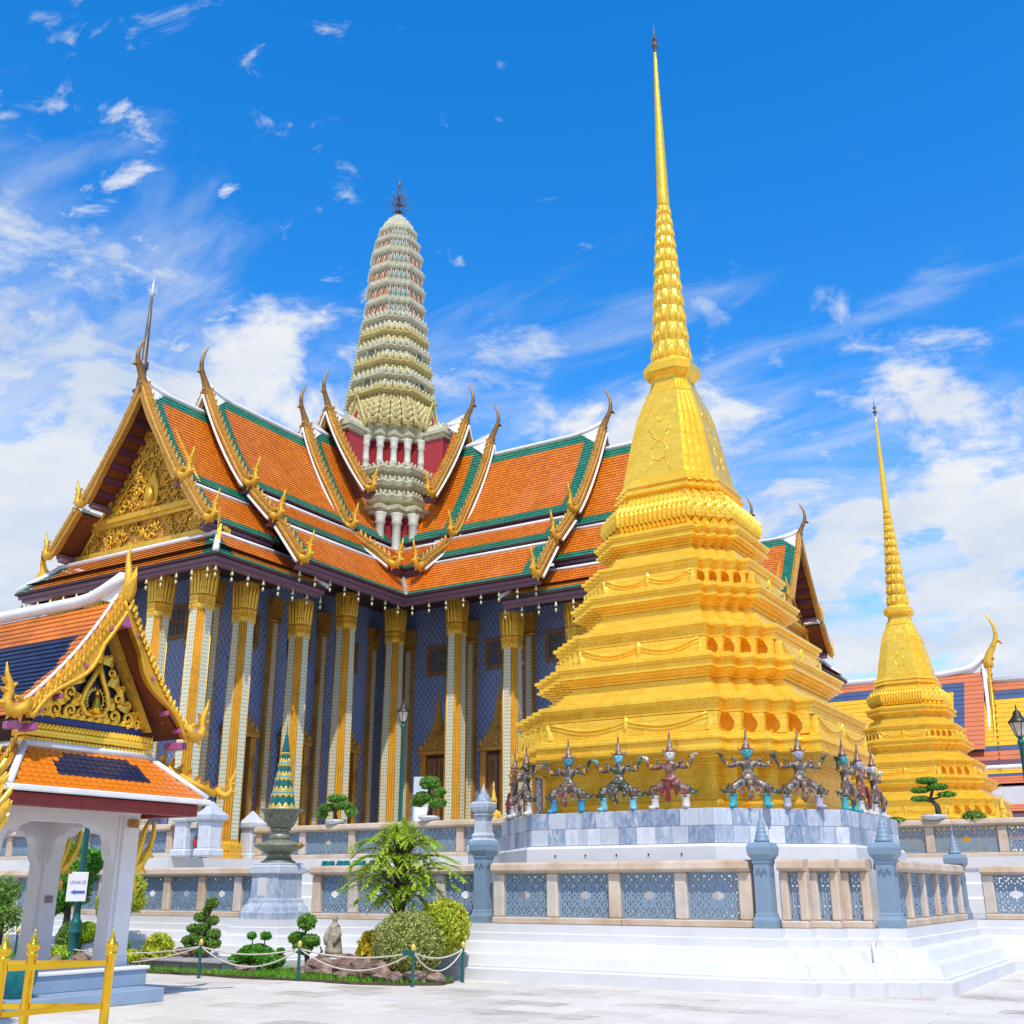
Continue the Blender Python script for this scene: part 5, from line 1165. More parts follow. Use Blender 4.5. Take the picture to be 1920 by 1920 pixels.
# ================================================================== yellow and orange roofed hall on the right
def right_hall():
    t = thing('roofed_hall', 'large hall with yellow tiled roof bordered blue and brick red at far right', 'hall', (0, 0, 0))
    Y = 74.0
    def sl(mb, x0, x1, z0, z1, y0, y1, bord, step=.3):
        n = max(3, round((z0 - z1) / step)); t_ = .03
        for k in range(n):
            u, v = k / n, (k + 1) / n
            za, zb, ya, yb = lerp(z0, z1, u), lerp(z0, z1, v), lerp(y0, y1, u), lerp(y0, y1, v)
            dz = z0 - za
            cuts = [x0, x1 - bord[5], x1 - bord[4], x1]
            for i in range(3):
                xa, xb = cuts[i], cuts[i + 1]
                lo = z1 + (bord[0] * .45); 
                m = 2 if (i == 2 or dz < bord[0] or zb < z1 + bord[3]) else (1 if (i == 1 or dz < bord[1] or zb < z1 + bord[2]) else 0)
                mb.poly([(xa, ya, za), (xa, yb - t_, zb), (xb, yb - t_, zb), (xb, ya, za)], m, [(xa * .7, k), (xa * .7, k + 1), (xb * .7, k + 1), (xb * .7, k)])
                mb.poly([(xa, yb - t_, zb), (xa, yb, zb), (xb, yb, zb), (xb, yb - t_, zb)], m, [(xa, k)] * 4)
    MT = ['flat_yellow', 'flat_blue', 'flat_brick']
    b = MB(); sl(b, -40, -10.5, 14.55, 9.4, Y, Y - 3.4, (.5, .98, .8, .35, 1.15, 1.8)); b.build('roof_slope', MT, t)
    b = MB(); sl(b, -12, 14, 13.85, 8.7, Y, Y - 3.4, (.5, .98, .8, .35, 1.15, 1.8)); b.build('roof_slope', MT, t)
    b = MB(); b.poly([(-40, Y, 14.5), (14, Y, 13.8), (14, Y + 6, 5), (-40, Y + 6, 5)]); b.build('rear_slope', 'tile_brick', t)
    zz = 8.6; y = Y - 3.6
    for k in range(4):
        b = MB(); b.box(-40, y - .1, zz - .25, 14, y + 1.0, zz + .10); b.build('purlin', 'purple_stripe', t)
        b = MB(); b.tube([(-40, y - .15, zz - .35), (14, y - .15, zz - .35)], .16, 6); b.build('roof_coping', 'white_trim', t)
        b = MB(); sl(b, -40, 14, zz - .42, zz - 1.35, y - .15, y - 1.15, (0, 0, .55, .33, 0, 0), .16); b.build('roof_slope', MT, t); zz -= 1.6; y -= 1.15
    b = MB(); b.box(-40, Y - 5.5, 0.9, 14, Y + 5, 7.0); b.build('wall', 'plaster', t)
    b = MB(); b.tube([(-40, Y, 14.62), (-13, Y, 14.62), (-11.2, Y, 14.85), (-10.35, Y, 15.6)], .22, 7); b.slab([(-12.6, Y, 14.5), (-10.35, Y, 15.6), (-10.35, Y, 14.0)], (0, .1, 0)); b.build('ridge_cap', 'white_trim', t)
    b = MB(); b.tube([(-10.4, Y, 13.9), (14, Y, 13.9)], .2, 7); b.build('ridge_cap', 'white_trim', t)
    b = MB(); b.tube([(-10.42, Y - .1, 15.0), (-10.35, Y - 1.2, 12.0), (-10.3, Y - 2.6, 9.6), (-10.2, Y - 4.0, 7.6), (-10.15, Y - 6.0, 5.6)], .13, 6); b.build('white_verge', 'white_trim', t)
    b = MB(); P = [(-10.1, Y - .12, 15.1), (-10.05, Y - 1.25, 12.0), (-10.0, Y - 2.65, 9.6), (-9.95, Y - 4.0, 7.6), (-9.9, Y - 6.0, 5.6)]
    b.tube(P, .13, 6)
    for i in range(24):
        f = i / 24 * 4; k = int(f); p = Vector(P[k]).lerp(Vector(P[k + 1]), f - k); leaf_prism(b, p, (.6, -.6, .5), (0, .4, 1), (1, 0, 0), .42, .3, .05)
    b.build('barge_board', 'gold_ornament', t)
    o = inst(CHOFA, 'chofa', t, (-10.15, Y - .1, 15.2), R(90), 1.6); o.data = chofa_mesh('chofa', 'gold_column')
right_hall()
# ================================================================== pavilion in the left foreground
PVY = 10.88
def pavilion():
    t = thing('pavilion', 'small open pavilion with white pillars, gilded gable and orange navy tiled roof', 'pavilion', (-13.9, PVY, 0), R(90))
    # local frame: -y points out of the gable (world +X), x runs along world +Y
    XB = -7.0     # how far the building runs back (local +y)
    def w(x, y, z): return (x, y, z)
    b = MB(); b.bev(-1.62, -.20, 0, 1.42, 6.9, .19, .012); b.build('step', 'base_blue', t)
    b = MB(); b.bev(-1.54, .36, .19, 1.54, 6.9, .42, .012); b.build('base', 'base_blue', t)
    b = MB(); b.bev(-1.57, .33, .42, 1.57, 6.9, .47, .012); b.build('floor_edge', 'pavilion_white', t)
    # pillars: cross shaped plan with small chamfers
    pm = MB(); pl = redent(.29, .20, 1)
    pm.loft([ring3(redent(h, h * .72, 1), z) for h, z in ((.215, .47), (.215, .58), (.20, .61), (.195, 2.70), (.21, 2.74), (.21, 2.98))], 0, False, True, True); me = pm.data('pillar', ['pavilion_white'])
    for y in (.90, 2.75, 4.6): 
        for x in (-1.24, 1.24): inst(me, 'pillar', t, (x, y, 0))
    # lintels with scalloped brackets
    def scallop(L):
        pts = [(-L, 2.92), (-L, 2.02)]
        arc = [(0, 1.98), (.05, 2.0), (.09, 2.06), (.11, 2.16), (.125, 2.28), (.17, 2.38), (.26, 2.42), (.33, 2.40), (.38, 2.47), (.46, 2.49), (.54, 2.54)]
        return [(-L, 2.92)] + [(-L + u, z) for u, z in arc] + [(L - u, z) for u, z in arc[::-1]] + [(L, 2.92)]
    def lintel(x0, y0, x1, y1):
        b = MB(); c = Vector(((x0 + x1) / 2, (y0 + y1) / 2)); L = math.hypot(x1 - x0, y1 - y0) / 2; a = math.atan2(y1 - y0, x1 - x0)
        P = scallop(L); st = 0
        # split into convex strips so the arch stays open
        low = P[1:-1]; n = len(low)
        for k in range(n - 1):
            (u0, z0), (u1, z1) = low[k], low[k + 1]
            if abs(u1 - u0) < 1e-6: continue
            b.slab([(u0, -.11, z0), (u1, -.11, z1), (u1, -.11, 2.92), (u0, -.11, 2.92)], (0, .22, 0))
        b.xf(Matrix.Translation((c.x, c.y, 0)) @ Matrix.Rotation(a, 4, 'Z')); b.build('arched_lintel', 'pavilion_white', t)
    for y in (.90, 2.75, 4.6): lintel(-1.05, y, 1.05, y)
    for x in (-1.24, 1.24): lintel(x, 1.09, x, 2.56); lintel(x, 2.94, x, 4.41)
    b = MB(); b.box(-1.5, .62, 2.93, 1.5, 6.0, 2.97); b.build('ceiling', 'red_beam', t)
    for (x0, y0, x1, y1) in ((-1.68, -.28, 1.68, -.10), (-1.68, -.10, -1.50, 6.4), (1.50, -.10, 1.68, 6.4)):
        b = MB(); b.bev(x0, y0, 2.66, x1, y1, 2.84, .012); b.build('red_beam', 'red_beam', t)
    b = MB(); b.poly([(-1.6, -.2, 2.83), (1.6, -.2, 2.83), (1.6, 6.3, 2.83), (-1.6, 6.3, 2.83)]); b.build('soffit', 'red_beam', t)
    # hipped skirt, one tile at a time on the front
    def tile_mesh(mat, w=.115, l=.135):
        b = MB(); o = [(-w / 2, 0), (w / 2, 0), (w / 2, -l * .72), (w * .22, -l), (-w * .22, -l), (-w / 2, -l * .72)]
        b.loft([[(x, y, 0) for x, y in o], [(x, y, .016) for x, y in o]], 0, False, True, True); return b.data('roof_tile', [mat])
    TO, TN = tile_mesh('glaze_orange'), tile_mesh('glaze_navy')
    z1, z0 = 3.53, 2.90; y1, y0 = .35, -.38; x1, x0 = 1.12, 1.76
    sl = math.hypot(z1 - z0, y1 - y0); tilt = math.atan2(z1 - z0, y1 - y0); rng = random.Random(9); rows = 9
    b = MB(); b.poly([(-x1, y1, z1 - .02), (-x0, y0, z0 - .02), (x0, y0, z0 - .02), (x1, y1, z1 - .02)])
    for s in (-1, 1): b.poly([(s * x1, y1, z1 - .02), (s * x1, 6.0, z1 - .02), (s * x0, 6.0, z0 - .02), (s * x0, y0, z0 - .02)])
    sk = b.build('skirt_deck', 'tile_brick', t)
    for r in range(rows):
        f = r / rows; ww = lerp(x1, x0, f); y = lerp(y1, y0, f); z = lerp(z1, z0, f); n = int(2 * ww / .118)
        for k in range(n):
            x = -ww + (k + .5) * 2 * ww / n + (.03 if r % 2 else -.03)
            if abs(x) > ww - .02: continue
            nv = abs(x + .02) < .78 + (.32 - abs(f - .72) * 1.2) * 0 - 0 and .05 < f < .62 and abs(x) < .52 + f * .80 + 0 and f > .08
            inst(TN if nv else TO, 'roof_tile', sk, (x, y, z + .008), 0, None, (tilt - R(4) + rng.uniform(-.02, .02), rng.uniform(-.02, .02), rng.uniform(-.03, .03)))
    for s in (-1, 1):      # side skirts: joined courses
        b = MB()
        for r in range(rows):
            f, g = r / rows, (r + 1) / rows
            for j in range(52):
                ya = lerp(y1, y0, g) + .02 + j * .118 + (.059 if r % 2 else 0); c = [(lerp(x1, x0, f) * s, ya), (lerp(x1, x0, g) * s, ya)]
                za, zb = lerp(z1, z0, f), lerp(z1, z0, g) + .016
                b.poly([(s * lerp(x1, x0, f), ya, za), (s * lerp(x1, x0, f), ya + .112, za), (s * lerp(x1, x0, g), ya + .112, zb), (s * lerp(x1, x0, g), ya, zb)])
        o = b.build('roof_tile', 'glaze_orange', sk); o['kind'] = 'stuff'
        b = MB(); b.tube([(s * x1, y1, z1 + .03), (s * x0, y0, z0 + .04)], .055, 6); b.build('hip_strip', 'white_trim', t)
        b = MB(); b.tube([(s * x1, y1, z1 + .04), (s * x1, 6.0, z1 + .04)], .05, 6); b.build('ledge', 'white_trim', t)
        b = MB(); b.bev(s * x0 - .04, y0 - .02, z0 - .06, s * x0 + .04, 6.2, z0 + .02, .015); b.build('eave_board', 'white_trim', t)
    b = MB(); b.tube([(-x1 - .02, y1 - .01, z1 + .04), (x1 + .02, y1 - .01, z1 + .04)], .055, 6); b.build('ledge', 'white_trim', t)
    b = MB(); b.bev(-x0 - .04, y0 - .06, z0 - .06, x0 + .04, y0 + .02, z0 + .02, .015); b.build('eave_board', 'white_trim', t)
    # main roof
    prof = [(0, 5.86), (.66, 4.80), (1.46, 3.92)]
    for s in (-1, 1):
        P = sample(prof, .105); n = len(P) - 1; b = MB()
        for k in range(n):
            p, q = P[k], P[k + 1]; nn = Vector((-(q - p).y, (q - p).x)).normalized(); nn = nn if nn.y > 0 else -nn; m = 58
            for j in range(m):
                ya = .02 + j * .105 + (.052 if k % 2 else 0); yb = ya + .098; q2 = q + nn * .018; p2 = p + nn * .002
                u = k / n; nv = .24 < u < .86 and ya > .42 + abs(u - .5) * .5
                quad = [(s * p2.x, ya, p2.y), (s * q2.x, ya, q2.y), (s * q2.x, yb, q2.y), (s * p2.x, yb, p2.y)]
                b.poly(quad, 1 if nv else 0); b.poly([quad[1], (s * q.x, ya, q.y), (s * q.x, yb, q.y), quad[2]], 1 if nv else 0)
        o = b.build('roof_tile', ['glaze_orange', 'glaze_navy'], t); o['kind'] = 'stuff'
        b = MB(); b.loft([[(s * (p.x - .02), y, p.y - .05) for p in P] for y in (-.02, 6.2)], 0, False, closed=False); b.build('roof_underside', 'soffit_red', t)
        b = MB(); b.loft([[(s * (p.x), y, p.y - .012) for p in P] for y in (-.02, 6.2)], 0, False, closed=False); b.build('roof_deck', 'tile_brick', t)
        # barge board with scaly fins and wavy lower edge
        up, dn = [], []
        for k, p in enumerate(P):
            q = P[min(k + 1, n)] - P[max(k - 1, 0)]; nn = Vector((-q.y, q.x)).normalized(); nn = nn if nn.y > 0 else -nn
            u = k / n; wv = .085 * math.sin(max(0, u - .35) / .65 * 6.28) if u > .35 else 0
            up.append(p + nn * .09); dn.append(p - nn * (.09 + wv))
        b = MB()
        for k in range(n): b.slab([(s * c.x, -.03, c.y) for c in (up[k], up[k + 1], dn[k + 1], dn[k])], (0, -.10, 0))
        b.tube([(s * c.x, -.14, c.y) for c in dn], .035, 6); L = 0
        for k in range(0, n, 1):
            tg = (P[k + 1] - P[k]).normalized(); nn = (up[k] - dn[k]).normalized()
            leaf_prism(b, (s * P[k].x, -.14, P[k].y), (s * (nn.x - tg.x * .9), -.1, nn.y - tg.y * .9), (s * tg.x, 0, tg.y), (0, -1, 0), .13, .09, .025)
            if k % 2 == 0: leaf_prism(b, (s * up[k].x, -.08, up[k].y - .02), (s * (nn.x - tg.x * .8), 0, nn.y - tg.y * .8), (s * tg.x, 0, tg.y), (0, -1, 0), .13, .13, .025)
        b.build('barge_board', 'gold_ornament', t)
        b = MB(); b.tube([(s * (c.x + .02), .02, c.y + .03) for c in up], .03, 6); b.build('white_verge', 'white_trim', t)
        inst(NAGA, 'naga_finial', t, (s * 1.50, -.09, 3.98), 0, (s * .62, .62, .62))
        for (x, z) in ((.25, 5.35), (.62, 4.72), (.98, 4.22), (1.28, 3.98)):
            b = MB(); b.bev(s * x - .03, -.16, z - .04, s * x + .03, .02, z + .03, .01); b.build('purlin_end', 'magenta', t)
        for (x, y, z) in ((1.32, -.20, 3.74), (1.50, -.10, 3.76)):
            b = MB(); b.bev(s * x - .045, y + .06, z - .055, s * x + .045, y + .4, z + .055, .012); b.build('beam_end', 'magenta', t)
        b = MB(); b.slab([(s * .05, .30, 5.45), (s * .99, .30, 3.96), (s * 1.09, .30, 3.96), (s * .12, .30, 5.52)], (0, .16, 0)); b.build('gable_frame', 'gold_column', t)
        # hip dragon at the eave corner
        b = MB(); b.tube([(s * 1.32, .26, 3.50), (s * 1.65, -.08, 3.20), (s * 1.95, -.36, 3.02)], [.05, .06, .06], 6)
        for k in range(7): u = k / 6; leaf_prism(b, (s * lerp(1.32, 1.92, u), lerp(.26, -.34, u), lerp(3.53, 3.05, u)), (s * .3, -.3, 1), (s * .7, -.7, -.5), (s * .7, .7, 0), .14, .1, .03)
        b.build('hip_dragon', 'gold_ornament', t); inst(NAGA, 'naga_finial', t, (s * 1.98, -.38, 3.05), 0, (s * .42, .42, .42), (0, 0, s * R(-45)))
    b = MB(); b.tube([(0, y, 5.98 + (.30 * max(0, (1.1 - y) / 1.1) ** 2 if y < 1.1 else 0)) for y in (6.2, 4, 2.4, 1.1, .8, .5, .25, 0.05)], [.10] * 5 + [.11, .11, .10], 7); b.build('ridge_cap', 'white_trim', t)
    b = MB(); b.slab([(0, .02, 5.8), (0, .75, 6.0), (0, .02, 6.30)], (.05, 0, 0)); b.build('ridge_fin', 'white_trim', t)
    b = MB(); b.tube([(0, .05, 5.70), (0, -.05, 5.92), (0, -.10, 6.12), (0, -.05, 6.36), (0, .0, 6.58), (0, -.04, 6.80)], [.14, .12, .085, .06, .035, .008], 7)
    leaf_prism(b, (0, -.12, 5.9), (0, -.25, 1), (1, 0, 0), (0, -1, 0), .5, .2, .06); b.build('chofa', 'gold_ornament', t)
    b = MB(); b.bev(-.09, -.16, 5.42, .09, .35, 5.60, .015); b.build('apex_block', 'magenta', t)
    # pediment
    yp = .44; b = MB(); b.slab([(-1.0, yp, 3.93), (1.0, yp, 3.93), (0, yp, 5.42)], (0, .10, 0)); b.build('pediment_panel', 'navy', t)
    b = MB(); b.bev(-1.0, yp - .03, 3.90, 1.0, yp, 4.0, .006); b.build('blue_strip', 'royal_blue', t)
    b = MB(); y = yp - .03
    def spiral(cx, cz, r, turns, ang, dirn, th):
        pts = []
        for i in range(16): u = i / 15; a = ang + dirn * u * turns * 6.28; q = r * (1 - u * .86); pts.append((cx + q * math.cos(a), y - .03 * u, cz + q * math.sin(a)))
        b.tube(pts, [th * (1 - .5 * i / 15) for i in range(16)], 6)
    for s in (-1, 1):
        for cx_, cz_, r in ((.66, 4.12, .11), (.44, 4.40, .10), (.62, 4.33, .07), (.40, 4.13, .10), (.26, 4.78, .08), (.20, 4.13, .07), (.84, 4.07, .07), (.36, 4.62, .06), (.13, 5.0, .06), (.50, 4.58, .05)):
            spiral(s * cx_, cz_, r * 1.1, 1.35, -1.57, s, r * .40)
        for cx_, cz_, ux, uz, h in ((.55, 4.20, .6, 1, .18), (.30, 4.55, .4, 1, .22), (.75, 4.16, .8, .8, .14), (.16, 4.88, .3, 1, .2), (.48, 4.46, -.3, 1, .14), (.32, 4.20, .2, 1, .16), (.90, 4.05, .8, .7, .1), (.22, 4.30, .6, .6, .14)):
            leaf_prism(b, (s * cx_, y - .02, cz_), (s * ux, 0, uz), (uz, 0, -s * ux), (0, -1, 0), h * 1.2, h * .95, .05)
        b.tube([(0, y - .04, 4.09), (s * .16, y - .04, 4.12), (s * .25, y - .04, 4.26), (s * .20, y - .04, 4.46), (s * .09, y - .04, 4.66), (0, y - .04, 4.88)], .045, 6)
    for k in range(13): x = -.9 + k * .15; leaf_prism(b, (x, y - .01, 4.0), (0, 0, 1), (1, 0, 0), (0, -1, 0), .12, .14, .03)
    leaf_prism(b, (0, y - .03, 4.9), (0, 0, 1), (1, 0, 0), (0, -1, 0), .34, .16, .05); b.build('scrollwork', 'gold_leaf', t)
    b = MB(); b.tube([(0, y - .05, 4.14), (0, y - .07, 4.22), (0, y - .07, 4.32), (0, y - .06, 4.40)], [.12, .07, .05, .04], 8); b.tube([(0, y - .06, 4.40), (0, y - .06, 4.46), (0, y - .06, 4.54)], [.035, .03, .008], 7); b.tube([(-.13, y - .06, 4.16), (0, y - .1, 4.15), (.13, y - .06, 4.16)], .035, 6); b.build('seated_figure', 'gold_bright', t)
    b = MB()
    for k in range(14): a = R(-30 + k * 18.5); leaf_prism(b, (.13 * math.cos(a), y - .03, 4.32 + .16 * math.sin(a)), (math.cos(a), 0, math.sin(a)), (-math.sin(a), 0, math.cos(a)), (0, -1, 0), .07, .05, .02)
    b.build('halo', 'mini_gold', t)
    # gold cornice with lotus teeth under the pediment
    for z, h, dp in ((3.57, .09, .02), (3.68, .10, .06), (3.80, .08, .02)): b = MB(); b.bev(-1.16, yp - .08 - dp, z, 1.16, yp + .2, z + h, .012); b.build('cornice', 'gold_leaf', t)
    b = MB()
    for k in range(34): x = -1.13 + k * .0685; leaf_prism(b, (x, yp - .10, 3.665), (0, -.2, -1), (1, 0, 0), (0, -1, 0), .10, .055, .02); leaf_prism(b, (x, yp - .10, 3.79), (0, -.2, 1), (1, 0, 0), (0, -1, 0), .10, .055, .02)
    b.build('lotus_teeth', 'gold_leaf', t)['kind'] = 'stuff'
    # gilded brackets from the pillars to the eave
    for s, y in ((1, .90), (-1, .90), (1, 2.75)):
        b = MB(); x = 1.44
        b.tube([(s * x, y, 1.62), (s * (x + .03), y, 1.86), (s * (x + .10), y, 2.05), (s * (x + .17), y, 2.26), (s * (x + .22), y, 2.48), (s * (x + .30), y, 2.64)], [.012, .06, .075, .06, .045, .03], 7)
        b.tube([(s * (x + .03), y, 1.80), (s * (x + .22), y, 1.98), (s * (x + .36), y, 2.20), (s * (x + .42), y, 2.44), (s * (x + .40), y, 2.60), (s * (x + .48), y, 2.62)], [.06, .075, .055, .04, .035, .015], 7)
        for dx, z, ux, uz, h in ((.0, 1.75, .1, -1, .26), (.08, 1.72, .5, -1, .24), (.20, 1.90, 1, -.5, .18), (.33, 2.10, 1, -.2, .16), (.02, 1.98, -.2, 1, .24), (.10, 2.15, -.6, .8, .16)): leaf_prism(b, (s * (x + dx), y, z), (s * ux, 0, uz), (s * uz, 0, -ux), (0, -1, 0), h, h * .55, .035)
        b.build('naga_bracket', 'gold_leaf', t)
    b = MB(); b.box(-.07, -.012, -.055, .07, 0, .055); b.build('plaque', 'plaque', t, (1.24, 2.545, 1.42))
    b = MB(); b.bev(1.14, .66, 2.50, 1.34, .69, 2.62, .01); b.build('capital_block', 'gold_aged', t)
plain('glaze_orange', (0.72, 0.20, 0.012), 0.3, var=0.18, scale=2.0, bump=0.05); plain('glaze_navy', (0.012, 0.022, 0.07), 0.3, var=0.3, scale=3.0, bump=0.05)
pavilion()
# gilded railing in the left foreground
def gold_railing():
    t = thing('gold_railing', 'polished gilded railing with ball topped posts at the lower left corner', 'railing')
    P = [(-10.26, 8.42), (-10.94, 7.95), (-10.42, 7.25), (-11.6, 7.45)]
    for x, y in P[:3]:
        b = MB(); b.lathe([(.075, 0), (.075, .05), (.048, .08), (.048, .90), (.062, .915), (.062, .945), (.045, .955), (.068, .985), (.072, 1.015), (.055, 1.05), (.03, 1.065), (.034, 1.09), (.018, 1.105), (.022, 1.125), (.008, 1.15), (.003, 1.20)], 16, (x, y)); b.build('post', 'gold_bright', t)
    for i, j in ((0, 1), (0, 2), (1, 3)):
        for z in (.84, .42):
            a, c = P[i], P[j]; b = MB(); d = Vector((c[0] - a[0], c[1] - a[1])).normalized() * .05; n = Vector((-d.y, d.x)) * .36
            b.loft([[(p[0] + sg * n.x, p[1] + sg * n.y, z + h) for sg, h in ((-1, -.026), (1, -.026), (1, .026), (-1, .026))] for p in ((a[0] + d.x, a[1] + d.y), (c[0] - d.x, c[1] - d.y))], 0, False, True, True); b.build('rail', 'gold_bright', t)
gold_railing()
def gold_statue():
    t = thing('gold_statue', 'gilded ornamental figure with flame shaped crest at the left edge', 'statue', (-12.52, 7.95, 0))
    b = MB(); b.loft([ring3(redent(h, h * .7, 2), z) for h, z in ((.42, 0), (.42, .2), (.34, .28), (.34, .5), (.30, .55))], 0, False, True, True); b.build('pedestal', 'gold_ornament', t)
    b = MB(); b.lathe([(.26, .55), (.33, .66), (.36, .82), (.33, .98), (.24, 1.10), (.16, 1.16)], 18)
    for p in range(14):
        for zz, rr in ((.62, .30), (.80, .35), (.98, .31)): a = 6.28 * p / 14 + zz * 3; nn = Vector((math.cos(a), math.sin(a), 0)); leaf_prism(b, nn * rr + Vector((0, 0, zz)), nn * .4 + Vector((0, 0, 1)), (-nn.y, nn.x, 0), nn, .2, .14, .035)
    b.build('body', 'gold_ornament', t)
    b = MB(); b.loft([ring3(redent(h, h * .7, 2), z) for h, z in ((.20, 1.14), (.20, 1.2), (.17, 1.24), (.19, 1.85), (.22, 1.9), (.25, 1.92), (.25, 1.98), (.21, 2.0))], 0, False, True, True)
    for k in range(9):
        for p in range(8): a = 6.28 * p / 8; b.tube([(.175 * math.cos(a), .175 * math.sin(a), 1.28 + k * .065), (.185 * math.cos(a), .185 * math.sin(a), 1.30 + k * .065)], .02, 5)
    b.build('shaft', 'gold_leaf', t)
    b = MB(); b.lathe([(.20, 1.98), (.30, 2.10), (.34, 2.30), (.30, 2.55), (.20, 2.80), (.10, 3.05), (.03, 3.3)], 14)
    for lv in range(7):
        z = 2.02 + lv * .16; r = (.24, .32, .34, .32, .26, .2, .13)[lv]
        for p in range(11): a = 6.28 * (p + .5 * (lv % 2)) / 11; nn = Vector((math.cos(a), math.sin(a), 0)); leaf_prism(b, nn * r + Vector((0, 0, z)), nn * .55 + Vector((0, 0, 1)), (-nn.y, nn.x, 0), nn, .30, .17, .04)
    b.build('flame_crest', 'gold_leaf', t)
gold_statue()
def rock(label, x, y, r, seed, zs=.7, mat='rock', z=0.0, group='garden rocks', sink=.12):
    rng = random.Random(seed); b = MB(); n, m = 12, 8; rings = []; ph = [rng.uniform(0, 6.28) for _ in range(9)]
    for j in range(m + 1):
        th = math.pi * j / m; rg = []
        for i in range(n):
            a = 6.28318 * i / n
            q = r * (1 + .22 * math.sin(2 * a + ph[0] + th) + .16 * math.sin(3 * a + ph[1] + 2 * th) + .12 * math.sin(5 * a + ph[2] - th * 3) + .10 * math.sin(4 * th + ph[3])) * (1 + rng.uniform(-.07, .07))
            rg.append((q * math.sin(th) * math.cos(a), q * math.sin(th) * math.sin(a) * .8, r * zs * math.cos(th) * (1 + .15 * math.sin(a * 2 + ph[4])) + r * zs * (1 - sink)))
        rings.append(rg)
    b.loft(rings, 0, False, True, True); o = b.build('rock', mat, None, (x, y, z)); return tag(o, label, 'rock', group)
rock('pale pink rock beside the gilded statue at the lower left', -11.55, 7.75, .20, 3, .9, 'rock', .0)
rock('small pale rock in front of the gilded railing base', -11.15, 7.55, .17, 5, .6, 'rock')
def pot(label, x, y, z, r, h, name='glazed_pot', mat='teal_glaze', group=None):
    t = thing(name, label, 'pot', (x, y, z), 0, group); b = MB()
    b.lathe([(r * .55, 0), (r * .62, h * .05), (r * .9, h * .4), (r, h * .7), (r * .93, h * .9), (r * .82, h * .95), (r * .90, h), (r * .78, h), (r * .74, h * .92)], 20); b.build('body', mat, t)
    b = MB(); b.lathe([(r * .75, h * .90), (r * .3, h * .93), (.01, h * .93)], 16, cap=False); b.build('soil', 'soil', t); return t
pot('turquoise glazed jar standing behind the gilded railing', -14.05, 10.05, .19, .24, .42)
# ================================================================== garden and small things
def lamp_post(label, x, y, z0, h, sc=1.0):
    t = thing('lamp_post', label, 'lamp post', (x, y, z0), 0, 'green lamp posts'); b = MB()
    b.lathe([(.19, 0), (.19, .06), (.14, .12), (.115, .2), (.115, .62), (.15, .66), (.15, .70), (.10, .76), (.14, .84), (.12, .9), (.085, .96), (.075, 1.1), (.06, h - .75), (.085, h - .72), (.085, h - .66), (.05, h - .6)], 14); b.build('post', 'teal_paint', t)
    b = MB(); b.lathe([(.05, h - .6), (.08, h - .55), (.10, h - .52)], 12); b.build('collar', 'teal_paint', t)
    b = MB(); b.lathe([(.09, h - .52), (.15, h - .36), (.20, h - .20)], 6, smooth=False); b.build('lantern_glass', 'lamp_glass', t)
    b = MB()
    for k in range(6): a = 6.28 * k / 6; b.tube([(.092 * math.cos(a), .092 * math.sin(a), h - .52), (.203 * math.cos(a), .203 * math.sin(a), h - .20)], .012, 4)
    b.lathe([(.24, h - .20), (.24, h - .17), (.16, h - .08), (.12, h - .03), (.10, h + .0), (.10, h + .05), (.06, h + .10), (.02, h + .14), (.02, h + .2), (.004, h + .28)], 12); b.build('lantern_cap', 'dark_metal', t)
lamp_post('green lamp post before the temple columns beside a grey board', -23.3, 30.5, 2.45, 5.15)
lamp_post('green lamp post cut by the right edge of the picture', -3.62, 30.0, .95, 4.75)
lamp_post('green lamp post carrying a white notice inside the pavilion arch', -21.75, 16.8, .0, 4.6)
def notice():
    t = thing('notice_board', 'white notice sheet with violet lettering and a blue arrow on the lamp post', 'sign', (-21.62, 16.62, 1.62), R(62))
    b = MB(); b.bev(-.21, -.02, -.31, .21, .02, .31, .008); b.build('sheet', 'sign_white', t)
    text_obj('ทางออก' if False else 'UNAUS', .105, 'sign_violet', 'lettering', t, (0, -.024, .09), (R(90), 0, 0))
    b = MB(); b.slab([(-.03, -.024, -.145), (.17, -.024, -.145), (.17, -.024, -.085), (-.03, -.024, -.085)], (0, .002, 0)); b.slab([(-.14, -.024, -.115), (-.03, -.024, -.06), (-.03, -.024, -.17)], (0, .002, 0)); b.build('arrow', 'sign_blue', t)
notice()
def boards():
    t = thing('grey_board', 'tall grey and white board leaning by the lamp post at the temple', 'board', (-22.75, 30.9, 2.45), R(35))
    b = MB(); b.bev(-.26, -.03, 1.0, .26, .03, 2.75, .01); b.build('upper_panel', 'marble_blue', t); b = MB(); b.bev(-.20, -.05, .2, .22, -.032, 1.75, .01); b.build('lower_panel', 'sign_white', t)
    b = MB(); b.box(-.24, -.02, 0, -.2, .02, 1.0); b.box(.2, -.02, 0, .24, .02, 1.0); b.build('legs', 'dark_metal', t)
boards()
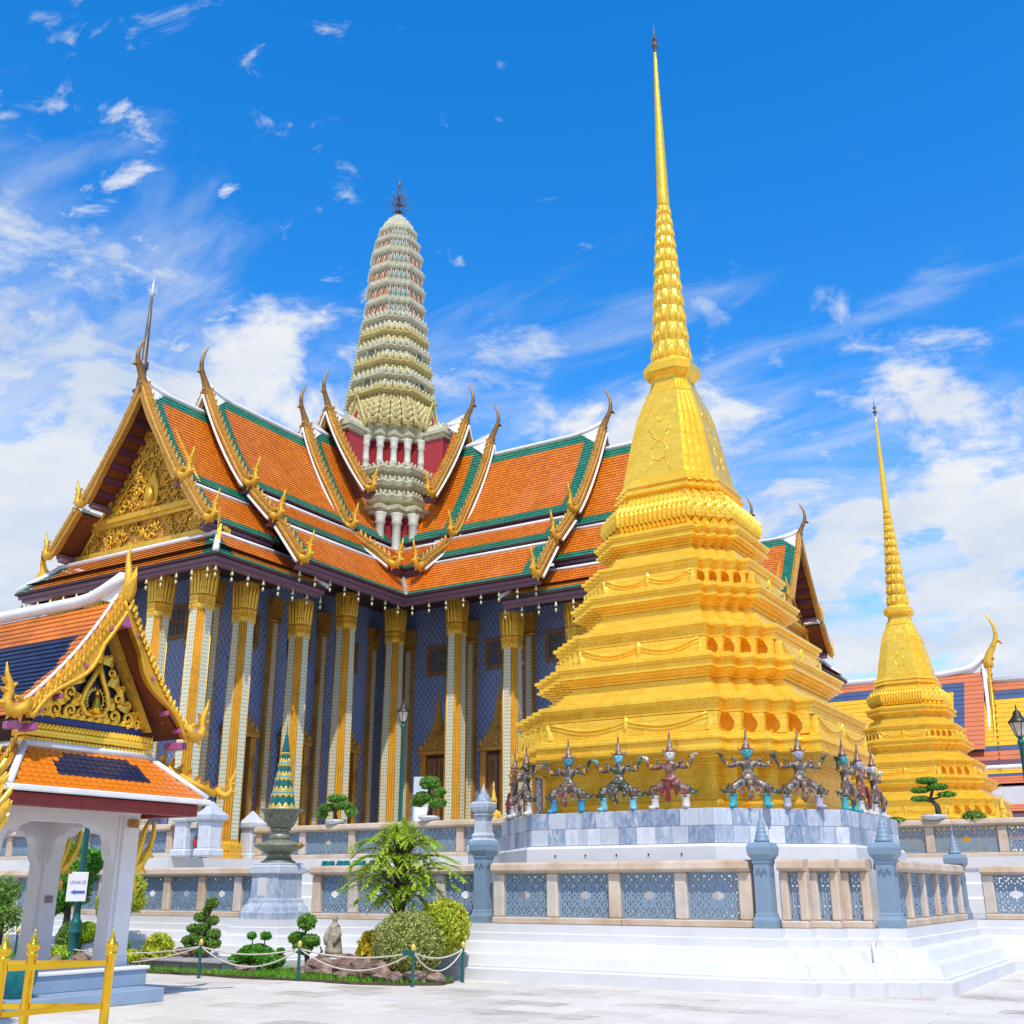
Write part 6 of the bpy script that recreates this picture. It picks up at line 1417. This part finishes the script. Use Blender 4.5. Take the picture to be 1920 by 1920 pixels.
# marble pedestal with a miniature bronze chedi
def pedestal():
    t = thing('marble_pedestal', 'blue veined marble pedestal breaking through the lower balustrade', 'pedestal', (-17.85, 18.95, .95))
    b = MB(); b.bev(-.56, -.56, -.05, .56, .56, .16, .02); b.build('foot', 'marble_blue', t)
    b = MB(); sq = lambda x, y, z: [(-x, -y, z), (x, -y, z), (x, y, z), (-x, y, z)]
    b.loft([sq(.52, .52, .16), sq(.49, .49, .26), sq(.43, .43, .33), sq(.42, .42, .40), sq(.39, .39, .43), sq(.38, .38, .93)], 0, False, True, True); b.build('shaft', 'marble_blue', t)
    b = MB(); b.bev(-.44, -.44, .93, .44, .44, 1.12, .03); b.bev(-.40, -.40, 1.12, .40, .40, 1.17, .015); b.build('cap', 'marble_blue', t)
    b = MB(); b.bev(-.20, -.392, .48, .06, -.378, .86, .004); b.build('inscription_panel', 'plaster', t)
    m = thing('bronze_fountain', 'green bronze basin with a fluted bowl on the marble pedestal', 'basin', (-17.85, 18.95, 2.12)); m.scale = (.68, .68, .76)
    b = MB(); b.lathe([(.56, 0), (.56, .05), (.46, .08), (.42, .14), (.36, .22), (.40, .27)], 24); b.build('foot', 'bronze_green', m)
    b = MB(); b.lathe([(.38, .25), (.62, .36), (.80, .46), (.84, .50), (.80, .53), (.5, .60), (.30, .66)], 28); b.build('basin', 'bronze_green', m)
    b = MB(); b.lathe([(.30, .64), (.34, .70), (.34, .78), (.28, .82), (.30, .90), (.36, .93), (.33, .98)], 20); b.build('stem', 'bronze_green', m)
    b = MB(); b.lathe([(.32, .97), (.42, 1.05), (.52, 1.25), (.56, 1.40), (.62, 1.46), (.72, 1.50), (.70, 1.53), (.55, 1.50)], 32, lobes=16, amp=.03); b.build('fluted_bowl', 'bronze_green', m)
    b = MB(); b.tube([(.80, 0, .50), (.92, 0, .48)], [.05, .09], 8); b.build('spout', 'gold_aged', m)
    c = thing('miniature_chedi', 'small teal and gold stepped spire standing in the bronze bowl', 'model chedi', (-17.85, 18.95, 3.22)); c.scale = (.80, .80, 1.0)
    z = 0.0; r = .40
    for k in range(4):
        h = .40 - .045 * k
        b = MB(); b.lathe([(r * 1.02, z), (r * 1.05, z + h * .10), (r * .98, z + h * .13)], 16); b.build('mosaic_band', 'mask_cyan', c)
        b = MB(); b.lathe([(r * .99, z + h * .12), (r * 1.03, z + h * .2), (r * .95, z + h * .25)], 16)
        for j in range(12): a = 6.28 * j / 12; nn = Vector((math.cos(a), math.sin(a), 0)); leaf_prism(b, nn * r * .93 + Vector((0, 0, z + h * .22)), nn * -.1 + Vector((0, 0, 1)), (-nn.y, nn.x, 0), nn, h * .28, r * .4, .015)
        for j in range(12): a = 6.28 * j / 12; nn = Vector((math.cos(a), math.sin(a), 0)); leaf_prism(b, nn * r * .80 + Vector((0, 0, z + h * 1.0)), nn * .12 + Vector((0, 0, -1)), (-nn.y, nn.x, 0), nn, h * .25, r * .4, .015)
        b.build('gold_band', 'mini_gold', c)
        b = MB(); b.lathe([(r * .94, z + h * .22), (r * .9, z + h * .5), (r * .80, z + h * .85), (r * .76, z + h)], 16); b.build('teal_tier', 'mini_teal', c); z += h; r *= .74
    b = MB(); pr = []
    for k in range(6): pr += [(r * (1 - .13 * k), z + k * .07), (r * (1.05 - .13 * k), z + .03 + k * .07), (r * (.85 - .13 * k), z + .06 + k * .07)]
    b.lathe(pr + [(.015, z + .5), (.004, z + .72)], 10); b.build('spire', 'mini_teal', c)
pedestal()
for k, x in enumerate((-17.47, -17.02, -16.55, -16.07)):
    lb = ('leftmost', 'second', 'third', 'last')[k]
    pot('dark teal pot on the terrace behind the lower rail, %s of four left to right' % lb, x, 20.2, 1.68, .17, .50, group='pots behind the rail')
# rope barrier
RP = [(-16.57, 15.66), (-14.49, 16.09), (-11.99, 16.19), (-11.82, 17.46), (-24.6, 17.4)]
LB = ['in front of the grey planter', 'in front of the rock group', 'with a small green plate by the round bush', 'against the white terrace corner', 'seen through the pavilion arch']
for (x, y), l in zip(RP, LB):
    t = thing('rope_post', 'thin green rope post ' + l, 'post', (x, y, 0), 0, 'green rope posts round the garden')
    b = MB(); b.lathe([(.035, 0), (.028, .03), (.026, .56), (.03, .57)], 10); b.build('post', 'teal_paint', t)
    b = MB(); b.lathe([(.028, .57), (.045, .60), (.045, .64), (.02, .68), (.005, .69)], 10); b.build('knob', 'mini_gold', t)
    if 'plate' in l: b = MB(); b.bev(-.22, -.03, .50, -.02, .03, .58, .01); b.build('plate', 'teal_paint', t)
def rope(label, p, q, sag):
    b = MB(); b.tube([(lerp(p[0], q[0], u), lerp(p[1], q[1], u), .55 - sag * 4 * u * (1 - u)) for u in (i / 16 for i in range(17))], .014, 5); o = b.build('rope', 'rope'); tag(o, label, 'rope', 'barrier ropes')
for (i, j, l) in ((0, 1, 'between the planter post and the rock post'), (1, 2, 'in front of the rocks'), (2, 3, 'in front of the round bush'), (4, 0, 'on the far left, partly behind the pavilion')):
    rope('upper pale rope ' + l, RP[i], RP[j], .12 if i != 4 else .25); rope('lower sagging pale rope ' + l, RP[i], RP[j], .33 if i != 4 else .45)
# lawn
def lawn():
    out = [(-20.4, 16.1), (-18.9, 15.9), (-17.0, 16.1), (-16.0, 15.98), (-15.0, 16.05), (-14.2, 16.12), (-13.2, 16.05), (-12.3, 16.25), (-11.75, 16.7), (-11.9, 17.3), (-13.2, 18.3), (-26.5, 18.3), (-26.5, 16.6), (-22, 16.4)]
    b = MB(); b.loft([ring3(out, -.01), ring3(offset_poly(out, -.06) if False else out, .045)], 0, False, False, True); o = b.build('garden_bed', 'soil'); tag(o, kind='structure')
    rng = random.Random(2); b = MB(); k = 0
    def inside(x, y):
        c = False; n = len(out)
        for i in range(n):
            (xa, ya), (xb, yb) = out[i], out[i - 1]
            if (ya > y) != (yb > y) and x < (xb - xa) * (y - ya) / (yb - ya) + xa: c = not c
        return c
    while k < 26000:
        x = rng.uniform(-26, -11.7); y = rng.uniform(15.9, 18.2)
        if not inside(x, y): continue
        if y > 16.9 and rng.random() < .6: k += 1; continue
        h = rng.uniform(.05, .12); a = rng.uniform(0, 6.28); dx, dy = .008 * math.cos(a), .008 * math.sin(a); lx, ly = rng.gauss(0, .025), rng.gauss(0, .025)
        b.poly([(x - dx, y - dy, .04), (x + dx, y + dy, .04), (x + lx, y + ly, .04 + h)]); k += 1
    o = b.build('grass', 'grass_blade'); tag(o, 'short bright green lawn along the garden edge', 'grass', kind='stuff')
lawn()
RK = [(-14.55, 16.75, .30, 'brown rock left of the small stone figure'), (-14.0, 16.9, .34, 'reddish rock below the small stone figure'), (-13.55, 16.75, .30, 'reddish brown rock in the middle of the garden group'), (-13.15, 16.85, .26, 'rounded rock beside the yellow shrub'), (-13.0, 16.5, .30, 'long low rock lying at the lawn edge'), (-12.55, 16.45, .20, 'squat rock in front of the round bush'), (-12.2, 16.55, .22, 'pale brown rock under the round bush'), (-11.95, 16.75, .20, 'small rock at the right end of the garden bed'), (-14.95, 16.7, .18, 'grey rock right of the thin rope post'), (-16.9, 16.5, .16, 'low pink rock by the planter end'), (-16.2, 16.45, .2, 'pale rock beneath the low green shrub'), (-13.75, 16.42, .16, 'flat stone set into the lawn edge')]
for i, (x, y, r, l) in enumerate(RK): rock(l, x, y, r, 20 + i, .62 if r > .25 else .5, z=.02)
for i, (x, y, r) in enumerate(((-18.7, 17.1, .16), (-18.35, 17.0, .14), (-18.0, 17.05, .16))): rock(('pale pink rock left of the cloud pruned pine', 'pale pink rock at the foot of the pine', 'pale pink rock right under the pine')[i], x, y, r, 60 + i, .6, z=.24)
for i, (x, y, r) in enumerate(((-22.3, 16.6, .17), (-21.9, 16.55, .16), (-21.3, 16.7, .22))): rock(('pale rock left of the lamp post foot', 'pale rock in front of the lamp post foot', 'dark red rock right of the lamp post foot')[i], x, y, r, 70 + i, .6, z=.02)
def planter():
    t = thing('stone_planter', 'low grey stone planter box with a flat coping', 'planter')
    b = MB(); b.bev(-18.9, 16.42, 0, -16.75, 17.9, .20, .01); b.build('box', 'marble_pale', t)
    for k in range(4): x = -18.9 + k * .5375; b = MB(); b.bev(x + .01, 16.36, .0, x + .53, 16.44, .20, .015); b.build('facing_slab', 'granite_grey', t)
    b = MB(); b.bev(-18.95, 16.30, .20, -16.70, 17.9, .25, .012); b.build('coping', 'granite_grey', t)
plain('granite_grey', (0.36, 0.35, 0.35), 0.65, var=0.15, scale=5, bump=0.3, bscale=50); planter()
# plants
def plant(name, label, cat, loc, group=None): return thing(name, label, cat, loc, 0, group)
def pads_tree(name, label, loc, trunk, pads, mat='leaf_green', leaf=.06, dens=900, seed=1, cat='bonsai', z=0):
    rng = random.Random(seed); t = plant(name, label, cat, loc); b = MB()
    for path, rad in trunk: b.tube(path, rad, 7)
    b.build('trunk', 'bark', t)
    for (c, r) in pads:
        b = MB(); foliage(b, c, r, int(dens * (r[0] * r[1] + r[0] * r[2]) * 30 / 2 + 60), leaf * 1.15, rng, shell=.55); b.build('foliage_pad', mat, t)
    return t
pads_tree('pine_tree', 'cloud pruned green pine with rounded pads on the stone planter', (-18.0, 17.1, .22), [([(0, 0, 0), (.06, 0, .3), (-.04, 0, .6), (.08, 0, .9), (.10, 0, 1.05)], [.06, .05, .04, .03, .015]), ([(0, 0, .25), (-.3, 0, .35)], [.03, .01]), ([(0, 0, .4), (.28, 0, .45)], [.03, .01]), ([(0, 0, .7), (-.2, 0, .75)], [.02, .01])],
          [((.12, 0, 1.08), (.15, .14, .12)), ((.0, 0, .95), (.10, .10, .07)), ((-.17, 0, .80), (.17, .15, .10)), ((.17, .02, .74), (.13, .12, .10)), ((-.02, -.05, .60), (.17, .15, .10)), ((-.36, 0, .58), (.16, .14, .09)), ((.25, 0, .48), (.16, .14, .11)), ((-.18, -.08, .42), (.17, .15, .09)), ((-.48, 0, .34), (.16, .15, .10)), ((.02, -.1, .36), (.15, .14, .09)), ((.30, -.02, .30), (.15, .14, .10)), ((-.30, -.06, .20), (.18, .16, .09)), ((.05, -.1, .16), (.2, .16, .08))], 'leaf_dark', .05, 1500, 2)
pads_tree('jade_bonsai', 'small tree with thick round green leaves and a curled dark trunk', (-15.25, 17.1, .05), [([(.1, 0, 0), (.05, 0, .3), (-.08, 0, .55), (.0, 0, .8)], [.06, .05, .04, .02]), ([(.1, 0, .2), (.3, 0, .25), (.42, 0, .4), (.36, 0, .5)], [.04, .035, .025, .008])], [((0, 0, .92), (.20, .18, .16)), ((-.22, 0, .62), (.20, .17, .12)), ((.12, 0, .58), (.20, .17, .12)), ((-.02, -.05, .45), (.22, .18, .12))], 'leaf_green', .075, 900, 3)
pads_tree('low_shrub', 'low spreading green shrub with two small tufts', (-16.3, 16.95, .02), [([(0, 0, 0), (0, 0, .3)], [.04, .02]), ([(-.2, 0, .2), (-.22, 0, .65)], [.02, .01]), ([(.1, 0, .2), (.12, 0, .65)], [.02, .01])], [((-.1, 0, .36), (.42, .3, .18)), ((.38, -.05, .25), (.3, .25, .16)), ((-.45, -.05, .22), (.28, .25, .14)), ((-.24, 0, .68), (.10, .10, .07)), ((.14, 0, .68), (.12, .11, .08)), ((.55, 0, .42), (.08, .08, .06))], 'leaf_bright', .06, 900, 4, 'shrub')
def bush(name, label, loc, r, n, mat, leaf, seed):
    t = plant(name, label, 'bush', loc); rng = random.Random(seed); b = MB(); foliage(b, (0, 0, r[2] * .95), r, n, leaf * 1.25, rng, shell=.66); foliage(b, (r[0] * .2, -.1, r[2] * 1.0), (r[0] * .9, r[1] * .9, r[2] * .95), n // 3, leaf * 1.25, rng, shell=.8); b.build('foliage', mat, t)
    b = MB(); b.tube([(0, 0, 0), (0, 0, r[2])], [.05, .03], 6); b.build('stem', 'bark', t); return t
bush('round_bush', 'large clipped round bush with grey green mottled leaves', (-12.72, 17.0, .02), (.74, .56, .62), 9000, 'leaf_mixed', .055, 5)
bush('yellow_bush', 'taller clipped bush with bright yellow green leaves at the terrace corner', (-12.32, 17.55, .45), (.52, .44, .50), 5600, 'leaf_yellow', .065, 6)
bush('yellow_shrub', 'loose yellow leaved shrub beside the round bush', (-13.75, 17.3, .15), (.34, .28, .36), 900, 'leaf_gold', .10, 7)
bush('yellow_grass_bush', 'spiky lime yellow bush left of the planter pine', (-18.95, 16.75, .0), (.34, .28, .36), 1400, 'leaf_yellow', .13, 8)
bush('yellow_edge_bush', 'low yellow green bush beside the white pavilion pillar', (-19.4, 16.4, .0), (.40, .22, .20), 1200, 'leaf_yellow', .10, 18)
bush('round_topiary', 'large bright round topiary seen through the pavilion arch', (-21.5, 17.6, .80), (.48, .42, .46), 4200, 'leaf_lime', .05, 9)
bush('small_topiary', 'small round green topiary low behind the lamp post', (-21.95, 17.3, .42), (.28, .25, .24), 1800, 'leaf_lime', .045, 10)
bush('dark_topiary', 'dark green rounded shrub under the topiary ball', (-21.2, 17.4, .1), (.5, .35, .26), 2400, 'leaf_green', .05, 11)
bush('dark_cone_bush', 'dark conical bush left of the lamp post', (-22.9, 17.6, .05), (.36, .32, .42), 2000, 'leaf_dark', .06, 12)
bush('fern_bush', 'low bright fern under the notice lamp post', (-22.2, 16.9, .02), (.55, .25, .18), 1500, 'leaf_lime', .10, 13)
def broad_tree(name, label, loc, hgt, clumps, mat, leaf, n, seed):
    rng = random.Random(seed); t = plant(name, label, 'tree', loc); b = MB()
    b.tube([(0, 0, 0), (.05, 0, hgt * .35), (-.03, .05, hgt * .6), (0, 0, hgt * .85)], [.10, .08, .06, .02], 8)
    for c, r in clumps: b.tube([(0, 0, hgt * .4), ((c[0]) * .5, c[1] * .5, (c[2] + hgt * .4) / 2), c], [.05, .035, .01], 5)
    b.build('trunk', 'bark', t); b = MB()
    for c, r in clumps: foliage(b, c, r, n, leaf, rng, shell=.5)
    b.build('crown', mat, t)
broad_tree('leafy_tree', 'bright green leafy tree behind the white pavilion', (-23.7, 18.0, 0), 2.6, [((0, 0, 2.3), (.6, .5, .42)), ((-.5, 0, 1.8), (.5, .45, .4)), ((.45, -.1, 1.9), (.5, .45, .35)), ((-.3, -.1, 1.35), (.5, .4, .35)), ((.2, 0, 1.45), (.45, .4, .3)), ((-.7, 0, 1.2), (.4, .35, .3)), ((.75, 0, 2.2), (.35, .3, .3))], 'leaf_bright', .10, 1300, 14)
broad_tree('yellow_tree', 'yellow green bush tree right behind the notice', (-21.9, 18.1, 0), 2.0, [((0, 0, 1.75), (.42, .35, .3)), ((.35, 0, 1.6), (.35, .3, .32)), ((-.2, 0, 1.45), (.3, .3, .25)), ((.45, 0, 1.3), (.3, .3, .25))], 'leaf_yellow', .09, 900, 15)
broad_tree('dark_leaf_tree', 'dark green tree behind the gilded statue at left edge', (-26.2, 18.0, 0), 2.0, [((0, 0, 1.5), (.5, .4, .4)), ((.2, 0, .9), (.5, .4, .4)), ((-.3, 0, 1.1), (.5, .4, .4))], 'leaf_dark', .10, 900, 16)
# feathery tree
def feather_tree():
    rng = random.Random(21); t = plant('feathery_tree', 'feathery lime green tree with arching sprays above the garden', 'tree', (-13.3, 17.45, 0)); b = MB(); f = MB(); tips = []
    b.tube([(0, 0, 0), (.03, 0, .5), (-.08, 0, .95), (-.02, 0, 1.6), (.03, 0, 2.3)], [.06, .05, .045, .03, .01], 8); b.tube([(0, 0, .85), (.10, 0, 1.1), (.16, 0, 1.35)], [.04, .03, .02], 7)
    LV = [(1.42, .80, 9), (1.66, 1.08, 14), (1.92, 1.20, 16), (2.18, 1.14, 16), (2.42, .95, 13), (2.60, .62, 10), (2.72, .25, 4)]
    for zt, rad, cnt in LV:
        for k in range(cnt):
            a = 6.283 * (k + rng.uniform(-.3, .3)) / cnt + zt; L = rad * rng.uniform(.62, 1.12); ex, ey = math.cos(a) * L, math.sin(a) * L * .7; z1_ = zt + rng.uniform(-.10, .12); zs = max(.95, z1_ - rng.uniform(.35, .6)); zs = min(zs, 1.9)
            path = bez((rng.uniform(-.03, .05), 0, zs), (ex * .25, ey * .25, z1_ + .02), (ex * .65, ey * .65, z1_ + .14), (ex, ey, z1_ - rng.uniform(0, .16)), 10); b.tube(path, [.016 * (1 - i / 11) + .003 for i in range(11)], 4)
            for i in range(3, 11):
                P = Vector(path[i]); D = (Vector(path[i]) - Vector(path[i - 1])).normalized()
                for s in range(6):
                    sd = Vector((-D.y, D.x, 0)).normalized() * rng.choice((-1, 1)); d = (D * rng.uniform(.5, 1.0) + sd * rng.uniform(.4, .9) + Vector((0, 0, rng.uniform(-.2, .25)))).normalized(); ll = rng.uniform(.12, .24); q = P + D * rng.uniform(-.06, .06)
                    wv = d.cross(Vector((0, 0, 1))).normalized() * .017
                    for j in range(4):
                        u0, u1 = j / 4, (j + 1) / 4; e0 = q + d * (ll * u0) + Vector((0, 0, -.04 * u0 * u0)); e1 = q + d * (ll * u1) + Vector((0, 0, -.04 * u1 * u1)); m_ = (e0 + e1) / 2
                        f.poly([e0, m_ + wv * 1.5 + Vector((0, 0, .006)), e1, m_ - wv * 1.5 + Vector((0, 0, .006))])
    b.build('trunk', 'bark', t); f.build('crown', 'leaf_lime', t)
feather_tree()
# bonsai pots on the upper rails
def potted(label, x, y, z, pads, trunk, seed, r=.34):
    p = pot('shallow stone pot of the ' + label.split(' on ')[0], x, y, z, r, .16, 'stone_pot', 'marble_pale')
    pads_tree('bonsai_tree', label, (x, y, z + .12), trunk, pads, 'leaf_green', .085, 520, seed)
potted('flat topped bonsai on the upper rail left of the lamp', -23.3, 27.2, 3.46, [((-.35, 0, .42), (.32, .25, .12)), ((.30, 0, .45), (.34, .25, .13)), ((0, 0, .68), (.36, .28, .13)), ((-.58, 0, .22), (.2, .18, .12)), ((.6, 0, .25), (.22, .2, .14))], [([(0, 0, 0), (-.06, 0, .25), (.08, 0, .5), (0, 0, .65)], [.07, .06, .05, .02]), ([(0, 0, .3), (-.4, 0, .38)], [.04, .015]), ([(0, 0, .35), (.4, 0, .4)], [.04, .015])], 31)
potted('tiered bonsai with dome top on the upper rail right of the lamp', -19.7, 27.2, 3.46, [((0, 0, 1.0), (.34, .3, .2)), ((-.22, 0, .58), (.36, .3, .18)), ((.30, 0, .40), (.28, .25, .16)), ((.38, 0, .72), (.2, .18, .12)), ((-.42, 0, .45), (.24, .2, .14))], [([(0, 0, 0), (.06, 0, .3), (-.04, 0, .6), (.02, 0, .95)], [.09, .07, .06, .03]), ([(0, 0, .35), (.3, 0, .4)], [.04, .015])], 32)
potted('windswept bonsai on the far upper rail before the far chedi', -7.0, 35.6, 3.52, [((-.1, 0, 1.05), (.34, .3, .10)), ((.2, 0, .85), (.32, .3, .10)), ((-.32, 0, .78), (.30, .25, .09)), ((.45, 0, .62), (.28, .25, .08)), ((-.35, 0, .52), (.28, .25, .08))], [([(.15, 0, 0), (.12, 0, .3), (-.05, 0, .5), (.05, 0, .8), (-.05, 0, 1.0)], [.10, .08, .06, .04, .02]), ([(0, 0, .5), (.4, 0, .58)], [.04, .015]), ([(.05, 0, .4), (-.3, 0, .48)], [.035, .015])], 33, .40)
bush('low_rail_bush', 'low dark shrub on the far upper rail left of the windswept bonsai', (-8.2, 35.6, 3.45), (.36, .22, .10), 500, 'leaf_dark', .09, 34)
bush('low_rail_shrub', 'small sparse shrub on the far upper rail right of the windswept bonsai', (-5.9, 35.6, 3.45), (.36, .22, .16), 400, 'leaf_dark', .09, 35)
# figures in stone and gold
def monk():
    t = thing('stone_monk', 'weathered stone statue of a robed monk standing among the rocks', 'statue', (-14.5, 17.05, .42)); t.scale = (.95, .95, .95)
    V = [(0, 0, .30), (0, 0, .44), (0, .01, .53), (0, -.005, .585), (0, -.01, .63), (-.075, 0, .50), (-.12, -.02, .38), (-.07, -.10, .36), (.075, 0, .50), (.12, -.02, .38), (.04, -.11, .33), (.05, 0, .15), (.05, -.01, .02), (-.05, 0, .15), (-.05, -.01, .02)]
    E = [(0, 1), (1, 2), (2, 3), (3, 4), (2, 5), (5, 6), (6, 7), (2, 8), (8, 9), (9, 10), (0, 11), (11, 12), (0, 13), (13, 14)]; Rd = [.10, .09, .07, .035, .055, .05, .045, .028, .05, .045, .028, .08, .06, .08, .06]
    inst(skin_mesh('body', V, E, Rd, 'statue_stone'), 'body', t)
    b = MB(); b.loft([[(r * math.cos(6.283 * k / 20) * (1 + .06 * math.sin(5 * 6.283 * k / 20)), r * .8 * math.sin(6.283 * k / 20) * (1 + .05 * math.sin(7 * 6.283 * k / 20)), z) for k in range(20)] for r, z in ((.19, 0), (.185, .06), (.16, .2), (.14, .32), (.125, .44), (.10, .52), (.05, .56))], 0, True, True, True)
    for s in (-1, 1): b.tube([(s * .10, -.02, .48), (s * .15, -.04, .36), (s * .12, -.11, .28), (s * .11, -.12, .16)], [.05, .06, .06, .03], 8)
    b.build('robe', 'statue_stone', t)
    b = MB(); b.lathe([(.02, .575), (.045, .60), (.055, .64), (.052, .68), (.03, .71), (.005, .72)], 12); b.tube([(0, -.05, .66), (0, -.066, .64)], [.008, .014], 6)
    for s in (-1, 1): b.tube([(s * .055, 0, .665), (s * .06, 0, .635)], [.014, .01], 5)
    b.build('head', 'statue_stone', t)
    b = MB(); b.bev(-.22, -.18, -.06, .22, .18, .0, .02); b.build('plinth', 'statue_stone', t)
    rock('broad brown boulder under the stone monk', -14.5, 17.05, .34, 77, .5, z=-.02)
monk()
def gold_figure(label, x, y, z0, sc, rz):
    t = thing('gold_figure', label, 'statue', (x, y, z0), rz, 'gilded figures on the upper terrace'); t.scale = (sc, sc, sc)
    V = [(0, 0, .92), (0, 0, 1.10), (0, 0, 1.32), (0, 0, 1.46), (0, -.01, 1.52), (.10, 0, .80), (.11, -.03, .48), (.11, 0, .10), (.11, -.12, .04), (-.10, 0, .80), (-.11, -.03, .48), (-.11, 0, .10), (-.11, -.12, .04), (.18, 0, 1.34), (.25, -.04, 1.10), (.10, -.20, 1.12), (-.18, 0, 1.34), (-.25, -.04, 1.10), (-.10, -.20, 1.12)]
    E = [(0, 1), (1, 2), (2, 3), (3, 4), (0, 5), (5, 6), (6, 7), (7, 8), (0, 9), (9, 10), (10, 11), (11, 12), (2, 13), (13, 14), (14, 15), (2, 16), (16, 17), (17, 18)]; Rd = [.15, .12, .16, .06, .06, .11, .085, .05, .04, .11, .085, .05, .04, .07, .055, .04, .07, .055, .04]
    if 'gf' not in FIG: FIG['gf'] = skin_mesh('body', V, E, Rd, 'gold_leaf')
    inst(FIG['gf'], 'body', t)
    b = MB(); b.lathe([(.03, 1.50), (.08, 1.54), (.10, 1.62), (.095, 1.68), (.06, 1.75)], 12); b.tube([(0, -.09, 1.64), (0, -.115, 1.61)], [.012, .02], 6); b.build('head', 'gold_leaf', t)
    b = MB(); b.lathe([(.115, 1.70), (.12, 1.73), (.09, 1.77), (.095, 1.80), (.06, 1.86), (.05, 1.95), (.02, 2.1), (.004, 2.35)], 12); b.build('crown', 'gold_leaf', t)
    b = MB(); b.tube([(0, .10, .9), (0, .2, .8), (0, .26, .9), (0, .27, 1.1), (0, .2, 1.25)], [.07, .06, .05, .03, .01], 8)
    for s in (-1, 1): leaf_prism(b, (s * .12, .05, .9), (s * .9, .3, .2), (0, 0, 1), (0, -1, 0), .3, .22, .05)
    b.lathe([(.30, 0), (.30, .05), (.22, .08), (.22, .12)], 12); b.build('tail_and_base', 'gold_leaf', t)
gold_figure('slim gilded crowned figure behind the left terrace post', -18.25, 28.5, 2.45, .95, R(40))
gold_figure('gilded crowned figure on the far right by the far chedi', -5.7, 40.0, 2.45, .95, R(-20))
gold_figure('gilded figure glimpsed through the pavilion arch', -31.5, 23.9, 2.45, .8, R(10)) if False else None
def gold_bar():
    t = thing('gold_fence', 'short gilded fence post and rail behind the left terrace post', 'fence')
    for x in (-17.45, -16.9):
        b = MB(); b.lathe([(.06, 2.45), (.05, 2.5), (.05, 3.35), (.08, 3.4), (.05, 3.45), (.02, 3.55)], 10, (x, 28.3)); b.build('post', 'gold_bright', t)
    b = MB(); b.tube([(-17.45, 28.3, 3.2), (-16.9, 28.3, 3.2)], .03, 6); b.build('rail', 'gold_bright', t)
gold_bar()
